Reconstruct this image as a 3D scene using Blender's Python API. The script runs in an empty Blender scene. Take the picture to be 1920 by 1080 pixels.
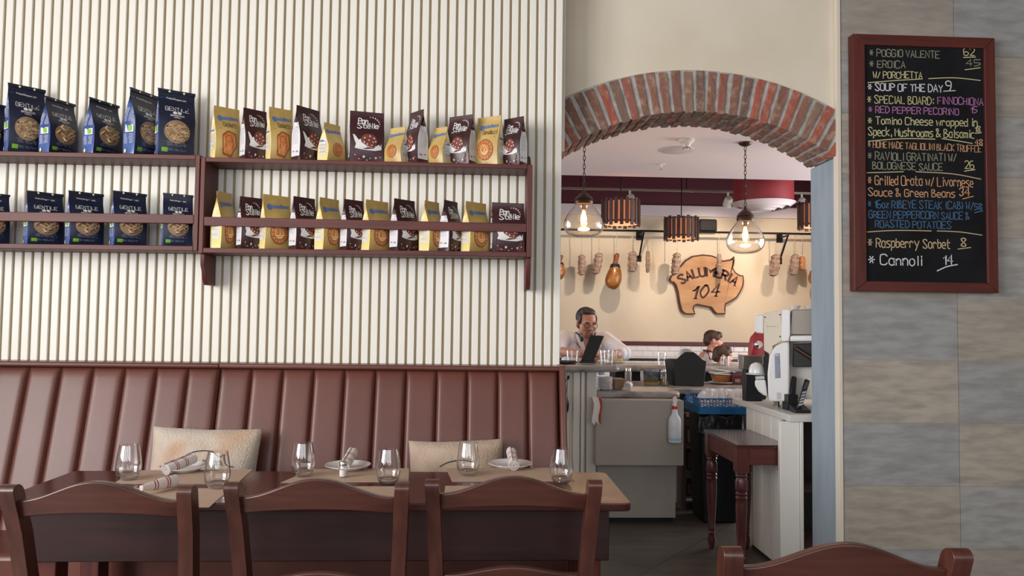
import bpy, bmesh, math, random
from mathutils import Vector, Matrix, Euler
random.seed(104)
S = bpy.context.scene
COL = S.collection
R = math.radians

# ------------------------------------------------------------------ camera
EYE = Vector((0, 0, 1.28)); FPX = 1400.0
PITCH, ROLL, YAW = R(2.54), R(0.728), R(2.75)
_f0 = Vector((math.sin(YAW), math.cos(YAW), 0)); _r0 = Vector((math.cos(YAW), -math.sin(YAW), 0)); _u0 = Vector((0, 0, 1))
_f = _f0 * math.cos(PITCH) + _u0 * math.sin(PITCH); _u = _u0 * math.cos(PITCH) - _f0 * math.sin(PITCH)
_r = _r0 * math.cos(ROLL) + _u * math.sin(ROLL); _u = _u * math.cos(ROLL) - _r0 * math.sin(ROLL)
cam = bpy.data.cameras.new('camera'); cam.sensor_width = 36; cam.lens = 36 * FPX / 1920
cam.clip_start = .02
co = bpy.data.objects.new('camera', cam); COL.objects.link(co)
co.matrix_world = Matrix(((_r.x, _u.x, -_f.x, EYE.x), (_r.y, _u.y, -_f.y, EYE.y), (_r.z, _u.z, -_f.z, EYE.z), (0, 0, 0, 1)))
S.camera = co
S.cycles.transparent_max_bounces = 24

def ray(px, py): return _f * FPX + _r * (px - 960) - _u * (py - 540)
def at(px, py, Y):
    d = ray(px, py); return EYE + d * ((Y - EYE.y) / d.y)
def atz(px, py, Z):
    d = ray(px, py); return EYE + d * ((Z - EYE.z) / d.z)

# ------------------------------------------------------------------ sky, daylight, exposure
S.view_settings.view_transform = 'Standard'; S.view_settings.look = 'None'
S.view_settings.gamma = 1; S.view_settings.use_curve_mapping = False
S.view_settings.exposure = 0.22
w = bpy.data.worlds.new('world'); S.world = w; w.use_nodes = True
w.node_tree.nodes['Background'].inputs[0].default_value = (.62, .78, 1, 1)
w.node_tree.nodes['Background'].inputs[1].default_value = 1.0

def area(name, loc, rot, sx, sy, power, col):
    l = bpy.data.lights.new(name, 'AREA'); l.shape = 'RECTANGLE'; l.size = sx; l.size_y = sy; l.energy = power; l.color = col
    o = bpy.data.objects.new(name, l); COL.objects.link(o); o.location = loc; o.rotation_euler = rot; return o
def spot(name, loc, target, power, col, angle, blend=.4, rad=.03):
    l = bpy.data.lights.new(name, 'SPOT'); l.energy = power; l.color = col; l.spot_size = R(angle); l.spot_blend = blend; l.shadow_soft_size = rad
    o = bpy.data.objects.new(name, l); COL.objects.link(o); o.location = loc
    o.rotation_euler = (Vector(target) - Vector(loc)).to_track_quat('-Z', 'Y').to_euler(); return o
def bulb_light(name, loc, power, col, rad):
    l = bpy.data.lights.new(name, 'POINT'); l.energy = power; l.color = col; l.shadow_soft_size = rad
    o = bpy.data.objects.new(name, l); COL.objects.link(o); o.location = loc; return o
DAY = (1, .975, .945); COOL = (.88, .94, 1)
WLX, WBY = -3.6, -2.6                       # window walls of the dining room
for yc in (-1.75, -.55, .65):               # three tall windows in the left wall
    area('daylight', (WLX + .02, yc, 1.95), (0, R(-90), 0), 1.9, 1.0, 76, DAY)
for xc in (-2.2, -.6, 1.0, 2.4):            # street windows behind the camera
    area('daylight', (xc, WBY + .02, 2.0), (R(90), 0, 0), 1.2, 1.9, 16, (.95, .97, 1))
area('daylight', (4.98, 6.3, 1.6), (0, R(90), 0), 1.9, 2.6, 90, DAY)       # bar room, right hand window
area('daylight', (-2.98, 6.6, 1.6), (0, R(-90), 0), 1.9, 2.4, 55, COOL)     # bar room, left hand window

# ------------------------------------------------------------------ materials
def _mix(nt, a, b, fac):
    m = nt.nodes.new('ShaderNodeMix'); m.data_type = 'RGBA'
    for i, v in ((6, a), (7, b)):
        if isinstance(v, tuple): m.inputs[i].default_value = v if len(v) == 4 else (*v, 1)
        else: nt.links.new(v, m.inputs[i])
    if isinstance(fac, (int, float)): m.inputs[0].default_value = fac
    else: nt.links.new(fac, m.inputs[0])
    return m.outputs[2]
def rgb(r, g, b):
    f = lambda c: ((c / 255 + .055) / 1.055) ** 2.4 if c > 10 else c / 255 / 12.92
    return (f(r), f(g), f(b), 1)
def mat(name, col, rough=.5, metal=0, col2=None, scale=8, stretch=(1, 1, 1), detail=4, bump=0, bscale=None, lo=.35, hi=.65, spec=None, trans=0, coat=0, sheen=0, emit=None, estr=0, sub=0):
    m = bpy.data.materials.new(name); m.use_nodes = True; nt = m.node_tree; b = nt.nodes['Principled BSDF']
    b.inputs['Base Color'].default_value = col; b.inputs['Roughness'].default_value = rough; b.inputs['Metallic'].default_value = metal
    if spec is not None: b.inputs['Specular IOR Level'].default_value = spec
    if trans: b.inputs['Transmission Weight'].default_value = trans
    if coat: b.inputs['Coat Weight'].default_value = coat; b.inputs['Coat Roughness'].default_value = .12
    if sheen: b.inputs['Sheen Weight'].default_value = sheen
    if emit: b.inputs['Emission Color'].default_value = emit; b.inputs['Emission Strength'].default_value = estr
    if sub: b.inputs['Subsurface Weight'].default_value = sub; b.inputs['Subsurface Radius'].default_value = (.01, .004, .002)
    if col2 or bump:
        tc = nt.nodes.new('ShaderNodeTexCoord'); mp = nt.nodes.new('ShaderNodeMapping'); mp.inputs['Scale'].default_value = stretch
        nt.links.new(tc.outputs['Object'], mp.inputs[0])
        n = nt.nodes.new('ShaderNodeTexNoise'); n.inputs['Scale'].default_value = scale; n.inputs['Detail'].default_value = detail
        nt.links.new(mp.outputs[0], n.inputs['Vector'])
        if col2:
            mr = nt.nodes.new('ShaderNodeMapRange'); mr.inputs[1].default_value = lo; mr.inputs[2].default_value = hi
            nt.links.new(n.outputs[0], mr.inputs[0])
            nt.links.new(_mix(nt, col, col2, mr.outputs[0]), b.inputs['Base Color'])
        if bump:
            n2 = n
            if bscale:
                n2 = nt.nodes.new('ShaderNodeTexNoise'); n2.inputs['Scale'].default_value = bscale; n2.inputs['Detail'].default_value = 3
                nt.links.new(mp.outputs[0], n2.inputs['Vector'])
            bp = nt.nodes.new('ShaderNodeBump'); bp.inputs['Strength'].default_value = bump; bp.inputs['Distance'].default_value = .01
            nt.links.new(n2.outputs[0], bp.inputs['Height']); nt.links.new(bp.outputs[0], b.inputs['Normal'])
    return m
def island_mat(name, cols, rough=.85, col2=None, scale=20, bump=.4, stretch=(1, 1, 1), mixf=.6, lo=.4, hi=.7):
    m = mat(name, cols[0], rough, bump=bump, scale=scale, stretch=stretch, detail=6); nt = m.node_tree; b = nt.nodes['Principled BSDF']
    g = nt.nodes.new('ShaderNodeNewGeometry'); cr = nt.nodes.new('ShaderNodeValToRGB'); cr.color_ramp.interpolation = 'CONSTANT'
    el = cr.color_ramp.elements
    el[0].position = 0; el[0].color = cols[0]; el[1].position = 1 / len(cols); el[1].color = cols[1]
    for i in range(2, len(cols)):
        e = el.new(i / len(cols)); e.color = cols[i]
    nt.links.new(g.outputs['Random Per Island'], cr.inputs[0])
    n = [x for x in nt.nodes if x.type == 'TEX_NOISE'][0]
    mr = nt.nodes.new('ShaderNodeMapRange'); mr.inputs[1].default_value = lo; mr.inputs[2].default_value = hi; mr.inputs[4].default_value = mixf
    nt.links.new(n.outputs[0], mr.inputs[0])
    nt.links.new(_mix(nt, cr.outputs[0], col2 or cols[0], mr.outputs[0]), b.inputs['Base Color'])
    return m
def wood(name, c1, c2, rough=.32, axis=0, coat=.25):
    st = [14, 14, 14]; st[axis] = 1.1
    return mat(name, c1, rough, col2=c2, scale=3.2, stretch=tuple(st), detail=5, lo=.3, hi=.72, coat=coat, bump=.02)
def thin_glass(name, tint=(1, 1, 1, 1), refl=1.0, rough=.0):
    m = bpy.data.materials.new(name); m.use_nodes = True; nt = m.node_tree; nt.nodes.clear()
    o = nt.nodes.new('ShaderNodeOutputMaterial'); mx = nt.nodes.new('ShaderNodeMixShader'); t = nt.nodes.new('ShaderNodeBsdfTransparent')
    g = nt.nodes.new('ShaderNodeBsdfGlossy'); g.inputs['Roughness'].default_value = rough; t.inputs[0].default_value = tint
    fr = nt.nodes.new('ShaderNodeLayerWeight'); pw = nt.nodes.new('ShaderNodeMath'); pw.operation = 'POWER'; pw.inputs[1].default_value = 4
    nt.links.new(fr.outputs['Facing'], pw.inputs[0])
    mu = nt.nodes.new('ShaderNodeMath'); mu.operation = 'MULTIPLY_ADD'; mu.inputs[1].default_value = .85 * refl; mu.inputs[2].default_value = .05 * refl; mu.use_clamp = True
    nt.links.new(pw.outputs[0], mu.inputs[0]); nt.links.new(mu.outputs[0], mx.inputs[0]); nt.links.new(t.outputs[0], mx.inputs[1]); nt.links.new(g.outputs[0], mx.inputs[2])
    nt.links.new(mx.outputs[0], o.inputs[0]); return m
def plain(name, c, rough=.5, **k): return mat(name, c, rough, **k)

M = dict(
    dado=mat('dining_paint', rgb(150, 138, 124), .8),
    slat=mat('slat_paint', rgb(237, 234, 225), .45), groove=mat('groove_shade_tan', rgb(168, 151, 124), .6),
    plaster=mat('cream_plaster', rgb(226, 216, 198), .8, col2=rgb(218, 206, 186), scale=3, bump=.02),
    backwall=mat('warm_plaster', rgb(222, 204, 180), .8, col2=rgb(214, 194, 168), scale=1.5),
    maroon=mat('maroon_paint', rgb(84, 26, 40), .55), maroon_wood=mat('maroon_wood', rgb(86, 24, 30), .4),
    ceil=mat('ceiling_white', rgb(226, 212, 214), .85), white=mat('white_paint', rgb(226, 222, 214), .5),
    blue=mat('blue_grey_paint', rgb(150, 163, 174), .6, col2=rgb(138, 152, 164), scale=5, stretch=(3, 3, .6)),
    edge=mat('cream_edge', rgb(222, 212, 196), .6),
    grout=mat('grout', rgb(176, 170, 160), .9),
    mortar=mat('mortar', rgb(186, 182, 178), .95, col2=rgb(156, 152, 148), scale=26, bump=.5),
    brick=island_mat('old_brick', [rgb(136, 96, 82), rgb(144, 102, 88), rgb(126, 100, 88), rgb(148, 94, 80), rgb(120, 94, 84), rgb(142, 112, 96), rgb(130, 92, 80), rgb(166, 92, 76)], col2=rgb(178, 152, 128), scale=30, mixf=.7, lo=.5, hi=.72, bump=.7),
    red=wood('red_wood', rgb(98, 42, 35), rgb(76, 28, 24), .5, 0, 0), redz=wood('red_wood_upright', rgb(98, 42, 35), rgb(76, 28, 24), .5, 2, 0),
    chair=wood('chair_wood', rgb(86, 48, 38), rgb(60, 31, 26), .34, 0), chairz=wood('chair_wood_upright', rgb(86, 48, 38), rgb(60, 31, 26), .34, 2),
    chairy=wood('chair_wood_depth', rgb(86, 48, 38), rgb(60, 31, 26), .34, 1),
    table=wood('table_wood', rgb(72, 34, 31), rgb(52, 22, 22), .22, 0, .4), tablez=wood('table_wood_upright', rgb(98, 40, 34), rgb(60, 22, 22), .35, 2),
    apron=wood('apron_wood', rgb(48, 20, 19), rgb(33, 12, 13), .38, 0, .1),
    leather=mat('brown_leather', rgb(106, 62, 53), .36, col2=rgb(98, 56, 48), scale=4, bump=.05, bscale=260, spec=.45),
    hide=mat('hide_fabric', rgb(202, 188, 174), .95, col2=rgb(188, 146, 112), scale=7, bump=.5, bscale=140, lo=.42, hi=.75, sheen=.3),
    hide2=mat('hide_fabric_plain', rgb(198, 176, 156), .95, col2=rgb(174, 150, 130), scale=9, bump=.5, bscale=140, sheen=.3),
    ink=mat('dark_ink', rgb(62, 56, 62), .8), black=mat('black_plastic', rgb(20, 20, 23), .45), blackm=mat('black_metal', rgb(26, 22, 22), .4, metal=.6),
    slate=mat('chalkboard', rgb(20, 20, 23), .85, col2=rgb(30, 30, 34), scale=5, spec=.2),
    kraft=mat('kraft_paper', rgb(186, 162, 144), .8, col2=rgb(186, 156, 134), scale=30),
    china=mat('white_china', rgb(232, 230, 230), .15, coat=.3),
    glass=thin_glass('clear_glass', refl=2.0), pglass=thin_glass('pendant_glass', (1, .985, .97, 1), 1.6), water=thin_glass('glass_base', (.97, .98, 1, 1), 3.2),
    pane=thin_glass('window_glass', refl=.6),
    steel=mat('steel', rgb(190, 188, 184), .25, metal=1), chrome=mat('chrome', rgb(220, 220, 222), .08, metal=1),
    dsteel=mat('dull_steel', rgb(150, 142, 134), .45, metal=.8),
    bronze=mat('bronze', rgb(78, 56, 46), .4, metal=.7),
    marble=mat('grey_marble', rgb(170, 164, 160), .25, col2=rgb(120, 114, 112), scale=9, stretch=(1, 2, 2), detail=8, lo=.4, hi=.7),
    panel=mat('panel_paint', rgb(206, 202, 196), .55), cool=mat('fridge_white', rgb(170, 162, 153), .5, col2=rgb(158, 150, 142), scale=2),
    floor=None, enamel=mat('white_enamel', rgb(240, 240, 240), .22, coat=.4), creamp=mat('cream_enamel', rgb(232, 218, 196), .3),
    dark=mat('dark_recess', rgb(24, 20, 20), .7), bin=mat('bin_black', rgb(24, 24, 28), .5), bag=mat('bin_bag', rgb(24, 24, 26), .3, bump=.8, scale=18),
    bluep=mat('blue_crate', rgb(28, 104, 160), .4), redp=mat('red_plastic', rgb(196, 34, 52), .35), redg=mat('red_enamel', rgb(172, 34, 50), .3, coat=.4),
    spray=mat('spray_plastic', rgb(222, 228, 236), .35, trans=.0), liquid=mat('blue_liquid', rgb(160, 206, 222), .2),
    skin=mat('skin', rgb(200, 140, 116), .5, sub=.15), skin2=mat('child_skin', rgb(216, 156, 132), .5, sub=.15), stubble=mat('stubble', rgb(140, 104, 92), .7),
    hair=mat('dark_hair', rgb(36, 28, 26), .5, col2=rgb(60, 48, 44), scale=60, stretch=(1, 1, .25), bump=.6), hairb=mat('brown_hair', rgb(62, 40, 30), .5, col2=rgb(92, 62, 46), scale=60, stretch=(1, 1, .25), bump=.6),
    shirt=mat('white_shirt', rgb(242, 240, 246), .85, bump=.25, scale=16), jersey=mat('white_jersey', rgb(228, 208, 202), .8), lip=mat('lips', rgb(158, 90, 80), .5),
    eye=mat('eye_white', rgb(225, 220, 215), .3),
    salami=mat('salami', rgb(120, 82, 70), .7, col2=rgb(176, 144, 126), scale=26, detail=5, bump=.4), salamir=mat('red_salami', rgb(176, 96, 44), .6, col2=rgb(206, 130, 66), scale=26, bump=.4),
    ham=mat('ham', rgb(176, 112, 44), .35, col2=rgb(132, 72, 26), scale=9, coat=.3), hamd=mat('ham_bone', rgb(126, 64, 34), .5), tie=mat('butcher_string', rgb(186, 164, 142), .9),
    pig=mat('pig_wood', rgb(206, 156, 110), .6, col2=rgb(186, 132, 88), scale=2.5, stretch=(1, 3, 3.5), detail=5), burn=mat('burnt_wood', rgb(76, 40, 28), .7),
    drum=mat('walnut_slat', rgb(58, 38, 32), .5, col2=rgb(84, 58, 48), scale=10, stretch=(4, 4, .5)),
    lining=mat('shade_lining', rgb(226, 150, 120), .8, emit=rgb(255, 150, 110), estr=.35), bulbm=mat('bulb_glow', rgb(255, 210, 140), .4, emit=rgb(255, 196, 110), estr=9),
    filament=mat('filament', rgb(255, 230, 170), .4, emit=rgb(255, 205, 120), estr=60),
    towel=mat('white_towel', rgb(236, 232, 230), .95, bump=.3, scale=120), napred=mat('red_stripe', rgb(168, 60, 62), .9),
    navy=mat('navy_film', rgb(20, 27, 50), .36, col2=rgb(26, 34, 60), scale=14, bump=.12), navys=mat('blue_film', rgb(84, 108, 168), .3, bump=.2, scale=14, col2=rgb(58, 76, 132)),
    print=mat('white_print', rgb(224, 222, 222), .5), printd=mat('grey_print', rgb(132, 138, 160), .6), green=mat('green_print', rgb(120, 186, 50), .5), pasta=mat('dry_pasta', rgb(212, 182, 146), .6, col2=rgb(184, 150, 114), scale=40),
    pastabg=mat('pasta_shadow', rgb(150, 122, 92), .7),
    gold=mat('yellow_film', rgb(204, 174, 108), .34, col2=rgb(190, 158, 92), scale=12, bump=.15), golds=mat('pale_yellow_film', rgb(240, 214, 130), .34, col2=rgb(246, 234, 192), scale=9, bump=.2),
    choc=mat('brown_film', rgb(58, 30, 34), .34, col2=rgb(66, 36, 40), scale=12, bump=.15), foil=mat('white_film', rgb(226, 224, 228), .35, bump=.25, scale=16),
    logo=mat('logo_blue', rgb(92, 126, 178), .5), brownp=mat('brown_print', rgb(84, 54, 30), .6),
    biscuit=mat('biscuit_print', rgb(192, 112, 52), .6, col2=rgb(216, 146, 78), scale=40), biscuitd=mat('biscuit_dark_print', rgb(150, 78, 36), .6), cocoa=mat('cocoa_print', rgb(128, 60, 44), .6, col2=rgb(108, 46, 36), scale=40),
    cocoad=mat('cocoa_band', rgb(94, 42, 40), .6), cream=mat('cream_print', rgb(244, 226, 160), .5),
    card=mat('cardboard', rgb(150, 126, 104), .9), food=mat('food_mix', rgb(150, 84, 44), .8, col2=rgb(112, 128, 52), scale=50, lo=.4, hi=.6), lemon=mat('cheese', rgb(230, 208, 130), .6),
    salt=mat('salt', rgb(240, 238, 234), .9), lens=mat('lens', rgb(60, 60, 66), .1), screen=mat('phone_screen', rgb(70, 76, 78), .3), keys=mat('phone_keys', rgb(196, 196, 200), .5),
)
def chalk(name, c): return mat(name, c, .95)
CH = dict(y=chalk('yellow_chalk', rgb(206, 200, 150)), w=chalk('white_chalk', rgb(216, 216, 222)), p=chalk('pink_chalk', rgb(184, 120, 176)), b=chalk('blue_chalk', rgb(70, 112, 152)), o=chalk('orange_chalk', rgb(212, 160, 120)), t=chalk('tan_chalk', rgb(206, 182, 142)), d=chalk('faded_chalk', rgb(150, 150, 130)))
# ------------------------------------------------------------------ mesh helpers
class MB:
    def __init__(s): s.v = []; s.f = []; s.mi = []; s.m = 0
    def add(s, vs, fs, T=None):
        o = len(s.v)
        s.v += [(T @ Vector(v)) if T else Vector(v) for v in vs]
        for f in fs: s.f.append([i + o for i in f]); s.mi.append(s.m)
        return s
    def box(s, x0, x1, y0, y1, z0, z1, T=None):
        return s.add([(x0, y0, z0), (x1, y0, z0), (x1, y1, z0), (x0, y1, z0), (x0, y0, z1), (x1, y0, z1), (x1, y1, z1), (x0, y1, z1)],
                     [(0, 3, 2, 1), (4, 5, 6, 7), (0, 1, 5, 4), (1, 2, 6, 5), (2, 3, 7, 6), (3, 0, 4, 7)], T)
    def cbox(s, c, d, T=None):
        return s.box(c[0] - d[0] / 2, c[0] + d[0] / 2, c[1] - d[1] / 2, c[1] + d[1] / 2, c[2] - d[2] / 2, c[2] + d[2] / 2, T)
    def prism(s, poly, a, b, T=None, ax='y'):
        n = len(poly)
        mk = {'y': lambda p, t: (p[0], t, p[1]), 'x': lambda p, t: (t, p[0], p[1]), 'z': lambda p, t: (p[0], p[1], t)}[ax]
        return s.add([mk(p, a) for p in poly] + [mk(p, b) for p in poly],
                     [list(range(n))[::-1], list(range(n, 2 * n))] + [(i, (i + 1) % n, n + (i + 1) % n, n + i) for i in range(n)], T)
    def loft(s, rings, closed=True, cap=True, T=None):
        n = len(rings[0]); vs = [v for r in rings for v in r]; fs = []
        for k in range(len(rings) - 1):
            for i in range(n if closed else n - 1):
                j = (i + 1) % n; fs.append((k * n + i, k * n + j, (k + 1) * n + j, (k + 1) * n + i))
        if cap and closed: fs += [list(range(n))[::-1], [(len(rings) - 1) * n + i for i in range(n)]]
        return s.add(vs, fs, T)
    def tube(s, path, r, n=8, T=None, cap=True):
        path = [Vector(p) for p in path]; rs = r if isinstance(r, (list, tuple)) else [r] * len(path); rings = []; up = None
        for i, p in enumerate(path):
            d = (path[min(i + 1, len(path) - 1)] - path[max(i - 1, 0)]).normalized()
            if up is None:
                a = Vector((0, 0, 1)) if abs(d.z) < .9 else Vector((1, 0, 0))
                up = d.cross(a).normalized()
            up = (up - d * up.dot(d)).normalized(); q = d.cross(up)
            rings.append([p + (up * math.cos(t) + q * math.sin(t)) * rs[i] for t in [2 * math.pi * k / n for k in range(n)]])
        return s.loft(rings, T=T, cap=cap)
    def lathe(s, prof, c=(0, 0, 0), n=24, T=None, cap=True):
        c = Vector(c)
        return s.loft([[c + Vector((r * math.cos(2 * math.pi * k / n), r * math.sin(2 * math.pi * k / n), z)) for k in range(n)] for r, z in prof], T=T, cap=cap)
    def ell(s, c, r, n=16, k=10, T=None):
        L = Matrix.Translation(Vector(c)) @ Matrix.Diagonal((*r, 1)) if T is None else T @ Matrix.Translation(Vector(c)) @ Matrix.Diagonal((*r, 1))
        return s.lathe([(math.sin(math.pi * (i + .02) / (k + .04)), -math.cos(math.pi * (i + .02) / (k + .04))) for i in range(k + 1)], n=n, T=L)
    def ribbon(s, pts, wd, f):
        P = [Vector(p) for p in pts]
        if len(P) < 2: return
        L = []; Rr = []
        for i, p in enumerate(P):
            a = P[max(i - 1, 0)]; b = P[min(i + 1, len(P) - 1)]; d = b - a
            if d.length < 1e-9: d = Vector((0, 1))
            d.normalize(); nn = Vector((-d.y, d.x))
            if 0 < i < len(P) - 1:
                d1 = (P[i] - P[i - 1]); d1 = d1.normalized() if d1.length > 1e-9 else d
                k = min(1.6, 1 / max(.5, abs(d.dot(d1))))
            else:
                k = 1; p = p + d * (wd * .3 if i else -wd * .3)
            L.append(f(*(p + nn * wd / 2 * k))); Rr.append(f(*(p - nn * wd / 2 * k)))
        n = len(P)
        s.add(L + Rr, [(i, i + 1, n + i + 1, n + i) for i in range(n - 1)])
    def flat(s, poly, f):
        return s.add([f(*p) for p in poly], [list(range(len(poly)))])
    def disc(s, cx, cz, rx, rz, f, rings=4, n=22):
        vs = [f(cx, cz)]; fs = []
        for k in range(1, rings + 1):
            for i in range(n):
                a = 2 * math.pi * i / n; vs.append(f(cx + rx * k / rings * math.cos(a), cz + rz * k / rings * math.sin(a)))
        for i in range(n):
            fs.append((0, 1 + i, 1 + (i + 1) % n))
            for k in range(rings - 1):
                a = 1 + k * n; b = a + n; fs.append((a + i, b + i, b + (i + 1) % n, a + (i + 1) % n))
        return s.add(vs, fs)
    def build(s, name, mats, root=None, world=False, smooth=40, bevel=0, sub=0, remesh=0, recalc=True, relax=0):
        me = bpy.data.meshes.new(name); vs = s.v
        if world and root is not None:
            I = Matrix(root['_m']).inverted() if '_m' in root else Matrix.Translation(root.location).inverted()
            vs = [I @ v for v in vs]
        me.from_pydata([tuple(v) for v in vs], [], s.f)
        if not isinstance(mats, (list, tuple)): mats = [mats]
        for m in mats: me.materials.append(m)
        for p, i in zip(me.polygons, s.mi): p.material_index = i
        if recalc:
            b = bmesh.new(); b.from_mesh(me); bmesh.ops.recalc_face_normals(b, faces=b.faces); b.to_mesh(me); b.free()
        if smooth:
            for p in me.polygons: p.use_smooth = True
            me.set_sharp_from_angle(angle=R(smooth))
        o = bpy.data.objects.new(name, me); COL.objects.link(o)
        if root is not None: o.parent = root
        if bevel:
            md = o.modifiers.new('bevel', 'BEVEL'); md.width = bevel; md.segments = 2; md.limit_method = 'ANGLE'; md.angle_limit = R(40)
        if remesh:
            md = o.modifiers.new('remesh', 'REMESH'); md.mode = 'VOXEL'; md.voxel_size = remesh; md.use_smooth_shade = True
        if relax:
            md = o.modifiers.new('relax', 'SMOOTH'); md.iterations = relax; md.factor = .5
        if sub:
            md = o.modifiers.new('sub', 'SUBSURF'); md.levels = md.render_levels = sub
        return o
def tag(o, label, cat, group=None):
    o['label'] = label; o['category'] = cat
    if group: o['group'] = group
    return o
def struct(o): o['kind'] = 'structure'; return o
def thing(name, label, cat, loc=(0, 0, 0), rz=0, group=None):
    o = bpy.data.objects.new(name, None); COL.objects.link(o); o.empty_display_size = .05
    o.location = loc; o.rotation_euler = (0, 0, rz)
    return tag(o, label, cat, group)
ROOTM = {}
def copy_tree(o, parent=None):
    c = o.copy(); COL.objects.link(c)
    if parent: c.parent = parent
    for ch in list(o.children): copy_tree(ch, c)
    return c
def RZ(a, loc=(0, 0, 0)): return Matrix.Translation(Vector(loc)) @ Matrix.Rotation(a, 4, 'Z')

# single-stroke lettering: two digits per point, x then y, baseline y=2, capitals reach y=8; '~' marks a curve
GL = {'A': '02 28 42|14 34', 'B': '02 08|~08 28 37 26 05|~05 25 44 43 22 02', 'C': '~47 38 18 07 03 12 32 43', 'D': '02 08|~08 28 46 44 22 02', 'E': '42 02 08 48|05 35',
 'F': '02 08 48|05 35', 'G': '~47 38 18 07 03 12 32 43 45|45 25', 'H': '02 08|42 48|05 45', 'I': '12 18', 'J': '~38 33 22 12 03', 'K': '02 08|48 05 42', 'L': '08 02 42',
 'M': '02 08 25 48 42', 'N': '02 08 42 48', 'O': '~18 07 03 12 32 43 47 38 18', 'P': '02 08|~08 28 47 46 35 05', 'Q': '~18 07 03 12 32 43 47 38 18|24 42', 'R': '02 08|~08 28 47 46 35 05|25 42',
 'S': '~47 38 18 07 16 34 43 32 12 03', 'T': '22 28|08 48', 'U': '~08 03 12 32 43 48', 'V': '08 22 48', 'W': '08 12 26 32 48', 'X': '02 48|08 42', 'Y': '08 25 48|25 22', 'Z': '08 48 02 42',
 'a': '~35 26 16 05 03 12 22 33|36 32', 'b': '08 02|~05 26 35 33 22 02', 'c': '~36 16 05 03 12 32', 'd': '38 32|~35 16 05 03 12 33', 'e': '~04 34 35 26 16 05 03 12 32', 'f': '~38 28 17 12|06 26',
 'g': '~35 16 05 03 12 33|~36 31 20 10 01', 'h': '08 02|~04 16 26 35 32', 'i': '12 16|17 18', 'k': '08 02|36 04 32', 'l': '18 12', 'm': '06 02|~04 16 25 22|~24 36 45 42', 'n': '06 02|~04 16 26 35 32',
 'o': '~16 05 03 12 22 33 35 26 16', 'p': '06 00|~05 26 35 33 22 02', 'r': '06 02|~04 16 26 35', 's': '~36 16 05 24 33 22 02', 't': '~18 13 22 32|06 36', 'u': '~06 03 12 22 34|36 32', 'v': '06 22 46',
 'w': '06 12 25 32 46', 'y': '06 23|46 10', 'z': '06 36 02 32', '0': '~28 06 04 22 44 46 28', '1': '06 28 22', '2': '~07 18 38 46 02|02 42', '3': '~07 18 38 36 25 34 33 12 03', '4': '32 38 04 44',
 '5': '48 08 05|~05 35 44 33 12 02', '6': '~38 07 03 12 32 44 25 04', '8': '~25 07 28 47 25 03 22 43 25', '9': '~45 15 07 28 47 44 32', '*': '13 37|17 33|05 45', '/': '02 38', '&': '~42 07 18 27 03 12 44',
 ':': '13 14|16 17', ',': '13 11', '.': '12 13', '(': '~28 16 14 22', ')': '~08 16 14 02', "'": '17 18', '-': '05 35'}
def smooth2(P, k=4):
    o = []; n = len(P); cl = P[0] == P[-1]
    for i in range(n - 1):
        p0 = P[i - 1] if i else (P[-2] if cl else P[0]); p1 = P[i]; p2 = P[i + 1]; p3 = P[i + 2] if i + 2 < n else (P[1] if cl else P[-1])
        for j in range(k):
            t = j / k
            o.append(tuple(.5 * (2 * p1[c] + (p2[c] - p0[c]) * t + (2 * p0[c] - 5 * p1[c] + 4 * p2[c] - p3[c]) * t * t + (3 * p1[c] - p0[c] - 3 * p2[c] + p3[c]) * t ** 3) for c in range(2)))
    o.append(P[-1]); return o
def glyph(c):
    out = []; w = 0
    for st in GL.get(c, '').split('|'):
        if not st: continue
        cv = st[0] == '~'; P = [(int(t[0]), int(t[1]) - 2) for t in st.strip('~').split()]
        w = max(w, max(p[0] for p in P)); out.append(smooth2(P) if cv else P)
    return out, w
def strokes(text, gap=1.5, slant=0, jit=0):
    x = 0; res = []; rnd = random.Random(len(text) * 7 + ord(text[0]))
    for c in text:
        if c == ' ': x += 2.4; continue
        g, w = glyph(c); dz = rnd.uniform(-jit, jit); sc = 1 + rnd.uniform(-jit, jit) * .25
        for st in g: res.append([(x + p[0] * sc + p[1] * slant, p[1] * sc + dz) for p in st])
        x += w * sc + gap
    return res, max(x - gap, 1)
def write(mb, text, x0, z0, hh, ww, th, f, gap=1.5, slant=0, jit=0, serif=False, tilt=0):
    """lettering with capital height hh and total width ww, baseline start (x0, z0), on the surface f(x, z)"""
    st, tw = strokes(text, gap, slant, jit); sx = ww / tw; sz = hh / 6
    for p in st:
        q = [(x0 + a * sx, z0 + b * sz + a * sx * tilt) for a, b in p]
        mb.ribbon(q, th, f)
        if serif:
            for e in (q[0], q[-1]): mb.ribbon([(e[0] - th * .9, e[1]), (e[0] + th * .9, e[1])], th * .5, f)
# ------------------------------------------------------------------ the setting
SLY = 3.225                                   # face of the slatted wall
ARY0, ARY1 = 3.40, 3.65                      # front and back of the arch wall
XE = at(1053, 300, SLY).x                    # right hand end of the slatted wall
XJ = at(1566, 600, ARY0).x                   # right jamb of the arch
HM = 3.3
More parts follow.
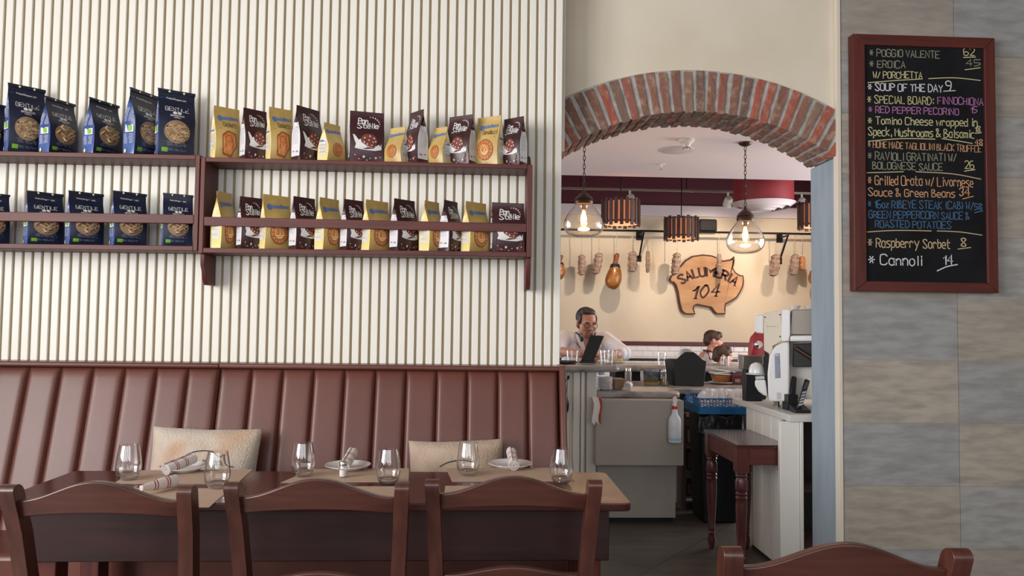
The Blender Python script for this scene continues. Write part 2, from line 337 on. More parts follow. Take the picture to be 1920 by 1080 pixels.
# slatted wall: cream battens, groove shade painted into the tan backing, one panel pattern
mb = MB(); mb.m = 1
mb.box(-3.7, XE, SLY + .0105, SLY + .10, 0, HM)
mb.m = 0; pitch = .0392; x = XE - .0285; first = True
while x > -3.6:
    wv = .0285 if not first else .0285
    x0, x1 = x, x + wv; b = .002
    mb.prism([(x0, SLY + .011), (x0, SLY + .0015), (x0 + b, SLY), (x1 - b, SLY), (x1, SLY + .0015), (x1, SLY + .011)], .3, HM, ax='z')
    x -= pitch; first = False
struct(mb.build('wall_left', [M['slat'], M['groove']], smooth=0))
mb = MB(); mb.box(XE + .001, XE + .016, SLY + .03, SLY + .10, at(1055, 281, SLY).z, HM)
struct(mb.build('trim_1', M['edge']))
mb = MB(); mb.box(-3.7, XE - .02, SLY + .101, 3.64, 0, HM); struct(mb.build('wall_core', M['plaster']))

# arch wall with a segmental opening
def fit_circle(P):
    import itertools
    sx = sum(p[0] for p in P) / len(P); sz = sum(p[1] for p in P) / len(P)
    a = [[0] * 4 for _ in range(3)]
    for x, z in P:
        x -= sx; z -= sz; q = x * x + z * z; r = (x, z, 1)
        for i in range(3):
            for j in range(3): a[i][j] += r[i] * r[j]
            a[i][3] += r[i] * q
    m = Matrix([row[:3] for row in a]); s = m.inverted() @ Vector([row[3] for row in a])
    cx, cz = s.x / 2, s.y / 2; rr = math.sqrt(s.z + cx * cx + cz * cz); return cx + sx, cz + sz, rr
IN = [(1081, 272), (1109, 253), (1139, 237), (1165, 229), (1190, 224.6), (1245, 216), (1276, 213), (1328, 213), (1382, 220), (1434, 233), (1488, 252), (1534, 277.6), (1560, 292)]
EX = [(1060, 183), (1116, 160), (1167, 146), (1230, 134), (1276, 131), (1328, 133), (1388, 142), (1460, 160), (1517, 181.6), (1563, 203)]
acx, acz, ari = fit_circle([(at(x, y, ARY0).x, at(x, y, ARY0).z) for x, y in IN])
ecx, ecz, aro = fit_circle([(at(x, y, ARY0).x, at(x, y, ARY0).z) for x, y in EX])
def arc_pt(cx, cz, r, x): return cz + math.sqrt(max(r * r - (x - cx) ** 2, 0))
XL = 2 * acx - XJ                            # left jamb, symmetrical
zs = arc_pt(acx, acz, ari, XJ)
N = 40; xs = [XL + (XJ - XL) * i / N for i in range(N + 1)]
mb = MB()
mb.loft([[(x, ARY0, arc_pt(acx, acz, ari, x) + .02), (x, ARY0, HM), (x, ARY1, HM), (x, ARY1, arc_pt(acx, acz, ari, x) + .02)] for x in xs])
mb.box(-3.7, XL, ARY0, ARY1, 0, HM)
struct(mb.build('wall_middle', M['plaster'], smooth=30))
# right jamb of the arch: blue-grey inside face and cream corner strip
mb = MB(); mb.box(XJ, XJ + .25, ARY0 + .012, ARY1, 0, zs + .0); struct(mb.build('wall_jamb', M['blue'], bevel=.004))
mb = MB(); mb.box(XJ + .001, XJ + .02, ARY0 - .03, ARY0 + .011, 0, HM); struct(mb.build('trim_2', M['edge'], bevel=.002))
mb = MB(); mb.box(XJ + .02, 3.6, ARY0 + .005, ARY1, zs + .001, HM); mb.box(XJ + .251, 3.6, ARY0 + .005, ARY1, 0, zs); struct(mb.build('wall_pier', M['plaster']))
# brick arch ring: mortar bed and rough voussoirs three bricks deep
a0 = math.atan2(XL - acx, zs - acz); a1 = math.atan2(XJ - acx, zs - acz)
FR = ARY0 - .012
def ringpt(a, r, y): return (acx + r * math.sin(a), y, acz + r * math.cos(a))
th = aro - ari
def outer(a):     # radius of the (flatter) extrados seen from the intrados centre
    lo, hi = ari, ari + .5
    for _ in range(30):
        m_ = (lo + hi) / 2; x, _y, z = ringpt(a, m_, 0)
        if (x - ecx) ** 2 + (z - ecz) ** 2 < aro * aro: lo = m_
        else: hi = m_
    return (lo + hi) / 2
mb = MB(); mb.m = 0; K = 60
mb.loft([[ringpt(a, ari + .006, FR + .006), ringpt(a, outer(a), FR + .006), ringpt(a, outer(a), ARY1 + .004), ringpt(a, ari + .006, ARY1 + .004)] for a in [a0 + (a1 - a0) * i / K for i in range(K + 1)]])
mb.m = 1; NB = 27; da = (a1 - a0) / NB; rnd = random.Random(5)
for i in range(NB):
    ac = a0 + da * (i + .5); hw = da * .33
    for j, (ya, yb) in enumerate(((FR - .002, FR + .085), (FR + .094, FR + .175), (FR + .184, ARY1 + .008))):
        w0 = hw * rnd.uniform(.93, 1.05); sh = rnd.uniform(-.06, .06) * da; ri = ari + rnd.uniform(-.004, .004); ro = outer(ac) - rnd.uniform(.002, .012)
        n = 5; P = []
        for yy in (ya, yb):
            rg = []
            for k in range(n + 1): rg.append((-1, k / n))
            for k in range(n, -1, -1): rg.append((1, k / n))
            P.append([ringpt(ac + sh + sgn * (w0 + rnd.uniform(-.05, .05) * da), ri + (ro - ri) * t, yy + rnd.uniform(-.002, .002)) for sgn, t in rg])
        mb.loft(P)
brick_arch = struct(mb.build('trim_3', [M['mortar'], M['brick']], smooth=0, bevel=.0025))

# tiled wall on the right: stacked large tiles, beige and blue-grey in turn
TY = ARY0 - .025
bei = island_mat('beige_stone_tile', [rgb(174, 166, 154), rgb(180, 171, 158), rgb(168, 160, 150)], .5, rgb(142, 136, 129), 7, .05, (1.2, 1, 5), .8, .35, .7)
gry = island_mat('grey_stone_tile', [rgb(168, 167, 165), rgb(174, 172, 168), rgb(162, 162, 162)], .5, rgb(134, 133, 131), 7, .05, (1.2, 1, 5), .8, .35, .7)
mb = MB(); mb.m = 0; mb.box(XJ + .021, 3.6, TY + .004, ARY0, 0, HM)
zj = at(1680, 559, TY).z; xj = at(1795, 560, TY).x; tw, thh = .61, (at(1680, 559, TY).z - at(1680, 911.5, TY).z) / 3
for r in range(-6, 10):
    for c in range(-1, 4):
        x0 = xj + (c - 1) * tw; x1 = x0 + tw; z1 = zj - (r - 0) * thh; z0 = z1 - thh
        x0 = max(x0, XJ + .022); x1 = min(x1, 3.6); z0 = max(z0, 0); z1 = min(z1, HM)
        if x1 - x0 < .01 or z1 - z0 < .01: continue
        mb.m = 1 + (r + c + 1) % 2; g = .0013
        mb.box(x0 + g, x1 - g, TY, TY + .006, z0 + g, z1 - g)
struct(mb.build('wall_right', [M['grout'], bei, gry], smooth=0))

# floor
fm = mat('floor_tile', rgb(88, 82, 76), .45, col2=rgb(74, 69, 64), scale=4, stretch=(1, 4, 1)); nt = fm.node_tree
tc = nt.nodes.new('ShaderNodeTexCoord'); mp = nt.nodes.new('ShaderNodeMapping'); mp.inputs['Rotation'].default_value = (0, 0, R(40)); bk = nt.nodes.new('ShaderNodeTexBrick')
nt.links.new(tc.outputs['Object'], mp.inputs[0]); nt.links.new(mp.outputs[0], bk.inputs['Vector']); bk.offset = 0; bk.inputs['Scale'].default_value = 1
bk.inputs['Brick Width'].default_value = .9; bk.inputs['Row Height'].default_value = .9; bk.inputs['Mortar Size'].default_value = .004
pb = nt.nodes['Principled BSDF']; src = pb.inputs['Base Color'].links[0].from_socket
nt.links.new(_mix(nt, src, rgb(48, 44, 42), bk.outputs['Fac']), pb.inputs['Base Color'])
mb = MB(); mb.box(-3.8, 5.2, -2.8, 10.2, -.1, 0); struct(mb.build('floor', fm))
# dining room shell behind and beside the camera
mb = MB(); mb.box(-3.8, 3.8, -2.8, ARY1, HM, HM + .1); struct(mb.build('ceiling', M['dado']))
def holed_wall(name, L, spans, z0, z1, put, m):
    mb = MB(); prev = L[0]
    for a, b in spans:
        put(mb, prev, a, 0, HM); put(mb, a, b, 0, z0); put(mb, a, b, z1, HM); prev = b
    put(mb, prev, L[1], 0, HM); struct(mb.build(name, m))
wl = [(-2.25, -1.25), (-1.05, -.05), (.15, 1.15)]
holed_wall('wall_side', (-2.8, SLY + .1), wl, 1.0, 2.9, lambda mb, a, b, c, d: mb.box(WLX - .1, WLX, a, b, c, d), M['dado'])
wb = [(-2.8, -1.6), (-1.2, 0), (.4, 1.6), (1.8, 3.0)]
holed_wall('wall_street', (-3.8, 3.8), wb, 1.05, 2.95, lambda mb, a, b, c, d: mb.box(a, b, WBY - .1, WBY, c, d), M['dado'])
mb = MB(); mb.box(3.6, 3.7, -2.8, ARY1, 0, HM); struct(mb.build('wall_far_right', M['dado']))
k = 0
for a, b in wl:
    k += 1; mb = MB(); mb.m = 0; mb.box(WLX - .07, WLX - .066, a, b, 1.0, 2.9); mb.m = 1
    for y in (a, (a + b) / 2 - .02, b - .04): mb.box(WLX - .09, WLX - .04, y, y + .04, 1.0, 2.9)
    mb.box(WLX - .09, WLX - .04, a, b, 1.0, 1.04); mb.box(WLX - .09, WLX - .04, a, b, 2.86, 2.9)
    struct(mb.build('window_%d' % k, [M['pane'], M['white']]))
for a, b in wb:
    k += 1; mb = MB(); mb.m = 0; mb.box(a, b, WBY - .07, WBY - .066, 1.05, 2.95); mb.m = 1
    for x in (a, (a + b) / 2 - .02, b - .04): mb.box(x, x + .04, WBY - .09, WBY - .04, 1.05, 2.95)
    mb.box(a, b, WBY - .09, WBY - .04, 1.05, 1.09); mb.box(a, b, WBY - .09, WBY - .04, 2.91, 2.95)
    struct(mb.build('window_%d' % k, [M['pane'], M['white']]))
# bar room shell
CZ, CY, BY, HB = 2.75, 7.4, 10.0, 3.5
mb = MB(); mb.box(-3.1, 5.1, ARY1, CY, CZ, CZ + .08); struct(mb.build('ceiling_bar', M['ceil']))
mb = MB(); mb.box(-3.1, 5.1, CY - .02, CY, CZ + .08, HB); mb.box(-3.1, 5.1, CY, BY + .1, HB, HB + .08); struct(mb.build('ceiling_maroon', M['maroon']))
zt = at(1300, 387, BY).z; zr = at(1240, 648, BY - .02).z; zr1 = at(1240, 640.5, BY - .02).z
mb = MB(); mb.m = 0; mb.box(-3.1, 5.1, BY, BY + .1, 0, zt); mb.m = 1; mb.box(-3.1, 5.1, BY, BY + .1, zt, HB); struct(mb.build('wall_back', [M['backwall'], M['maroon']]))
mb = MB(); mb.box(-3, 5, BY - .06, BY, at(1240, 406, BY).z, zt - .0); struct(mb.build('trim_4', M['ceil'], bevel=.01))
mb = MB(); mb.box(-3, 5, BY - .03, BY, zr, zr1); struct(mb.build('trim_5', M['maroon_wood'], bevel=.006))
# white bevelled wall tiles with a black border course
wt = mat('white_wall_tile', rgb(236, 226, 224), .15); bt = mat('black_border', rgb(26, 22, 24), .3)
mb = MB(); mb.m = 2; mb.box(-1.5, 5, BY - .008, BY, .3, zr); mb.m = 0
tw2, th2 = .147, .0765; z = zr - .002; row = 0; zb = at(1200, 672, BY).z
while z > .42:
    hh = th2
    if z - hh < zb and z > zb - .03 and not any(False for _ in ()):
        hh = z - zb if z - zb > .01 else th2
    x = -1.5 + (tw2 / 2 if row % 2 else 0)
    while x < 5:
        g = .0015; c = .009
        lo = [(x + g, BY - .009, z - hh + g), (x + tw2 - g, BY - .009, z - hh + g), (x + tw2 - g, BY - .009, z - g), (x + g, BY - .009, z - g)]
        hi = [(x + g + c, BY - .015, z - hh + g + c), (x + tw2 - g - c, BY - .015, z - hh + g + c), (x + tw2 - g - c, BY - .015, z - g - c), (x + g + c, BY - .015, z - g - c)]
        mb.loft([lo, hi]); x += tw2
    z -= hh; row += 1
    if abs(z - zb) < .002: mb.m = 1; mb.box(-1.5, 5, BY - .02, BY - .008, z - .03, z); mb.m = 0; z -= .031
struct(mb.build('wall_wainscot', [wt, bt, M['grout']], smooth=0))
for nm, X0, X1, wy in (('wall_bar_left', -3.1, -3.0, (5.4, 7.8)), ('wall_bar_right', 5.0, 5.1, (5.0, 7.6))):
    mb = MB(); a, b = wy
    for y0, y1, z0, z1 in ((ARY1, a, 0, HB), (b, BY, 0, HB), (a, b, 0, .65), (a, b, 2.55, HB)): mb.box(X0, X1, y0, y1, z0, z1)
    struct(mb.build(nm, M['backwall']))
    k += 1; mb = MB(); xm = (X0 + X1) / 2; mb.m = 0; mb.box(xm - .002, xm + .002, a, b, .65, 2.55); mb.m = 1
    for y in (a, (a + b) / 2 - .02, b - .04): mb.box(xm - .02, xm + .02, y, y + .04, .65, 2.55)
    struct(mb.build('window_%d' % k, [M['pane'], M['white']]))
# ------------------------------------------------------------------ wall shelves
SFY, SBY = 3.065, SLY - .001                 # shelf front and back
def slope_z(pa, pb):                         # a board's height along x, read at two points of its front edge
    A, B = at(*pa, SFY), at(*pb, SFY)
    return lambda x: A.z + (B.z - A.z) * (x - A.x) / (B.x - A.x)
def X(px, py, Y=SFY): return at(px, py, Y).x
def board(mb, x0, x1, fz, t, y0, y1):
    mb.add([(x0, y0, fz(x0) - t), (x1, y0, fz(x1) - t), (x1, y1, fz(x1) - t), (x0, y1, fz(x0) - t), (x0, y0, fz(x0)), (x1, y0, fz(x1)), (x1, y1, fz(x1)), (x0, y1, fz(x0))],
           [(0, 3, 2, 1), (4, 5, 6, 7), (0, 1, 5, 4), (1, 2, 6, 5), (2, 3, 7, 6), (3, 0, 4, 7)])
fz_lu = slope_z((0, 283), (364, 290.5)); fz_lr = slope_z((0, 397), (364, 402.5)); fz_ll = slope_z((0, 456.5), (364, 461))
fz_ru = slope_z((383, 294.5), (988, 308.5)); fz_rr = slope_z((383, 406), (988, 419)); fz_rl = slope_z((383, 464.5), (988, 472.5))
def side_panel(root, x0, x1, ztop, zbot, m):
    mb = MB(); mb.prism([(SFY, zbot), (SFY, ztop), (SFY + .05, ztop + .004), (SFY + .09, ztop + .02), (SFY + .125, ztop + .055), (SBY, ztop + .07), (SBY, zbot)], x0, x1, ax='x')
    return mb.build('side_panel', m, root, True, bevel=.002)
def bracket(root, x0, x1, zt, drop):
    mb = MB(); y0 = SFY + .025
    mb.prism([(y0, zt), (y0 + .002, zt - drop * .35), (y0 + .02, zt - drop * .6), (y0 + .028, zt - drop * .85), (y0 + .05, zt - drop), (SBY, zt - drop), (SBY, zt)], x0, x1, ax='x')
    return mb.build('bracket', M['redz'], root, True, bevel=.003)
xL0 = -2.75; xL1 = X(373, 380); xa = X(364, 380)
sh = thing('wall_shelf', 'dark red wooden two tier shelf holding the navy pasta bags', 'shelf', (xL0, SBY, fz_ll(xL0)))
for nm, fz, t, y0, x1 in (('upper_board', fz_lu, .019, SFY, xa), ('lower_board', fz_ll, .02, SFY, xa)):
    mb = MB(); board(mb, xL0, x1, fz, t, y0, SBY); mb.build(nm, M['red'], sh, True, bevel=.002)
mb = MB(); board(mb, xL0, xa, fz_lr, .037, SFY, SFY + .014); mb.build('front_rail', M['red'], sh, True, bevel=.002)
mb = MB(); mb.box(xa + .0003, xL1 - .0003, SFY - .001, SBY, fz_ll(xa) - .02, fz_lu(xa) + .001); mb.build('side_panel', M['redz'], sh, True, bevel=.002)
mb = MB(); mb.box(xL0 - .02, xL0 - .0003, SFY - .001, SBY, fz_ll(xL0) - .02, fz_lu(xL0) + .001); mb.build('side_panel', M['redz'], sh, True, bevel=.002)
xR0 = X(374, 380); xR0b = X(383, 380); xR1 = X(997.5, 400); xR1b = X(988, 400)
sh2 = thing('wall_shelf', 'dark red wooden two tier shelf holding the yellow and brown biscuit bags', 'shelf', (xR0, SBY, fz_rl(xR0)))
for nm, fz, t in (('upper_board', fz_ru, .018), ('lower_board', fz_rl, .02)):
    mb = MB(); board(mb, xR0b, xR1b, fz, t, SFY + .001, SBY); mb.build(nm, M['red'], sh2, True, bevel=.002)
mb = MB(); board(mb, xR0b, xR1b, fz_rr, .037, SFY + .001, SFY + .015); mb.build('front_rail', M['red'], sh2, True, bevel=.002)
side_panel(sh2, xR0 + .0003, xR0b - .0003, fz_ru(xR0), fz_rl(xR0) - .022, M['redz']); side_panel(sh2, xR1b + .0003, xR1, fz_ru(xR1), fz_rl(xR1) - .022, M['redz'])
bracket(sh2, xR0, xR0b, fz_rl(xR0) - .0225, .125); bracket(sh2, xR1b, xR1, fz_rl(xR1) - .0225, .13)

# ------------------------------------------------------------------ bags of pasta and biscuits
class BagShape:
    def __init__(s, w, d, h, t0=.5, t1=.93, flare=1.0, gus=.028):
        s.w, s.d, s.h, s.t0, s.t1, s.fl, s.g = w, d, h, t0, t1, flare, gus
    def taper(s, t):
        if t < s.t0: return 0
        k = min(1, (t - s.t0) / (s.t1 - s.t0)); return k * k * (3 - 2 * k) * .35 + k * .65
    def hw(s, t): return s.w / 2 * (1 - .03 * math.sin(math.pi * min(1, t / .6)) + (s.fl - 1) * t)
    def hd(s, t): return max(.0016, s.d / 2 * (1 + .1 * math.sin(math.pi * min(1, t / .55))) * (1 - s.taper(t)))
    def front(s, x, z, off=.0008):
        t = min(max(z / s.h, 0), 1); hw = s.hw(t); u = max(-1, min(1, x / hw))
        wr = .0016 * math.sin(55 * x + 31 * z) * math.sin(23 * z - 38 * x + 1) + .0012 * math.sin(120 * z + 60 * x)
        b = (1 - u * u) * (.011 * math.sin(math.pi * min(1, t / .75)) if t < .75 else 0)
        return Vector((u * hw, -s.hd(t) - b - off - (wr * (1 - u ** 4) if t < .92 else 0), z))
    def side(s, y, z, sg=-1, off=.0008):
        t = min(max(z / s.h, 0), 1); hd = s.hd(t); v = max(-1, min(1, y / hd)); tp = s.taper(t)
        inw = (s.g * tp * (1 - abs(v)) if t < s.t1 else 0) - .004 * (1 - v * v) * (1 - tp) + .0022 * math.sin(40 * z + 70 * y) * (1 - v * v)
        return Vector((sg * (s.hw(t) - inw + off), v * hd, z))
    def body(s, mb):
        rings = []; T = [0, .012, .08, .18, .28, .38, .48, .55, .62, .69, .76, .82, .88, .93, .965, 1]; us = [-1, -.7, -.35, 0, .35, .7, 1]
        for t in T:
            z = t * s.h; hw, hd = s.hw(t), s.hd(t); k = .97 if t == 0 else 1
            r = [s.front(u * hw * k, z, 0) for u in us] + [s.side(v * hd, z, 1, 0) for v in (-.5, 0, .5)]
            r += [Vector((p.x, -p.y, p.z)) for p in [s.front(u * hw * k, z, 0) for u in us[::-1]]] + [s.side(v * hd, z, -1, 0) for v in (.5, 0, -.5)]
            rings.append(r)
        n = 20; o0 = len(mb.v); mb.v += [v for r in rings for v in r]
        for k in range(len(rings) - 1):
            for i in range(n):
                j = (i + 1) % n; mb.f.append([o0 + k * n + i, o0 + k * n + j, o0 + (k + 1) * n + j, o0 + (k + 1) * n + i])
                sd = (6 <= i < 10 or 16 <= i < 20) and k < 12; mb.mi.append(1 if sd else 0)
        mb.f.append([o0 + i for i in range(n)][::-1]); mb.mi.append(0); mb.f.append([o0 + (len(rings) - 1) * n + i for i in range(n)]); mb.mi.append(0)
def lines(mb, rows, x0, x1, f, th, rnd, brk=.0):
    for z in rows:
        a = x0 + rnd.uniform(0, .15) * (x1 - x0); b = x1 - rnd.uniform(0, .25) * (x1 - x0); x = a
        while x < b:
            l = rnd.uniform(.1, .3) * (x1 - x0); mb.ribbon([(x, z), (min(b, x + l), z)], th, f); x += l + .08 * (x1 - x0)
def pasta_bag(w, d, h, shape):
    s = BagShape(w, d, h, .55 if h > .23 else .48, .9); r = thing('pasta_bag', 'x', 'pasta bag'); rnd = random.Random(int(h * 1000))
    mb = MB(); s.body(mb); mb.build('bag_body', [M['navy'], M['navys']], r, smooth=50, recalc=True)
    F = lambda x, z: s.front(x, z, .0012); G = lambda y, z: s.side(y, z, -1, .0012)
    k = w / .13; q = h / .25
    mb = MB(); mb.prism([(-.0075, 1.0 * h), (-.0075, .955 * h), (-.0035, .955 * h), (-.0035, .985 * h), (.003, .985 * h), (.003, 1.0 * h), (0, 1.006 * h)], -w * .515, w * .515, ax='x'); mb.build('top_fold', M['navy'], r)
    for sx in (-.2, .2):
        mb = MB(); mb.ell((sx * w, -.0085, .972 * h), (.0042, .0025, .0042), 10, 6); mb.build('fastener', M['golds'], r)
    mb = MB(); write(mb, 'Pasta di Gragnano I.G.P.', -.036 * k, .865 * h, .0055 * q, .072 * k, .0010, F, tilt=-.04); mb.build('lettering', M['print'], r, smooth=0, recalc=False); mb = MB()
    write(mb, 'GENTILE', -.041 * k, .675 * h, .0155 * q, .082 * k, .0018, F, gap=1.4, serif=True); mb.build('lettering', M['print'], r, smooth=0, recalc=False)
    mb = MB()
    for sx in (-.008, .008): mb.disc(sx * k, .645 * h, .0075 * k, .006 * q, F, 2, 14)
    mb.build('medallion', M['print'], r, smooth=0, recalc=False); mb = MB(); write(mb, 'GRAGNANO', -.024 * k, .59 * h, .0055 * q, .048 * k, .0012, F); write(mb, 'NAPOLI', -.012 * k, .562 * h, .004 * q, .024 * k, .0009, F)
    mb.build('lettering', M['print'], r, smooth=0, recalc=False)
    mb = MB(); lines(mb, [.205 * h, .188 * h, .171 * h, .154 * h, .1 * h, .083 * h], -.04 * k, .042 * k, F, .0012, rnd); mb.build('small_print', M['printd'], r, smooth=0, recalc=False)
    cz = .36 * h; mb = MB(); mb.disc(0, cz, .046 * k, .043 * q, F, 4, 28); wn = mb.build('window', M['pastabg'], r, smooth=0, recalc=False)
    mb = MB(); big = shape == 'tube'
    for i in range(26 if big else 70):
        rr = math.sqrt(rnd.random()) * .84; a = rnd.uniform(0, 6.283); x, z = rr * math.cos(a) * .044 * k, cz + rr * math.sin(a) * .041 * q; b = rnd.uniform(-1.0, 1.0)
        L, rad = ((.011, .0062) if big else (.0085, .0017)); p = s.front(x, z, .002); dv = Vector((math.cos(b), 0, math.sin(b) * .8))
        if big:
            T = Matrix.Translation(p) @ dv.to_track_quat('Z', 'Y').to_matrix().to_4x4() @ Matrix.Diagonal((1, .45, 1, 1))
            mb.loft([[(q_ * math.cos(t), q_ * math.sin(t), zz) for t in [2 * math.pi * j / 9 for j in range(9)]] for q_, zz in ((rad * .6, -L * .8), (rad, -L), (rad * .95, 0), (rad, L), (rad * .6, L * .8))], T=T, cap=False)
        else: mb.tube([p - dv * L, p + Vector((0, -.0012, .002)), p + dv * L], rad, 5)
    o = mb.build('pasta', M['pasta'], wn, smooth=50); o['kind'] = 'stuff'
    mb = MB(); x0, x1 = -w * .4, -w * .4 + .021 * k; mb.flat([(x0, .055 * h), (x1, .055 * h), (x1, .115 * h), (x0, .115 * h)], F); mb.build('green_label', M['green'], r, smooth=0, recalc=False)
    mb = MB(); mb.m = 0; y = d * .42
    for y0, y1 in ((-.42, -.02), (.08, .42)):
        mb = MB(); lines(mb, [h * (.70 - .022 * i) for i in range(10)] + [h * (.3 - .022 * i) for i in range(7)], y0 * d, y1 * d, G, .0016, rnd); mb.build('side_print', M['print'], r, smooth=0, recalc=False)
    mb = MB(); mb.m = 0; mb.flat([(-y, .33 * h), (y * .6, .33 * h), (y * .6, .44 * h), (-y, .44 * h)], lambda a, z: s.side(a, z, -1, .0017)); mb.m = 1
    mb.flat([(-.7 * y, .345 * h), (-.05 * y, .345 * h), (-.05 * y, .425 * h), (-.7 * y, .425 * h)], lambda a, z: s.side(a, z, -1, .0024)); mb.build('side_label', [M['print'], M['green']], r, smooth=0, recalc=False)
    mb = MB(); mb.disc(d * .25, .05 * h, .0065, .008, lambda a, z: s.side(a, z, -1, .002), 2, 14); mb.build('origin_seal', M['golds'], r, smooth=0, recalc=False)
    return r
def star(cx, cz, r0, f, mb, n=5):
    mb.flat([(cx + (r0 if i % 2 == 0 else r0 * .45) * math.sin(math.pi * i / n), cz + (r0 if i % 2 == 0 else r0 * .45) * math.cos(math.pi * i / n)) for i in range(2 * n)], f)
def stelle_bag(w, d, h):
    s = BagShape(w, d, h, .5, .92); r = thing('biscuit_bag', 'x', 'biscuit bag'); rnd = random.Random(3)
    mb = MB(); s.body(mb); mb.build('bag_body', [M['choc'], M['choc']], r, smooth=50)
    F = lambda o: (lambda x, z: s.front(x, z, o)); k = w / .13; q = h / .21
    for sg in (-1, 1):
        mb = MB(); g = [[s.side(v * s.hd(t), t * h, sg, .0012) for v in (-.9, -.45, 0, .45, .9)] for t in (.07, .18, .28, .38, .48, .55, .62, .69)]
        mb.loft(g, closed=False, cap=False)
        sp = mb.build('side_panel', M['foil'], r, smooth=50); mb = MB(); G = lambda a, z, sg=sg: s.side(a, z, sg, .002); lines(mb, [h * (.6 - .018 * i) for i in range(18)], -d * .36, d * .36, G, .0007, rnd); mb.ribbon([(-d * .3, .15 * h), (-d * .12, .15 * h)], .006, G); mb.ribbon([(d * .1, .16 * h), (d * .3, .16 * h)], .004, G)
        mb.build('small_print', M['printd'], sp, smooth=0, recalc=False)
    mb = MB(); f = F(.0018); write(mb, 'Pan', -.034 * k, .755 * h, .022 * q, .036 * k, .0036, f, gap=1.0, slant=.1); write(mb, 'di', .006 * k, .735 * h, .0075 * q, .006 * k, .0016, f); write(mb, 'Stelle', -.038 * k, .645 * h, .022 * q, .08 * k, .0036, f, gap=.8, slant=.1, tilt=.06)
    mb.build('lettering', M['print'], r, smooth=0, recalc=False)
    mb = MB()
    for i in range(8):
        a = R(100 - 19 * i); star(.018 * k + .03 * k * math.cos(a), .755 * h + .03 * q * math.sin(a), .0024 + .0022 * math.sin(i * .5 + .3), f, mb, 4)
    for x, z, rr in ((-.03, .05, .003), (-.012, .09, .0065), (.012, .065, .003), (.034, .08, .0055), (.05, .1, .003), (-.045, .12, .003), (0, .03, .003)): star(x * k, z * h / .21 * .21 + .0, rr * k, f, mb)
    mb.build('stars', M['print'], r, smooth=0, recalc=False)
    mb = MB(); mb.disc(.006 * k, .395 * h, .031 * k, .031 * q, F(.0014), 4, 26); bi = mb.build('biscuit_picture', M['cocoa'], r, smooth=0, recalc=False)
    mb = MB()
    for x, z in ((-.016, .012), (.004, .02), (.02, .012), (-.018, -.006), (0, .003), (.016, -.004), (-.006, -.014), (.011, -.017), (.026, -.001)): star(.006 * k + x * k, .395 * h + z * q, .0042 * k, F(.0022), mb)
    mb.build('icing_stars', M['print'], bi, smooth=0, recalc=False)
    mb = MB(); mb.flat([(-.05 * k, .03 * h), (.05 * k, .03 * h), (.052 * k, .2 * h), (-.052 * k, .23 * h)], F(.0012)); mb.build('cocoa_band', M['cocoad'], r, smooth=0, recalc=False)
    mb = MB(); P = [(-.055, .52), (-.047, .5), (-.032, .4), (-.026, .43), (-.022, .36), (0, .29), (.02, .27), (.036, .31), (.042, .28), (.044, .34), (.05, .3), (.054, .36), (.055, .24), (.03, .21), (0, .215), (-.03, .23), (-.048, .25), (-.042, .32), (-.05, .42)]
    n = len(P)
    top = P[:12]; bot = [P[0]] + P[12:][::-1]
    def samp(L, t):
        i = min(int(t * (len(L) - 1)), len(L) - 2); u = t * (len(L) - 1) - i; return (L[i][0] * (1 - u) + L[i + 1][0] * u, L[i][1] * (1 - u) + L[i + 1][1] * u)
    A = [F(.002)(samp(top, t / 22)[0] * k, samp(top, t / 22)[1] * h) for t in range(23)]; B = [F(.002)(samp(bot, t / 22)[0] * k, samp(bot, t / 22)[1] * h) for t in range(23)]
    mb.add(A + B, [(i, i + 1, 24 + i, 23 + i) for i in range(22)]); mb.build('milk_splash', M['print'], r, smooth=0, recalc=False)
    return r
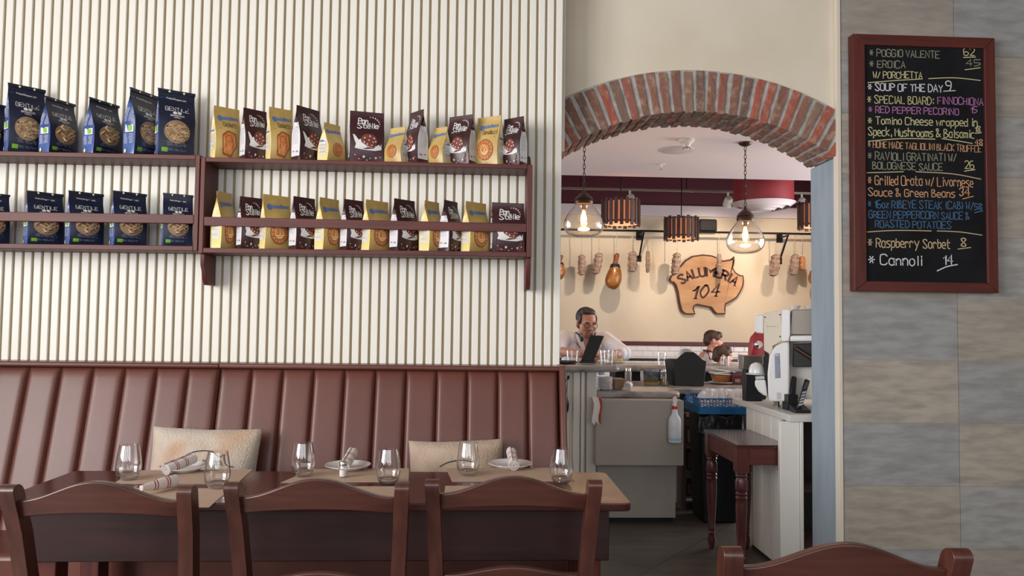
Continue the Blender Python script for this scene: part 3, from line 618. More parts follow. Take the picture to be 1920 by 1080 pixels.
def mulino_bag(w, d, h, word, pic):
    s = BagShape(w, d, h, .38 if h < .17 else .48, .9, flare=1.0 if h > .17 else .86); r = thing('biscuit_bag', 'x', 'biscuit bag'); rnd = random.Random(9)
    mb = MB(); s.body(mb); mb.build('bag_body', [M['gold'], M['golds']], r, smooth=50)
    F = lambda o: (lambda x, z: s.front(x, z, o)); k = w / .13; q = h / .21
    mb = MB(); mb.disc(-.036 * k, .775 * h, .014 * k, .012 * q, F(.0012), 2, 16); write(mb, 'MulinoBianco', -.024 * k, .755 * h, .0125 * q, .078 * k, .0032, F(.0016), gap=1.0, slant=.08, tilt=.05); mb.build('logo', M['logo'], r, smooth=0, recalc=False)
    if word:
        mb = MB(); write(mb, word, -.024 * k, .615 * h, .019 * q, (.07 if len(word) < 9 else .078) * k, .0022, F(.0014), gap=1.2); mb.ribbon([(-.04 * k, .572 * h), (.05 * k, .56 * h)], .0016, F(.0014)); mb.build('lettering', M['brownp'], r, smooth=0, recalc=False)
    mb = MB(); mb.m = 0
    cx, cz = .0, .3 * h
    if pic == 'square':
        P = [(-.03, -.045), (.012, -.055), (.04, -.01), (.036, .04), (-.006, .05), (-.034, .03)]
        for a, m_ in ((1, 1), (.84, 0)):
            mb.m = m_; f = F(.0014 + .0005 * (1 - m_)); n = 24; ring = []
            for i in range(n):
                t = i / n * 6; j = int(t); u = t - j; p0, p1 = P[j % 6], P[(j + 1) % 6]; wv = 1 + .03 * (i % 2); ring.append(((p0[0] * (1 - u) + p1[0] * u) * a * k * wv, (p0[1] * (1 - u) + p1[1] * u) * a * q * wv))
            vs = [f(cx, cz)]; fs = []
            for rr in (.33, .66, 1):
                for p in ring: vs.append(f(cx + p[0] * rr, cz + p[1] * rr))
            for i in range(n):
                fs.append((0, 1 + i, 1 + (i + 1) % n))
                for g in range(2): fs.append((1 + g * n + i, 1 + (g + 1) * n + i, 1 + (g + 1) * n + (i + 1) % n, 1 + g * n + (i + 1) % n))
            mb.add(vs, fs)
        mb.m = 1; mb.ribbon(smooth2([(-.015 * k, cz - .02 * q), (-.018 * k, cz + .02 * q), (.005 * k, cz + .03 * q), (.02 * k, cz), (.012 * k, cz - .025 * q)]), .003, F(.0026)); mb.ribbon([(-.012 * k, cz + .005), (.014 * k, cz + .004)], .003, F(.0026))
    else:
        rad = .04 if pic == 'mill' else .033
        mb.m = 1; mb.disc(cx, cz, rad * 1.1 * k, rad * 1.12 * q, F(.0014), 4, 30); mb.m = 0; mb.disc(cx, cz, rad * 1.0 * k, rad * q, F(.0020), 4, 30); mb.m = 1
        for rr in ((.66,) if pic == 'mill' else (.25, .5, .75)):
            mb.ribbon([(cx + rad * rr * k * math.cos(t), cz + rad * rr * q * math.sin(t)) for t in [2 * math.pi * i / 22 for i in range(23)]], .0024, F(.0027))
        if pic == 'mill':
            for i in range(14):
                t = 2 * math.pi * i / 14; mb.ribbon([(cx + rad * a_ * k * math.cos(t), cz + rad * a_ * q * math.sin(t)) for a_ in (.76, .94)], .003, F(.0027))
            mb.m = 2; f = F(.003); mb.ribbon(smooth2([(cx - .02 * k, cz - .006), (cx - .02 * k, cz + .012 * q), (cx - .008 * k, cz + .02 * q), (cx - .001 * k, cz + .01 * q), (cx - .001 * k, cz - .006)]), .0022, f); mb.ribbon([(cx + .003 * k, cz - .004), (cx + .018 * k, cz + .016 * q)], .0022, f); mb.ribbon([(cx + .018 * k, cz - .004), (cx + .004 * k, cz + .016 * q)], .0022, f); mb.ribbon(smooth2([(cx - .022 * k, cz - .01 * q), (cx, cz - .012 * q), (cx + .022 * k, cz - .008 * q)]), .0026, f); mb.ribbon(smooth2([(cx - .016 * k, cz - .017 * q), (cx, cz - .02 * q), (cx + .016 * k, cz - .015 * q)]), .0026, f)
    mb.build('biscuit_picture', [M['biscuit'], M['biscuitd'], M['cream']], r, smooth=0, recalc=False)
    for sg in (-1, 1):
        mb = MB(); G = lambda a, z, sg=sg: s.side(a, z, sg, .0014)
        for i in range(5):
            z = h * (.16 + .085 * i); mb.flat([(-d * .38, z), (d * .38, z + .002), (d * .38, z + .028 * q * .5), (-d * .38, z + .013 * q)], G)
        sp = mb.build('side_print', M['foil'], r, smooth=0, recalc=False)
        mb = MB(); G = lambda a, z, sg=sg: s.side(a, z, sg, .002); lines(mb, [h * (.2 + .03 * i) for i in range(9)], -d * .36, d * .36, G, .001, rnd); mb.ribbon([(-d * .25, .52 * h), (d * .28, .525 * h)], .006, G); mb.build('small_print', M['logo'], sp, smooth=0, recalc=False)
    return r
PROTO = {}
def place_bag(kind, px0, px1, ytop, ybase, th, fz, label, group):
    th = R(th); Yc = SFY + .068
    key = kind; d = .062
    H0 = {'pasta_long': .255, 'pasta_tube': .225, 'stelle': .2, 'galletti': .2, 'mill': .2, 'tarallucci': .2, 'spiral': .135}[kind]
    if key not in PROTO:
        PROTO[key] = {'pasta_long': lambda: pasta_bag(.13, .065, H0, 'thin'), 'pasta_tube': lambda: pasta_bag(.13, .065, H0, 'tube'), 'stelle': lambda: stelle_bag(.13, .06, H0), 'galletti': lambda: mulino_bag(.13, .06, H0, 'Galletti', 'square'),
                      'mill': lambda: mulino_bag(.13, .06, H0, '', 'mill'), 'tarallucci': lambda: mulino_bag(.13, .06, H0, 'Tarallucci', 'mill'), 'spiral': lambda: mulino_bag(.13, .07, H0, '', 'spiral')}[kind]()
        o = PROTO[key]
    else: o = copy_tree(PROTO[key])
    A, B = at(px0, ybase, Yc), at(px1, ybase, Yc); x = (A.x + B.x) / 2; phi = math.atan2(x, Yc); span = (B.x - A.x) * math.cos(phi)
    dd = .06; c, s = math.cos(abs(th)), math.sin(abs(th))
    w = max(.07, (span * .98 - dd * s) / c); w = min(w, .14)
    th -= phi; c, s = math.cos(abs(th)), math.sin(abs(th))
    lim = .146 if fz in (fz_ll, fz_rl) else .164
    while (w * s + dd * c + .012 * c) > lim and abs(th) > .1: th *= .96; c, s = math.cos(abs(th)), math.sin(abs(th))
    z = fz(x) + .0008; h = at((px0 + px1) / 2, ytop, Yc).z - z
    ext = (w * s + dd * c) / 2; fr0 = SFY + (.017 if lim < .12 else -.004)
    o.location = (x, min(fr0 + ext + .011 * c, SBY - ext - .001), z); o.rotation_euler = (0, 0, th)
    o.scale = (w / .13, dd / .065, h / H0)
    tag(o, label, 'pasta bag' if 'pasta' in kind else 'biscuit bag', group)
gp1, gp2, gb1, gb2 = 'navy pasta bags on the upper left shelf', 'navy pasta bags on the lower left shelf', 'biscuit bags on the upper right shelf', 'biscuit bags on the lower right shelf'
BAGS = [
 ('pasta_tube', -72, 10, 191, 280, 15, fz_lu, 'navy pasta bag cut off by the left frame edge on the upper shelf', gp1),
 ('pasta_long', 5, 84, 162, 283, 14, fz_lu, 'tall navy pasta bag with short thin pasta, leftmost whole one on the upper shelf', gp1),
 ('pasta_tube', 71, 146, 188, 285, 36, fz_lu, 'short navy pasta bag turned right, touching the tall one at its left, upper shelf', gp1),
 ('pasta_tube', 153, 228, 190, 287, 38, fz_lu, 'short navy pasta bag standing alone with gaps on both sides, upper shelf', gp1),
 ('pasta_long', 228, 302, 172, 289, 42, fz_lu, 'tall navy pasta bag turned right, half behind the rightmost navy bag, upper shelf', gp1),
 ('pasta_long', 289, 366, 171, 290, 10, fz_lu, 'tall navy pasta bag facing forward at the right end of the upper left shelf', gp1),
 ('pasta_tube', -56, 19, 362, 456, 14, fz_ll, 'navy pasta bag behind the rail, cut off by the left frame edge', gp2),
 ('pasta_tube', 42, 119, 361, 458, 14, fz_ll, 'navy pasta bag behind the rail, leftmost whole one of the lower shelf', gp2),
 ('pasta_tube', 120, 195, 361, 459, 16, fz_ll, 'navy pasta bag behind the rail, between two close neighbours on the lower shelf', gp2),
 ('pasta_tube', 204, 276, 361, 459, 16, fz_ll, 'navy pasta bag behind the rail, second from the right on the lower left shelf', gp2),
 ('pasta_tube', 303, 363, 365, 461, 6, fz_ll, 'navy pasta bag behind the rail against the shelf side panel at right', gp2),
 ('galletti', 394, 453, 203, 294, 20, fz_ru, 'yellow biscuit bag with square biscuit, first at the left end of the upper shelf', gb1),
 ('stelle', 449, 505, 207, 295, 24, fz_ru, 'dark brown biscuit bag between the two yellow square biscuit bags, upper shelf', gb1),
 ('galletti', 498, 552, 205, 297, 20, fz_ru, 'yellow biscuit bag with square biscuit, between two brown bags on the upper shelf', gb1),
 ('stelle', 545, 606, 203, 299, 38, fz_ru, 'dark brown biscuit bag turned right beside the first small yellow bag, upper shelf', gb1),
 ('spiral', 596, 648, 234, 300, 38, fz_ru, 'small yellow biscuit bag turned right, leftmost small one on the upper shelf', gb1),
 ('stelle', 654, 721, 212, 301, 5, fz_ru, 'dark brown biscuit bag facing straight forward in the middle of the upper shelf', gb1),
 ('spiral', 721, 770, 241, 303, -36, fz_ru, 'small yellow biscuit bag turned left, right of the forward facing brown bag', gb1),
 ('stelle', 757, 804, 210, 305, -54, fz_ru, 'dark brown biscuit bag turned far to the left between two small yellow bags', gb1),
 ('spiral', 803, 848, 241, 306, -36, fz_ru, 'small yellow biscuit bag, rightmost small one on the upper shelf', gb1),
 ('stelle', 834, 893, 218, 307, -32, fz_ru, 'dark brown biscuit bag turned left, left of the tall yellow ring biscuit bag', gb1),
 ('tarallucci', 888, 945, 220, 308, -28, fz_ru, 'tall yellow biscuit bag with Tarallucci lettering near the right end, upper shelf', gb1),
 ('stelle', 936, 989, 222, 309, -36, fz_ru, 'dark brown biscuit bag at the right end of the upper shelf', gb1),
 ('mill', 396, 445, 362, 464, 44, fz_rl, 'yellow biscuit bag behind the rail, first at the left end of the lower shelf', gb2),
 ('stelle', 443, 496, 371, 465, 22, fz_rl, 'dark brown biscuit bag behind the rail, first brown one from the left, lower shelf', gb2),
 ('mill', 485, 548, 367, 466, 24, fz_rl, 'yellow biscuit bag behind the rail with its round biscuit fully seen, second yellow from left', gb2),
 ('stelle', 541, 597, 371, 466, 32, fz_rl, 'dark brown biscuit bag behind the rail, second brown one from the left, lower shelf', gb2),
 ('mill', 589, 643, 373, 467, 38, fz_rl, 'yellow biscuit bag behind the rail, third yellow one from the left, lower shelf', gb2),
 ('stelle', 637, 687, 376, 468, 30, fz_rl, 'dark brown biscuit bag behind the rail, third brown one from the left, lower shelf', gb2),
 ('mill', 676, 735, 377, 468, 36, fz_rl, 'yellow biscuit bag behind the rail, fourth yellow one from the left, lower shelf', gb2),
 ('stelle', 729, 785, 375, 469, 38, fz_rl, 'dark brown biscuit bag behind the rail, fourth brown one from the left, lower shelf', gb2),
 ('mill', 785, 832, 379, 470, 46, fz_rl, 'yellow biscuit bag behind the rail, fifth yellow one from the left, lower shelf', gb2),
 ('stelle', 821, 867, 378, 471, 50, fz_rl, 'dark brown biscuit bag behind the rail, fifth brown one, overlapping yellow bags both sides', gb2),
 ('mill', 863, 919, 380, 472, 40, fz_rl, 'yellow biscuit bag behind the rail, last yellow one at the right, lower shelf', gb2),
 ('stelle', 918, 984, 382, 472, 10, fz_rl, 'dark brown biscuit bag behind the rail alone at the right end, facing forward', gb2),
]
for b in BAGS: place_bag(*b)

# ------------------------------------------------------------------ leather banquette
BTY = 3.13                                   # front of the backrest at its top
zbt = at(560, 692, BTY).z; zlip = at(560, 682.5, BTY - .01).z; xs_ = at(413, 690, BTY).x; xe_ = at(1046, 690, BTY).x
zst = .47; lean = .26
be = thing('banquette_bench', 'long brown leather banquette with vertical channel tufting along the slatted wall', 'bench', (0, SLY - .06, 0))
def channel_back(x0, x1, n, nm):
    mb = MB(); zz = [zst - .02 + (zbt - zst + .02) * t for t in (0, .15, .3, .45, .6, .75, .86, .93, .97, .99, 1)]
    cw = (x1 - x0) / n; m = 18; rows = []
    for z in zz:
        t = (z - zst) / (zbt - zst); yb = BTY - (1 - t) * (zbt - zst) * lean; rd = math.sqrt(max(0, 1 - max(0, (t - .93) / .07) ** 2)) if t > .93 else 1
        row = []
        for c in range(n):
            for i in range(m):
                u = i / m; h = max(0, 1 - abs(2 * u - 1) ** 9) ** .7 * .022 * (.25 + .75 * rd)
                row.append(Vector((x0 + cw * (c + u), yb + .012 - h, z)))
        row.append(Vector((x1, yb + .012, z))); rows.append(row)
    rows.append([Vector((v.x, SLY - .03, zbt)) for v in rows[-1]]); rows.insert(0, [Vector((v.x, SLY - .03, zst - .02)) for v in rows[0]])
    mb.loft(rows, closed=False, cap=False); return mb.build(nm, M['leather'], be, True, smooth=70)
cwid = (xe_ - xs_) / 11
channel_back(xs_ + .002, xe_, 11, 'backrest'); channel_back(xs_ - .002 - cwid * 18, xs_ - .002, 18, 'backrest')
for a, b in ((xs_ - cwid * 18, xs_ - .001), (xs_ + .001, xe_ + .006)):
    mb = MB(); r_ = .012; P = [(BTY - .016, zbt + .001), (BTY - .022, zbt + .006), (BTY - .022, zlip - .004), (BTY - .016, zlip), (SLY - .001, zlip), (SLY - .001, zbt + .001)]
    mb.prism(P, a, b, ax='x'); mb.build('top_rail', M['leather'], be, True, smooth=30, bevel=.003)
mb = MB(); dz = zbt - zst
mb.prism([(BTY - .03, zlip + .004), (SLY - .001, zlip + .004), (SLY - .001, 0.0), (BTY - .02 - lean * (zbt), 0.0), (BTY - .04 - lean * dz, zst)], xe_ + .004, xe_ + .03, ax='x'); mb.build('end_panel', M['leather'], be, True, bevel=.006)
mb = MB(); mb.box(xs_ - cwid * 18, xe_, 2.64, 2.96, zst - .12, zst - .001); mb.build('seat', M['leather'], be, True, bevel=.02)
mb = MB(); mb.box(xs_ - cwid * 18, xe_, 2.70, SLY - .04, 0, zst - .121); mb.build('base', M['apron'], be, True)

# cushions on the banquette
def cushion(px0, px1, pyt, pyb, Y, label, m, tilt, roll=0):
    A = at(px0, pyb, Y); B = at(px1, pyb, Y); w = B.x - A.x; z0 = zst + .001; h = at((px0 + px1) / 2, pyt, Y).z - z0
    r = thing('cushion', label, 'cushion', ((A.x + B.x) / 2, Y - .03, z0))
    T = Matrix.Rotation(R(roll), 4, 'Y') @ Matrix.Rotation(R(-tilt), 4, 'X')
    def P(u, v, sgn, off=0):
        k = (1 - abs(u) ** 2.6) * (1 - abs(v) ** 2.6); ins = .03 * (1 - (1 - abs(u)) ** 2) * 0
        x = u * w / 2 * (1 - .05 * (1 - v * v)) ; z = h / 2 + v * h / 2 * (1 - .05 * (1 - u * u))
        return T @ Vector((x, sgn * (.004 + .056 * k ** .5 + off + .004 * math.sin(9 * u + 5 * v) * k), z))
    mb = MB(); n = 18
    mb.loft([[P(-1 + 2 * i / n, -1 + 2 * j / n, -1) for i in range(n + 1)] + [P(1 - 2 * i / n, -1 + 2 * j / n, 1) for i in range(n + 1)] for j in range(n + 1)])
    mb.build('cushion_body', m, r, smooth=80)
    return r, w, h, P
c1, cw1, ch1, CP = cushion(272, 480, 801, 880, 2.93, 'tan hide throw cushion with a drawn pig outline, on the bench at left', M['hide'], 12, 1)
c2, cw2, ch2, CP2 = cushion(768, 948, 824, 870, 2.94, 'plain beige hide cushion behind the middle glass and plate, leaning on the bench', M['hide2'], 12, -1.5)
def fpx(px, py, w, h, c, Y):                 # a point of the cushion face
    p = at(px, py, Y); return (p.x - c.location.x), (p.z - c.location.z)
def cf(P, w, h): return lambda x, z: P(max(-1, min(1, x / (w / 2))), max(-1, min(1, (z - h / 2) / (h / 2))), -1, .002)
mb = MB(); f = cf(CP, cw1, ch1)
q = lambda L: [fpx(x, y, cw1, ch1, c1, 2.87) for x, y in L]
mb.ribbon(smooth2(q([(318, 878), (332, 862), (350, 852), (370, 848), (388, 849)])), .0042, f); mb.ribbon(smooth2(q([(388, 849), (398, 856), (405, 860), (413, 855)])) + q([(414, 864), (417, 873), (424, 879), (433, 879)]), .0042, f)
mb.build('pig_outline', M['ink'], c1, smooth=0, recalc=False)
mb = MB(); x0, z0 = fpx(374, 875, cw1, ch1, c1, 2.87); write(mb, 'N', x0, z0, .018, .008, .0036, f); x0, z0 = fpx(394, 876, cw1, ch1, c1, 2.87); write(mb, 'TED,', x0, z0, .016, .034, .0036, f); mb.build('lettering', M['ink'], c1, smooth=0, recalc=False)
mb = MB(); f2 = cf(CP2, cw2, ch2); q2 = lambda L: [fpx(x, y, cw2, ch2, c2, 2.88) for x, y in L]
mb.ribbon(smooth2(q2([(826, 878), (840, 871), (858, 867), (876, 867), (890, 871)])), .0042, f2); mb.build('pig_outline', M['ink'], c2, smooth=0, recalc=False)
# ------------------------------------------------------------------ dining table
TZ = .75
def tz(px, py, z=TZ): return atz(px, py, z)
bl, br, fr_, fl = tz(118, 890), tz(1090, 878), tz(1186, 944), tz(-60, 962)
yb = (bl.y + br.y) / 2; yf = fr_.y
P = [Vector((bl.x, yb)), Vector((br.x, yb)), Vector((fr_.x, yf)), Vector((fl.x, yf))]
def rounded(P, rad, n=5):
    out = []
    for i, p in enumerate(P):
        a = (P[i - 1] - p).normalized(); b = (P[(i + 1) % len(P)] - p).normalized(); p0 = p + a * rad; p1 = p + b * rad
        for k in range(n + 1):
            t = k / n; out.append(p0 * (1 - t) ** 2 + p * 2 * t * (1 - t) + p1 * t * t)
    return [(v.x, v.y) for v in out]
tb = thing('dining_table', 'long narrow dark red wooden dining table set for six in front of the banquette', 'table', ((P[0].x + P[1].x) / 2, (yb + yf) / 2, 0))
xt0, xt1 = min(bl.x, fl.x), max(br.x, fr_.x)
PP = [Vector((xt0, yb)), Vector((xt1, yb)), Vector((xt1, yf)), Vector((xt0, yf))]
TOP = PP
mb = MB(); mb.prism(rounded(PP, .03), TZ - .024, TZ, ax='z')
tm = wood('tan_end_tabletop', rgb(72, 34, 31), rgb(52, 22, 22), .22, 0, .4); nt = tm.node_tree; pb = nt.nodes['Principled BSDF']  # mottled tan mixed into the upper face towards the right end
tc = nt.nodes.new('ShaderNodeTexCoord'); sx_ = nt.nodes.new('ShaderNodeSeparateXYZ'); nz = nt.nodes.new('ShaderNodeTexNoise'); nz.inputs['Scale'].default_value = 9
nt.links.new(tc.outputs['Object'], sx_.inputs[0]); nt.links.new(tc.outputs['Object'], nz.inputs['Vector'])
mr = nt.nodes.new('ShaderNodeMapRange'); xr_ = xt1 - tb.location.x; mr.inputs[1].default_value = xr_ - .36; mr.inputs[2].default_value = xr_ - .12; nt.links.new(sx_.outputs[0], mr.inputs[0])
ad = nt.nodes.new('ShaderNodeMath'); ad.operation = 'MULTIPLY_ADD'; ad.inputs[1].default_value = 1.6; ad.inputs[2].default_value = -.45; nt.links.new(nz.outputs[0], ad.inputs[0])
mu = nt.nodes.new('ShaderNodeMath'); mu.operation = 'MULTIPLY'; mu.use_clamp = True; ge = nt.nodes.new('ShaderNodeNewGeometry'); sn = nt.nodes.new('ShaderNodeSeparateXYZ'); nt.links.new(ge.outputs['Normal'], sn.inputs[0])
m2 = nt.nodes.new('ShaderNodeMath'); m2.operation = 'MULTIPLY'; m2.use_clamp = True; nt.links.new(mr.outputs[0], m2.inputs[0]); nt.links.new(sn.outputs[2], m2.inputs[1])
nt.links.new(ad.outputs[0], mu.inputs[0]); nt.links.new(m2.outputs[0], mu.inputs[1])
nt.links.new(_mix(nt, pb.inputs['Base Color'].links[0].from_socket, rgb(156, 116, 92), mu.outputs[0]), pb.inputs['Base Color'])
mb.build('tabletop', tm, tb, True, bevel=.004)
xa0, xa1 = xt0 + .07, at(1141, 1000, yf + .05).x
za = at(1000, 1050, yf + .05).z
for y0, y1 in ((yf + .04, yf + .06), (yb - .06, yb - .04)):
    mb = MB(); mb.box(xa0, xa1, y0, y1, za, TZ - .0245); mb.build('apron', M['apron'], tb, True, bevel=.003)
for x0, x1 in ((xa0, xa0 + .02), (xa1 - .02, xa1)):
    mb = MB(); mb.box(x0, x1, yf + .061, yb - .061, za, TZ - .0245); mb.build('apron', M['apron'], tb, True, bevel=.003)
for x in (xa0 + .06, xa1 - .05):
    for y in (yf + .1, yb - .1):
        mb = MB(); mb.box(x - .03, x + .03, y - .035, y + .035, 0, TZ - .025); mb.build('leg', M['tablez'], tb, True, bevel=.004)

# ------------------------------------------------------------------ dining chairs (back towards the camera)
def make_chair():
    r = thing('dining_chair', 'x', 'chair')
    def post(sx):
        mb = MB(); rings = []
        for z, x, y, hx, hy in ((0, .185, -.005, .016, .017), (.25, .188, .008, .017, .019), (.45, .192, .012, .018, .022), (.6, .197, 0, .018, .022), (.75, .204, -.03, .018, .022), (.83, .208, -.055, .018, .022), (.852, .209, -.062, .018, .022)):
            rings.append([(sx * x - hx, y - hy, z), (sx * x + hx, y - hy, z), (sx * x + hx, y + hy, z), (sx * x - hx, y + hy, z)])
        for i in range(1, 8):
            a = math.pi / 2 * i / 7.3; z, hy = .852 + .021 * math.sin(a), .022 * math.cos(a); y = -.062 - .006 * math.sin(a)
            rings.append([(sx * .2095 - .018, y - hy, z), (sx * .2095 + .018, y - hy, z), (sx * .2095 + .018, y + hy, z), (sx * .2095 - .018, y + hy, z)])
        mb.loft(rings)
        return mb.build('back_post', M['chairz'], r, bevel=.003, smooth=50)
    post(-1); post(1)
    def rail(nm, z0e, z0c, z1e, z1c, yoff, bow, hw):
        mb = MB(); rings = []; n = 24
        for i in range(n + 1):
            u = -1 + 2 * i / n; b = (1 + math.cos(math.pi * u)) / 2; c = 1 - u * u; x = u * hw; y = yoff - bow * c
            lo = z0e + (z0c - z0e) * c; hi = z1e + (z1c - z1e) * b
            rings.append([(x, y - .011 - (.0), lo), (x, y - .011 - .012, hi), (x, y + .011 - .012, hi), (x, y + .011, lo)])
        mb.loft(rings); return mb.build(nm, M['chair'], r, bevel=.003, smooth=50)
    rail('crest_rail', .790, .806, .834, .884, -.042, .022, .193); rail('back_rail', .565, .575, .615, .640, .004, .02, .182)
    mb = MB(); mb.prism([(-.19, .02), (.19, .02), (.205, .38), (.185, .41), (-.185, .41), (-.205, .38)], .445, .47, ax='z'); mb.build('seat', M['chair'], r, bevel=.008)
    for sx in (-1, 1):
        mb = MB(); mb.loft([[(sx * .18 - h, .38 - h, z), (sx * .18 + h, .38 - h, z), (sx * .18 + h, .38 + h, z), (sx * .18 - h, .38 + h, z)] for z, h in ((0, .014), (.444, .019))]); mb.build('front_leg', M['chairz'], r, bevel=.002)
    for sx in (-1, 1):
        mb = MB(); mb.box(sx * .19 - .009, sx * .19 + .009, .02, .37, .2, .225); mb.build('stretcher', M['chairy'], r, bevel=.002)
    for y in (.385, .015):
        mb = MB(); mb.box(-.172, .172, y - .008, y + .008, .4, .444); mb.build('seat_rail', M['chair'], r, bevel=.002)
    return r
ch0 = make_chair()
def put_chair(first, cpx, cpy, zt, lab, rz=0, dz=0):
    o = ch0 if first else copy_tree(ch0)
    p = atz(cpx, cpy, .884 - .002); o.location = (p.x, p.y + .074, 0); o.rotation_euler = (0, 0, R(rz))
    tag(o, lab, 'chair', 'dark wooden chairs'); return o
put_chair(True, 184, 903, 0, 'dark wooden chair with arched crest rail at the left end of the table', -1)
put_chair(False, 596, 898, 0, 'dark wooden chair with arched crest rail in the middle of the table side', -.5)
put_chair(False, 964, 893, 0, 'dark wooden chair with arched crest rail at the right end of the table', 0)
put_chair(False, 1590, 1019, 0, 'dark wooden chair nearest the camera, only its crest seen below the tiled wall', -2)

# ------------------------------------------------------------------ placemats, glasses, plates, napkins, shaker
def mat_paper(corners, label):
    P = [tz(x, y, TZ + .001) for x, y in corners]; c = sum(P, Vector()) / 4; mb = MB()
    mb.add([(p.x, p.y, TZ + .0004) for p in P] + [(p.x, p.y, TZ + .0014) for p in P], [(0, 1, 2, 3), (4, 5, 6, 7), (0, 1, 5, 4), (1, 2, 6, 5), (2, 3, 7, 6), (3, 0, 4, 7)])
    r = bpy.data.objects.new('x', None); r.location = c; o = mb.build('placemat', M['kraft'], smooth=0); bpy.data.objects.remove(r)
    return tag(o, label, 'placemat', 'kraft paper placemats')
mat_paper([(212, 906), (262, 882), (474, 880), (443, 908)], 'tan paper placemat under the plate in front of the pig outline cushion')
mat_paper([(120, 951), (235, 915), (433, 916), (392, 951)], 'tan paper placemat at the left chair, its right corner showing past the chair post')
mat_paper([(526, 905), (585, 880), (767, 878), (766, 903)], 'tan paper placemat behind the salt shaker in the middle of the table')
mat_paper([(505, 948), (525, 912), (746, 912), (752, 944)], 'tan paper placemat mostly hidden behind the middle chair')
mat_paper([(848, 903), (836, 878), (1052, 877), (1078, 902)], 'tan paper placemat under the plate at the right end of the bench side')
mat_paper([(830, 946), (835, 911), (1040, 911), (1075, 944)], 'tan paper placemat mostly hidden behind the right chair')
def make_glass():
    r = thing('stemless_glass', 'x', 'glass')
    out = [(.020, .0005), (.026, .003), (.0345, .016), (.0385, .032), (.0392, .045), (.0375, .066), (.0335, .09), (.0300, .108), (.0292, .112)]
    inn = [(.0284, .112), (.0325, .09), (.0365, .066), (.0382, .045), (.0373, .033), (.031, .019), (.012, .0135), (.0003, .013)]
    mb = MB(); mb.lathe(out + inn, n=40, cap=False); mb.build('bowl', M['glass'], r, smooth=60)
    mb = MB(); mb.lathe([(.0005, .0006), (.0195, .0007), (.0255, .0035), (.0325, .0165), (.030, .0185), (.0115, .0128), (.0003, .0124)], n=40, cap=False); mb.build('base', M['water'], r, smooth=60)
    return r
g0 = make_glass()
GL_ = [(238, 903, 'stemless glass at the back left, nearest the left end of the table'), (405, 919, 'stemless glass on the front placemat in front of the pig outline cushion'), (567, 897, 'stemless glass left of the middle plate and salt shaker'),
       (727, 911, 'stemless glass right of the salt shaker, near the front'), (877, 895, 'stemless glass standing in front of the plain beige cushion'), (1053, 909, 'stemless glass at the right end of the table')]
for i, (px, py, lab) in enumerate(GL_):
    o = g0 if i == 0 else copy_tree(g0); p = tz(px, py - 2, TZ); o.location = (p.x, p.y + .008, TZ + .0016); o.rotation_euler = (0, 0, i); tag(o, lab, 'glass', 'stemless glasses on the dining table')
def make_plate():
    mb = MB(); mb.lathe([(.0005, .003), (.045, .003), (.047, 0.0), (.05, 0.0), (.054, .004), (.078, .014), (.080, .0155), (.0795, .017), (.055, .0085), (.048, .0065), (.0005, .0065)], n=48, cap=False)
    return mb.build('side_plate', M['china'], smooth=60)
pl0 = make_plate(); PLZ = TZ + .0016
PLS = [(345, 883, 'white side plate under the striped napkin in front of the pig outline cushion', 1), (652, 880, 'white side plate behind the salt shaker', 1), (957, 877, 'white side plate with a napkin at the right end of the table', 1)]
plate_pos = []
for i, (px, py, lab, s) in enumerate(PLS):
    o = pl0 if i == 0 else pl0.copy()
    if i: COL.objects.link(o)
    p = tz(px, py, TZ); o.location = (p.x, p.y, PLZ); plate_pos.append(o.location.copy()); tag(o, lab, 'plate', 'white side plates on the dining table')
def napkin_mat():
    m = mat('striped_napkin', rgb(226, 216, 214), .95, bump=.2, scale=150); nt = m.node_tree; b = nt.nodes['Principled BSDF']
    tc = nt.nodes.new('ShaderNodeTexCoord'); sp = nt.nodes.new('ShaderNodeSeparateXYZ'); nt.links.new(tc.outputs['Object'], sp.inputs[0]); acc = None
    for c in (-.028, -.02, .012, .02):
        a = nt.nodes.new('ShaderNodeMath'); a.operation = 'COMPARE'; a.inputs[1].default_value = c; a.inputs[2].default_value = .0016; nt.links.new(sp.outputs[0], a.inputs[0])
        if acc is None: acc = a.outputs[0]
        else:
            d = nt.nodes.new('ShaderNodeMath'); d.operation = 'MAXIMUM'; nt.links.new(acc, d.inputs[0]); nt.links.new(a.outputs[0], d.inputs[1]); acc = d.outputs[0]
    nt.links.new(_mix(nt, rgb(226, 216, 214), rgb(160, 66, 70), acc), b.inputs['Base Color']); return m
NAP = napkin_mat()
def make_napkin(L=.12, r0=.021, cone=1.0):
    mb = MB(); n = 60; turns = 3.2; A = []; th_ = .0032
    for i in range(n + 1):
        t = i / n; a = turns * 2 * math.pi * t; rr = .004 + (r0 - .004) * t; A.append((rr, a))
    prof = [(rr * math.cos(a), rr * math.sin(a)) for rr, a in A] + [((rr - th_) * math.cos(a), (rr - th_) * math.sin(a)) for rr, a in A[::-1]]
    rings = []
    for x, s in ((-L / 2, 1.02), (-L / 2 + .004, 1.05), (0, .96), (L / 2 - .004, cone), (L / 2, cone * .97)):
        rings.append([(x, p[0] * s, p[1] * s + .000) for p in prof])
    mb.loft(rings); return mb.build('napkin_roll', NAP, smooth=50)
np0 = make_napkin(); npc = make_napkin(.115, .021, .45)
def put_napkin(o, loc, rz, lab, tilt=0):
    o.location = loc; o.rotation_euler = (0, R(tilt), R(rz)); tag(o, lab, 'napkin', 'rolled striped napkins')
pp = plate_pos
put_napkin(np0, (pp[0].x - .002, pp[0].y - .03, PLZ + .029), 64, 'rolled white napkin with red stripes on the plate before the pig outline cushion', -9)
o2 = np0.copy(); COL.objects.link(o2); put_napkin(o2, (pp[1].x + .004, pp[1].y - .002, PLZ + .034), 84, 'rolled napkin standing up behind the salt shaker on its plate', -16)
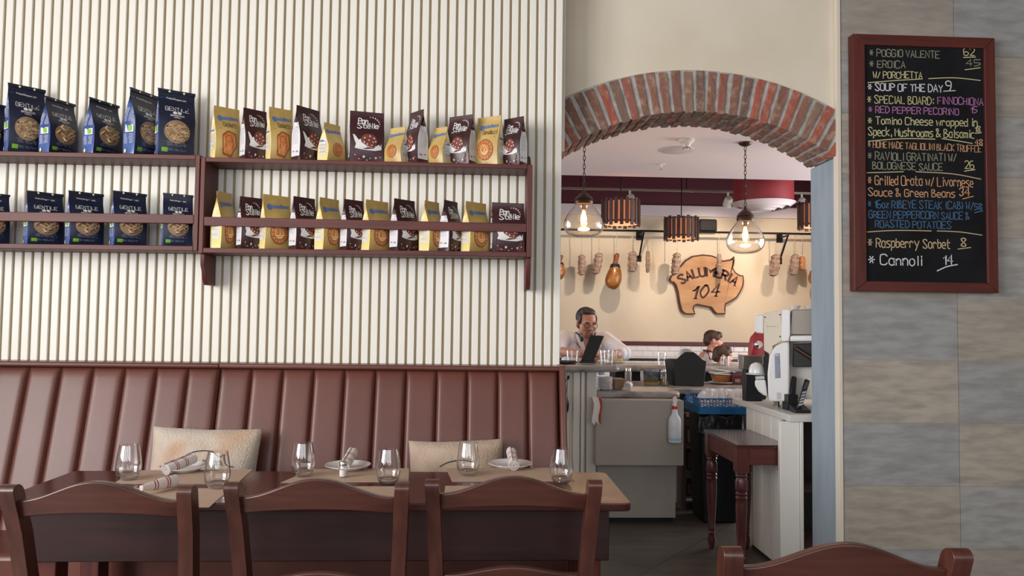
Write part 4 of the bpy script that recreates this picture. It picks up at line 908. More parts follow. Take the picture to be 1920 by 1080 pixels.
o3 = np0.copy(); COL.objects.link(o3); put_napkin(o3, (pp[2].x + .008, pp[2].y - .01, PLZ + .034), 92, 'rolled napkin with its end facing forward on the right plate', -14)
_q = tz(293, 925, TZ); put_napkin(npc, (_q.x, _q.y + .012, TZ + .0245), 180 + 60, 'rolled striped napkin peeking over the left chair crest', 0)
sp = tz(642, 897, TZ); ss = thing('salt_shaker', 'small glass salt shaker with a metal cap in front of the middle plate', 'salt shaker', (sp.x, sp.y + .01, TZ + .0016))
mb = MB(); mb.lathe([(.0135, 0), (.0145, .002), (.0145, .03), (.0125, .037), (.0115, .04), (.0105, .04), (.0112, .036), (.013, .03), (.013, .004), (.0003, .003)], n=20, cap=False); mb.build('jar', M['glass'], ss, smooth=60)
mb = MB(); mb.lathe([(.0123, .0045), (.0123, .026)], n=20); mb.build('salt', M['salt'], ss)
mb = MB(); mb.lathe([(.0128, .039), (.0132, .041), (.0132, .049), (.011, .053), (.004, .0545)], n=20); mb.build('cap', M['steel'], ss)

# ------------------------------------------------------------------ chalkboard menu
CBY = TY - .05
p = lambda x, y, Y=CBY: at(x, y, Y)
O = [p(1600.5, 65.5), p(1870, 68.5), p(1868.5, 548), p(1602, 546.5)]; I = [p(1624, 86), p(1848, 88.5), p(1850.5, 529), p(1624, 528.5)]
ox0 = (O[0].x + O[3].x) / 2; ox1 = (O[1].x + O[2].x) / 2; oz1 = (O[0].z + O[1].z) / 2; oz0 = (O[2].z + O[3].z) / 2
ix0 = (I[0].x + I[3].x) / 2; ix1 = (I[1].x + I[2].x) / 2; iz1 = (I[0].z + I[1].z) / 2; iz0 = (I[2].z + I[3].z) / 2
cb = thing('chalkboard_menu', 'framed black chalkboard covered in coloured handwritten specials on the tiled wall', 'chalkboard', ((ox0 + ox1) / 2, TY, oz0))
for poly, m_ in (([(ox0, oz1), (ox1, oz1), (ix1, iz1), (ix0, iz1)], 'red'), ([(ox0, oz0), (ix0, iz0), (ix1, iz0), (ox1, oz0)], 'red'), ([(ox0, oz0), (ox0, oz1), (ix0, iz1), (ix0, iz0)], 'redz'), ([(ox1, oz0), (ix1, iz0), (ix1, iz1), (ox1, oz1)], 'redz')):
    mb = MB(); mb.prism(poly, CBY, TY - .001); mb.build('frame_rail', M[m_], cb, True, bevel=.003)
BFY = CBY + .012
mb = MB(); mb.box(ix0 - .01, ix1 + .01, BFY, BFY + .02, iz0 - .01, iz1 + .01); mb.build('board', M['slate'], cb, True)
f = lambda x, z: Vector((x, BFY - .0008, z))
NC = {'y': 'yellow', 'w': 'white', 'p': 'pink', 'b': 'blue', 'o': 'orange', 't': 'tan', 'd': 'faded'}
def cdone(mb, nm, col):
    o = mb.build(nm, CH[col], cb, True, smooth=0, recalc=False); o['label'] = NC[col] + ' chalk ' + nm.split('_')[1]
def ctext(t, x0, y0, x1, cap, col, th=.0042, tilt=None, jit=.25):
    A = at(x0, y0, BFY); B = at(x1, y0, BFY); hh = A.z - at(x0, y0 + cap, BFY).z
    mb = MB(); write(mb, t, A.x, A.z, hh, B.x - A.x, th * .86, f, gap=1.3, jit=jit, tilt=tilt if tilt is not None else 0); cdone(mb, 'chalk_writing', col)
def cline(P, col, th=.0045):
    mb = MB(); mb.ribbon(smooth2([(at(x, y, BFY).x, at(x, y, BFY).z) for x, y in P]), th * .86, f); cdone(mb, 'chalk_underline', col)
ctext('* POGGIO VALENTE', 1630, 105, 1761, 13, 'd'); ctext('62', 1807, 104, 1827, 13, 'y'); cline([(1806, 108), (1829, 107)], 'y')
ctext('* EROICA', 1630, 126, 1697, 13, 'd'); ctext('45', 1811, 123, 1838, 12, 'd'); cline([(1809, 131), (1838, 127)], 'y')
ctext('W/ PORCHETTA', 1637, 147, 1729, 12, 'y', tilt=.03); cline([(1627, 155), (1680, 151), (1729, 148)], 'y'); cline([(1741, 147.5), (1790, 146), (1838, 151)], 'y')
ctext('* SOUP OF THE DAY', 1627, 169, 1767, 13, 'w', .0052); ctext('9', 1773, 169, 1783, 17, 'w', .0055); cline([(1769, 171), (1791, 170)], 'w')
ctext('* SPECIAL BOARD:', 1626, 193, 1750, 14, 'y'); ctext('FINNOCHIONA', 1758, 195, 1843, 13, 'p')
ctext('* RED PEPPER PECORINO', 1628, 211, 1797, 12, 'p'); ctext('15', 1820, 212, 1832, 12, 'p')
ctext('* Tomino Cheese wrapped in', 1627, 232, 1832, 14, 'y', .0046)
ctext('Speck, Mushrooms & Balsamic', 1628, 254, 1826, 15, 'y', .0046); ctext('18', 1828, 247, 1838, 10, 'y'); cline([(1828, 250), (1840, 249)], 'y')
cline([(1628, 265), (1690, 260), (1753, 261)], 'y'); cline([(1766, 260), (1800, 265), (1823, 269)], 'y')
ctext('* HOME MADE TAGLIOLINI BLACK TRUFFLE', 1627, 276, 1839, 12, 'o', .0036, tilt=-.02); ctext('48', 1828, 271, 1842, 10, 'o'); cline([(1827, 273), (1842, 273)], 'o')
ctext('* RAVIOLI GRATINATI W/', 1627, 299, 1793, 14, 'd'); ctext('BOLOGNESE SAUCE', 1636, 317, 1767, 13, 'd'); ctext('26', 1809, 316, 1826, 14, 'y'); cline([(1808, 321), (1828, 318)], 'y')
cline([(1625, 324), (1694, 322)], 't'); cline([(1717, 322), (1785, 326), (1839, 336)], 't')
ctext('* Grilled Orata w/ Livornese', 1627, 346, 1824, 17, 'o', .0046); ctext('Sauce & Green Beans', 1628, 367, 1790, 14, 'o', .0046); ctext('34', 1799, 367, 1818, 15, 'o', .0055); cline([(1805, 373), (1825, 368)], 'o')
ctext('* 16oz RIBEYE STEAK (CAB) W/', 1627, 389, 1825, 14, 'b'); ctext('58', 1827, 393, 1841, 11, 'b', .0048); cline([(1827, 399), (1843, 395)], 'b')
ctext('GREEN PEPPERCORN SAUCE &', 1629, 408, 1817, 13, 'b'); ctext('ROASTED POTATOES', 1641, 426, 1783, 13, 'b')
cline([(1626, 435), (1680, 432), (1746, 433)], 't'); cline([(1757, 433), (1800, 435), (1841, 441)], 't')
ctext('* Raspberry Sorbet', 1627, 463, 1781, 17, 't', .005); ctext('8', 1802, 462, 1811, 16, 't', .0055); cline([(1796, 467), (1820, 464)], 't')
ctext('* Cannoli', 1628, 496, 1728, 18, 'w', .0058); ctext('14', 1769, 496, 1786, 18, 'w', .006); cline([(1757, 508), (1775, 500), (1795, 496)], 'w', .006)
# ------------------------------------------------------------------ bar room: ceiling fittings and pendants
def pendant(cx, y0, y1, ycap, gy0, gy1, gw, Y, lab):
    c = at(cx, y1, Y); zc0 = at(cx, gy0, Y).z; zc1 = at(cx, gy1, Y).z; rg = gw / 2 / FPX * Y; H = zc0 - zc1; zcap = at(cx, ycap, Y).z
    r = thing('pendant_lamp', lab, 'lamp', (c.x, Y, CZ), group='clear glass pendant lamps')
    mb = MB(); mb.lathe([(.0005, -.03), (.02, -.03), (.045, -.018), (.055, -.004), (.055, 0)], n=24); mb.build('canopy', M['bronze'], r)
    mb = MB(); z = CZ - .03; i = 0
    while z > zcap + .03:
        L = .021; pts = []
        for k in range(13):
            t = 2 * math.pi * k / 12; a, b = .0085 * math.cos(t), L * math.sin(t); pts.append((a if i % 2 == 0 else 0, 0 if i % 2 == 0 else a, z - L + b - CZ))
        mb.tube(pts, .0028, 5); z -= L * 1.55; i += 1
    mb.build('chain', M['bronze'], r)
    mb = MB(); zl = zcap - CZ; zn = zc0 - CZ; rc = rg * .46
    mb.lathe([(.0005, zl + .03), (.012, zl + .028), (.014, zl + .01), (rc * .45, zl), (rc * .82, zl - (zl - zn) * .3), (rc, zl - (zl - zn) * .55), (rc * .92, zl - (zl - zn) * .62), (rc * 1.02, zl - (zl - zn) * .8), (rc * .95, zn - .004), (.0005, zn - .004)], n=32); mb.build('cap', M['bronze'], r)
    mb = MB(); pr = [(rc * .88, 0), (rc * .95, -.03), (rg * .72, -.24), (rg * .93, -.45), (rg, -.62), (rg * .96, -.76), (rg * .78, -.9), (rg * .42, -.985), (.0005, -1.0)]
    P = smooth2([(a, zn + b * H) if b > -.02 else (a, zn + b * H) for a, b in pr], 4); P = [(max(a, .0004), z) for a, z in P]
    mb.lathe(P + [(max(a - .003, .0003), z + (.003 if z < zn - H * .5 else 0)) for a, z in P[::-1]], n=40, cap=False); mb.build('glass_globe', M['pglass'], r, smooth=80)
    mb = MB(); mb.lathe([(.0005, zn), (.018, zn), (.018, zn - .045), (.0005, zn - .045)], n=16); mb.build('socket', M['bronze'], r)
    mb = MB(); zb = zn - .046; mb.lathe([(.013, zb), (.017, zb - .02), (.03, zb - .07), (.034, zb - .095), (.026, zb - .125), (.0005, zb - .135)], n=20); bu = mb.build('bulb', thin_glass('amber_glass', (1, .9, .7, 1), 1.5), r, smooth=70)
    mb = MB()
    for k in range(6):
        a = k * math.pi / 3; mb.tube([(.006 * math.cos(a), .006 * math.sin(a), zb - .01), (.016 * math.cos(a), .016 * math.sin(a), zb - .055), (.012 * math.cos(a), .012 * math.sin(a), zb - .105)], .0035, 5)
    mb.build('filament', M['filament'], bu)
    bulb_light('pendant_light', (c.x, Y, CZ + zb - .06), 5, (1, .72, .42), .05)
pendant(1095, 272, 362, 364, 382, 446, 76, 5.5, 'clear glass pendant lamp on a chain above the man with the laptop')
pendant(1397.5, 258, 395, 395, 414, 476, 71, 5.9, 'clear glass pendant lamp on a chain above the espresso machine')
c = at(1287, 252, 5.85); sd = thing('smoke_detector', 'white smoke detector on the ceiling just inside the arch', 'smoke detector', (c.x, 5.85, CZ))
mb = MB(); mb.lathe([(.0005, -.035), (.04, -.035), (.05, -.022), (.062, -.018), (.062, 0), (.0005, 0)], n=28); mb.build('base', M['white'], sd)
mb = MB(); mb.lathe([(.0005, -.082), (.02, -.08), (.026, -.06), (.036, -.036), (.0005, -.036)], n=24); hd = mb.build('sensor_head', M['white'], sd)
mb = MB()
for k in range(10):
    a = k * math.pi / 5; mb.cbox((.0245 * math.cos(a), .0245 * math.sin(a), -.068), (.005, .005, .012), None)
mb.build('vent_slot', M['dark'], hd)
c = atz(1269, 281, CZ); mb = MB(); mb.lathe([(.0005, -.012), (.12, -.012), (.128, -.008), (.142, -.006), (.145, 0), (.0005, 0)], n=36); o = mb.build('ceiling_speaker', mat('speaker_grille', rgb(196, 184, 188), .7)); o.location = (c.x, c.y, CZ); tag(o, 'flat round speaker set in the ceiling behind the smoke detector', 'speaker')
c = atz(1240, 308, CZ); s_ = thing('fire_sprinkler', 'small fire sprinkler on the ceiling near the maroon edge', 'sprinkler', (c.x, c.y, CZ))
mb = MB(); mb.lathe([(.0005, -.004), (.04, -.004), (.04, 0), (.0005, 0)], n=20); mb.build('escutcheon', M['white'], s_)
mb = MB(); mb.lathe([(.0005, -.05), (.018, -.05), (.018, -.046), (.006, -.044), (.008, -.02), (.012, -.004), (.0005, -.004)], n=14); mb.build('nozzle', M['steel'], s_)
# round maroon duct with its diffuser
DY = 7.85; c = at(1431, 381, DY); rr = 60 / FPX * DY
dv = thing('ceiling_diffuser', 'large round white air diffuser under a maroon duct', 'air vent', (c.x, DY, c.z))
mb = MB(); mb.lathe([(rr * .93, .0), (rr * .93, HB - c.z - .002)], n=40); mb.build('duct', mat('duct_maroon', rgb(150, 52, 60), .4), dv, smooth=80)
mb = MB()
for a, b, z in ((1.0, .82, 0), (.74, .58, -.02), (.5, .34, -.035)):
    mb.lathe([(rr * b, z - .05), (rr * b, z - .042), (rr * a, z + .0), (rr * a, z - .008)], n=44, cap=False)
mb.lathe([(.0005, -.085), (rr * .26, -.085), (rr * .26, -.07), (.0005, -.07)], n=30); mb.build('diffuser_ring', M['ceil'], dv, smooth=60)
mb = MB(); mb.lathe([(.0005, -.01), (rr * .92, -.01), (rr * .92, -.004), (.0005, -.004)], n=40); mb.build('plenum', mat('diffuser_shadow_box', rgb(150, 130, 130), .8), dv)
# ceiling track with spot heads
TRY = 8.6; ta, tb_ = at(1040, 354.5, TRY), at(1530, 361, TRY); tzz = (ta.z + tb_.z) / 2
tr = thing('track_rail', 'thin grey lighting track running across below the maroon ceiling', 'light track', (0, TRY, tzz))
mb = MB(); mb.box(-2.9, 4.9, TRY - .015, TRY + .015, tzz - .012, tzz + .012); mb.build('rail', M['dsteel'], tr, True)
for x in (-.5, 1.2, 2.45, 3.6):
    mb = MB(); mb.tube([(x, TRY, tzz + .012), (x, TRY, HB)], .005, 6); mb.build('hanger', M['blackm'], tr, True)
for px, tgt, lab, pw in ((1181, 1120, 'small white track spotlight above the left drum lamp', 42), (1365, 1320, 'white track spotlight left of the round diffuser', 62), (1503, 1480, 'white track spotlight at the right beside the blue jamb', 48)):
    x = at(px, 358, TRY).x; sp_ = thing('track_spotlight', lab, 'spotlight', (x, TRY, tzz - .012), group='track spotlights')
    d = Vector((at(tgt, 520, BY).x - x, BY - TRY, at(tgt, 520, BY).z - tzz)).normalized(); T = Matrix.Translation((0, 0, -.11)) @ d.to_track_quat('Z', 'Y').to_matrix().to_4x4()
    mb = MB(); mb.tube([(0, 0, 0), (0, 0, -.06)], .012, 8); mb.build('stem', M['white'], sp_)
    mb = MB(); mb.lathe([(.0005, -.075), (.035, -.07), (.048, -.04), (.05, .0), (.05, .06), (.044, .06), (.04, .045), (.0005, .045)], n=20, T=T); hd = mb.build('lamp_head', M['white'], sp_)
    mb = MB(); mb.lathe([(.0005, .046), (.038, .046), (.038, .05), (.0005, .05)], n=18, T=T); mb.build('lens', mat('lamp_lens', rgb(255, 236, 200), .4, emit=rgb(255, 220, 170), estr=6), hd)
    o = spot('track_light', Vector((x, TRY, tzz - .122)) + d * .09, (at(tgt, 520, BY).x, BY, at(tgt, 520, BY).z), pw, (1, .86, .70), 78, .6, .018)
# drum lamps with wooden slats
def drum(cx, y0, y1, wpx, Y, ytop, lab):
    c = at(cx, y0, Y); z1 = c.z; z0 = at(cx, y1, Y).z; rr = wpx / 2 / FPX * Y; r = thing('drum_lamp', lab, 'lamp', (c.x, Y, z0), group='wooden slat drum lamps'); H = z1 - z0
    for k in range(22):
        a = 2 * math.pi * k / 22; T = Matrix.Rotation(a, 4, 'Z'); dz = .012 * (k % 2)
        mb = MB(); mb.box(rr - .012, rr, -.018, .018, .0 + dz, H - .012 + dz, T); mb.build('slat', M['drum'], r, smooth=0)
    mb = MB(); mb.lathe([(rr - .022, .03), (rr - .022, H - .02)], n=36, cap=False); mb.build('lining', M['lining'], r, smooth=80)
    for z in (.04, H - .03):
        mb = MB(); mb.lathe([(rr - .021, z), (rr - .0125, z), (rr - .0125, z + .012), (rr - .021, z + .012), (rr - .021, z)], n=36, cap=False); mb.build('hoop', M['drum'], r)
    mb = MB(); mb.lathe([(.0005, .028), (rr - .024, .028), (rr - .024, .033), (.0005, .033)], n=30); mb.build('diffuser', mat('lamp_diffuser', rgb(255, 190, 150), .6, emit=rgb(255, 150, 100), estr=1.3), r)
    mb = MB(); mb.tube([(0, 0, H - .03), (0, 0, HB - z0)], .006, 6); mb.build('cord', M['blackm'], r)
    mb = MB(); mb.box(-rr + .02, rr - .02, -.008, .008, H - .035, H - .02); mb.build('spider_bar', M['blackm'], r)
drum(1164, 374, 425, 74, 7.6, 330, 'drum lamp of dark wooden slats, left one beside the glass pendant')
drum(1277.5, 407, 451, 66, 8.2, 330, 'drum lamp of dark wooden slats hanging left of the black speaker box')
drum(1532, 379, 430, 72, 7.8, 330, 'drum lamp of dark wooden slats cut off by the blue jamb')
p0, p1 = at(1312, 433, BY - .2), at(1345, 411, BY - .2); ws = thing('wall_speaker', 'small black speaker box mounted high on the wall above the pig sign', 'speaker', (p0.x, BY - .061, p0.z))
mb = MB(); mb.box(p0.x, p1.x, BY - .2, BY - .061, p0.z, p1.z); mb.build('cabinet', M['black'], ws, True, bevel=.02)
mb = MB(); mb.box(p0.x + .015, p1.x - .015, BY - .206, BY - .2005, p0.z + .015, p1.z - .015); mb.build('grille', M['dark'], ws, True)

# ------------------------------------------------------------------ hanging rail with cured meats
RY = BY - .3; ra, rb = at(1040, 431.5, RY), at(1530, 437.5, RY); rz_ = (ra.z + rb.z) / 2
rl = thing('hanging_rail', 'dark metal rail on wall brackets that the cured meats hang from', 'rail', (1.6, BY, rz_))
mb = MB(); mb.tube([(-2.5, RY, rz_), (4.9, RY, rz_)], .014, 10); mb.build('bar', M['blackm'], rl, True)
for px in (1198, 1461):
    x = at(px, 445, BY).x; mb = MB(); mb.box(x - .012, x + .012, RY, BY - .001, rz_ - .035, rz_ - .015); mb.tube([(x, RY + .02, rz_ - .03), (x, BY - .02, rz_ - .33)], .012, 8); mb.box(x - .03, x + .03, BY - .02, BY - .001, rz_ - .38, rz_ - .3); mb.box(x - .04, x + .04, BY - .02, BY - .001, rz_ - .09, rz_ + .03); mb.build('wall_bracket', M['blackm'], rl, True)
def hang_string(r, x, z1, dx=0):
    mb = MB(); rnd = random.Random(int(x * 100)); pts = [(x, RY, rz_ - .012)]; n = 5
    for k in range(1, n): pts.append((x + dx * k / n + rnd.uniform(-.006, .006), RY, rz_ + (z1 - rz_) * k / n))
    pts.append((x + dx, RY, z1)); mb.tube(pts, .004, 5); mb.tube([(x + dx - .008, RY, z1 + .05), (x + dx + .008, RY, z1 + .04)], .006, 5); mb.build('string', M['tie'], r, True)
def salami(cx, y0, y1, wpx, lab, m='salami', tilt=0, plump=1, ties=5):
    c0, c1 = at(cx, y0, RY), at(cx, y1, RY); L = c0.z - c1.z; rr = wpx / 2 / FPX * RY; r = thing('hanging_salami', lab, 'salami', (c0.x, RY, c1.z), group='cured sausages on the rail')
    rnd = random.Random(cx); mb = MB(); rings = []; n = 18
    for k in range(23):
        t = k / 22; e = min(1, math.sqrt(max(0.0004, 1 - abs(2 * t - 1) ** 5))); e *= .93 + .07 * math.sin(t * 22) ; tx = tilt * (t - .5) * rr * 2 + .1 * rr * math.sin(3 * t)
        rings.append([(tx + rr * e * math.cos(a) * (1 + .03 * math.sin(3 * a + 9 * t)), rr * e * math.sin(a), L * t) for a in [2 * math.pi * i / n for i in range(n)]])
    mb.loft(rings); mb.build('sausage', M[m], r, smooth=80)
    if ties:
        mb = MB()
        for k in range(ties):
            t = (k + .7) / (ties + .4); tx = tilt * (t - .5) * rr * 2; mb.tube([(tx + rr * 1.0 * math.cos(a), rr * 1.0 * math.sin(a), L * t + .012 * math.sin(a)) for a in [2 * math.pi * i / 16 for i in range(17)]], .0036, 5)
        for a in (-1.9, -1.0, .4, 2.2):
            mb.tube([(tilt * (t - .5) * rr * 2 + rr * 1.01 * math.cos(a) * math.sqrt(max(.01, 1 - abs(2 * t - 1) ** 5)), rr * 1.01 * math.sin(a) * math.sqrt(max(.01, 1 - abs(2 * t - 1) ** 5)), L * t) for t in [.02 + .96 * i / 10 for i in range(11)]], .0024, 5)
        mb.build('netting', M['tie'], r)
    hang_string(r, c0.x + tilt * rr, c0.z - .005)
salami(1090.5, 477, 517, 15, 'hanging salami tied with string, beside the ham cut off at far left')
salami(1120, 473, 515, 17, 'hanging salami tied with string beside the left ham, leaning slightly', tilt=.4)
salami(1185.5, 471, 511, 18, 'plump dark hanging salami right of the left ham, in the lamp shadow')
salami(1214.5, 470, 512, 9, 'thin hanging salami in the lamp shadow left of the pig sign', ties=2)
salami(1267, 473, 516, 17, 'hanging salami in front of the left edge of the pig sign', tilt=.3)
salami(1348.5, 475, 515, 9, 'thin hanging salami in front of the lettering of the pig sign', ties=3)
salami(1452, 476, 519, 19, 'hanging salami right of the pig sign under the wall bracket', tilt=.3)
salami(1489, 476, 517, 17, 'hanging salami at the right with a small orange one beside it', tilt=.3)
salami(1504, 480, 507, 12, 'small orange hanging sausage near the blue jamb', 'salamir', ties=4)
def ham(cx, y0, y1, wpx, lab, flip=1):
    c0, c1 = at(cx, y0, RY), at(cx, y1, RY); L = c0.z - c1.z; rr = wpx / 2 / FPX * RY; r = thing('hanging_ham', lab, 'ham', (c0.x, RY, c1.z), group='hams on the rail')
    K = [(0, .12, 0), (.03, .5, -.1), (.1, .82, -.15), (.2, .98, -.12), (.32, 1, -.05), (.45, .9, .05), (.57, .7, .1), (.66, .52, .12), (.72, .42, .13)]
    def rings(a, b): return [[(flip * rr * (sh + w_ * math.cos(q)), .8 * rr * w_ * math.sin(q), L * t) for q in [2 * math.pi * i / 20 for i in range(20)]] for t, w_, sh in K[a:b]]
    mb = MB(); mb.loft(rings(0, 9)); mb.build('ham_body', M['ham'], r, smooth=80, sub=1)
    mb = MB(); mb.loft([[(flip * rr * (.12 + w_ * math.cos(q)), .8 * rr * w_ * math.sin(q), L * t) for q in [2 * math.pi * i / 14 for i in range(14)]] for t, w_ in ((.60, .66), (.64, .59), (.705, .5), (.71, .4))]); mb.build('rope_band', M['dark'], r)
    mb = MB(); mb.tube([(flip * rr * .12 + .52 * rr * math.cos(a), .5 * rr * math.sin(a), L * .6) for a in [2 * math.pi * i / 14 for i in range(15)]], .007, 5); mb.build('string_band', M['tie'], r)
    mb = MB(); mb.loft([[(flip * rr * (sh + w_ * math.cos(q)), .8 * rr * w_ * math.sin(q), L * t) for q in [2 * math.pi * i / 12 for i in range(12)]] for t, w_, sh in ((.7, .34, .13), (.8, .27, .2), (.88, .3, .27), (.95, .32, .32), (1, .2, .34))]); mb.build('shank', M['hamd'], r, smooth=80)
    hang_string(r, c0.x + flip * rr * .32, c0.z - .004)
ham(1151.5, 475, 543, 32, 'cured ham with a dark rope band hanging left of the lamp shadow')
ham(1046, 478, 526, 32, 'cured ham at the far left, half hidden behind the slatted wall')
ham(1531, 494, 537, 34, 'cured ham at the far right, half hidden behind the blue jamb', -1)

# ------------------------------------------------------------------ pig shaped sign
PG = [(555, 708), (558, 740), (555, 775), (542, 808), (512, 858), (472, 884), (436, 902), (433, 936), (432, 970), (376, 971), (356, 955), (336, 926), (300, 920), (240, 908), (224, 914), (219, 930), (226, 950), (230, 970), (196, 973), (160, 970), (134, 946), (119, 890), (109, 820), (94, 772), (82, 757), (62, 752), (54, 734), (66, 706), (86, 698), (122, 648), (162, 604), (212, 574), (280, 565), (340, 571), (390, 590), (418, 607), (446, 602), (468, 598), (484, 590), (492, 578), (496, 600), (492, 630), (484, 655), (502, 685), (530, 703)]
g2p = lambda x, y: (1240 + x / 3.6, 320 + y / 3.6)
SGY = BY - .045
pgw = [(at(*g2p(x, y), SGY).x, at(*g2p(x, y), SGY).z) for x, y in PG]
sg_ = thing('pig_sign', 'pig shaped wooden sign with burnt edges reading SALUMERIA 104 on the back wall', 'sign', (pgw[0][0], BY - .001, pgw[0][1]))
def inset(P, d):
    n = len(P); out = []
    for i in range(n):
        a, p_, b = Vector(P[i - 1]), Vector(P[i]), Vector(P[(i + 1) % n]); t = (b - a).normalized(); out.append(tuple(p_ + Vector((t.y, -t.x)) * d))
    return out
area2 = sum(pgw[i][0] * pgw[(i + 1) % len(pgw)][1] - pgw[(i + 1) % len(pgw)][0] * pgw[i][1] for i in range(len(pgw)))
sgn = -1 if area2 > 0 else 1
mb = MB(); mb.prism(pgw, SGY + .002, BY - .002); mb.build('burnt_edge', M['burn'], sg_, True, smooth=0)
mb = MB(); mb.prism(inset(pgw, sgn * .02), SGY - .004, SGY + .0015); mb.build('pig_board', M['pig'], sg_, True, smooth=0)
mb = MB(); cc = at(*g2p(312, 1010), SGY); sc_ = 1 / 3.6 / FPX * SGY * 1.005; ra_ = 302 * sc_
def arcmap(x, z): a = x / ra_; rr = ra_ + z; return Vector((cc.x + rr * math.sin(a), SGY - .0055, cc.z + rr * math.cos(a)))
a0_, a1_ = -.625, .66; WW = (a1_ - a0_) * ra_; n = 9; lw = [.82, .9, .72, .88, 1.15, .72, .82, .28, .9]; tot = sum(lw) + .3 * 8; x = a0_ * ra_; u_ = WW / tot
for ch_, l in zip('SALUMERIA', lw): write(mb, ch_, x if ch_ != 'I' else x + .1 * u_, 0, 58 * sc_, l * u_ if ch_ != 'I' else .05 * u_, .029, arcmap); x += (l + .3) * u_
mb.build('lettering', M['burn'], sg_, True, smooth=0, recalc=False)
mb = MB(); f = lambda x, z: Vector((x, SGY - .0055, z)); o_ = at(*g2p(205, 866), SGY); write(mb, '104', o_.x, o_.z, 82 * sc_, 178 * sc_, .026, f, gap=2.2, slant=.3, tilt=.13, serif=True); mb.build('number', M['burn'], sg_, True, smooth=0, recalc=False)

# ------------------------------------------------------------------ left bar with raised marble top
BFY_ = 4.72; zbt_ = at(1110, 685.5, BFY_).z; zbl = at(1110, 698, BFY_).z
bx1 = at(1166, 690, BFY_).x; bp = lambda px, py, Y=BFY_: at(px, py, Y).x
bar = thing('bar_counter', 'white panelled bar with a rounded grey marble top where the man sits', 'bar counter', (.6, BFY_, 0))
P = [(-.4, BFY_), (bx1 - .08, BFY_)] + [(bx1 - .08 + .08 * math.sin(t), BFY_ + .08 - .08 * math.cos(t)) for t in (.4, .8, 1.2, 1.57)] + [(bx1, BFY_ + .55), (-.4, BFY_ + .55)]
mb = MB(); mb.prism(P, zbl, zbt_, ax='z'); mb.build('marble_top', M['marble'], bar, True, bevel=.018)
xa_, xb_, xc_ = bp(1052, 760, BFY_ + .05), bp(1100, 760, BFY_ + .05), bp(1118.5, 760, BFY_ + .05)
mb = MB(); mb.box(xb_, xc_, BFY_ + .05, BFY_ + .45, 0, zbl - .001); mb.build('end_post', M['panel'], bar, True, bevel=.003)
mb = MB(); mb.box(-.4, xb_ - .001, BFY_ + .09, BFY_ + .45, 0, zbl - .001); mb.build('front_panel', M['white'], bar, True)
for a, b, d in ((1066, 1071, .02), (1077, 1090, .035), (1092, 1099, .028)):
    mb = MB(); mb.box(bp(a, 760), bp(b, 760), BFY_ + .09 - d, BFY_ + .0899, 0, zbl - .002); mb.build('moulding', M['white'], bar, True, bevel=.006)
c = at(1064.5, 708, BFY_ + .08); mb = MB(); mb.tube([(c.x, BFY_ + .0895, c.z), (c.x, BFY_ + .05, c.z - .005), (c.x, BFY_ + .045, c.z + .015)], .006, 8); mb.build('hook', M['blackm'], bar, True)
hb = at(1055, 760, BFY_ + .02); bgt = thing('hanging_bag', 'black bag hanging on the bar behind the end of the banquette', 'bag', (hb.x, BFY_ + .04, hb.z - .09))
mb = MB(); mb.ell((hb.x - .01, BFY_ + .012, hb.z), (.05, .035, .075), 20, 12); mb.build('bag_body', M['black'], bgt, True)
mb = MB(); mb.tube(smooth2_3 if False else [(hb.x - .03, BFY_ + .03, hb.z + .06), (c.x, BFY_ + .046, c.z + .006), (hb.x + .02, BFY_ + .03, hb.z + .06)], .004, 6); mb.build('strap', M['black'], bgt, True)

# things on the left bar
ZB = zbt_ + .0008
def on_bar(px, Y): return at(px, 684, Y).x
def tumbler(px, Y, h, r0, lab, z=ZB, straw=False, grp='clear tumblers on the bar'):
    x = on_bar(px, Y); r = thing('tumbler', lab, 'glass', (x, Y, z), group=grp)
    mb = MB(); mb.lathe([(.0005, 0), (r0 * .78, 0), (r0 * .8, .003), (r0, h), (r0 - .002, h), (r0 * .8 - .002, .008), (.0005, .007)], n=28, cap=False); mb.build('glass_body', M['glass'], r, smooth=50)
    return r
tumbler(1073, 4.86, .085, .042, 'clear tumbler at the left end of the bar beside the black pouch')
tumbler(1134, 4.95, .088, .036, 'clear tumbler at the right of the laptop, left one of the cluster')
tumbler(1141, 4.86, .088, .036, 'clear tumbler in front, middle of the cluster right of the laptop')
tumbler(1149.5, 4.93, .09, .036, 'clear tumbler at the right of the cluster beside the saucer')
x = on_bar(1063, 4.8); po = thing('black_pouch', 'flat black pouch lying on the bar left of the laptop', 'pouch', (x, 4.8, ZB))
mb = MB(); mb.ell((x - .02, 4.84, ZB + .0125), (.1, .06, .012), 24, 8); mb.build('pouch_body', M['black'], po, True)
mb = MB(); mb.tube([(x - .1, 4.80, ZB + .0235), (x - .02, 4.795, ZB + .0245), (x + .06, 4.80, ZB + .0235)], .002, 5); mb.build('zip', M['blackm'], po, True)
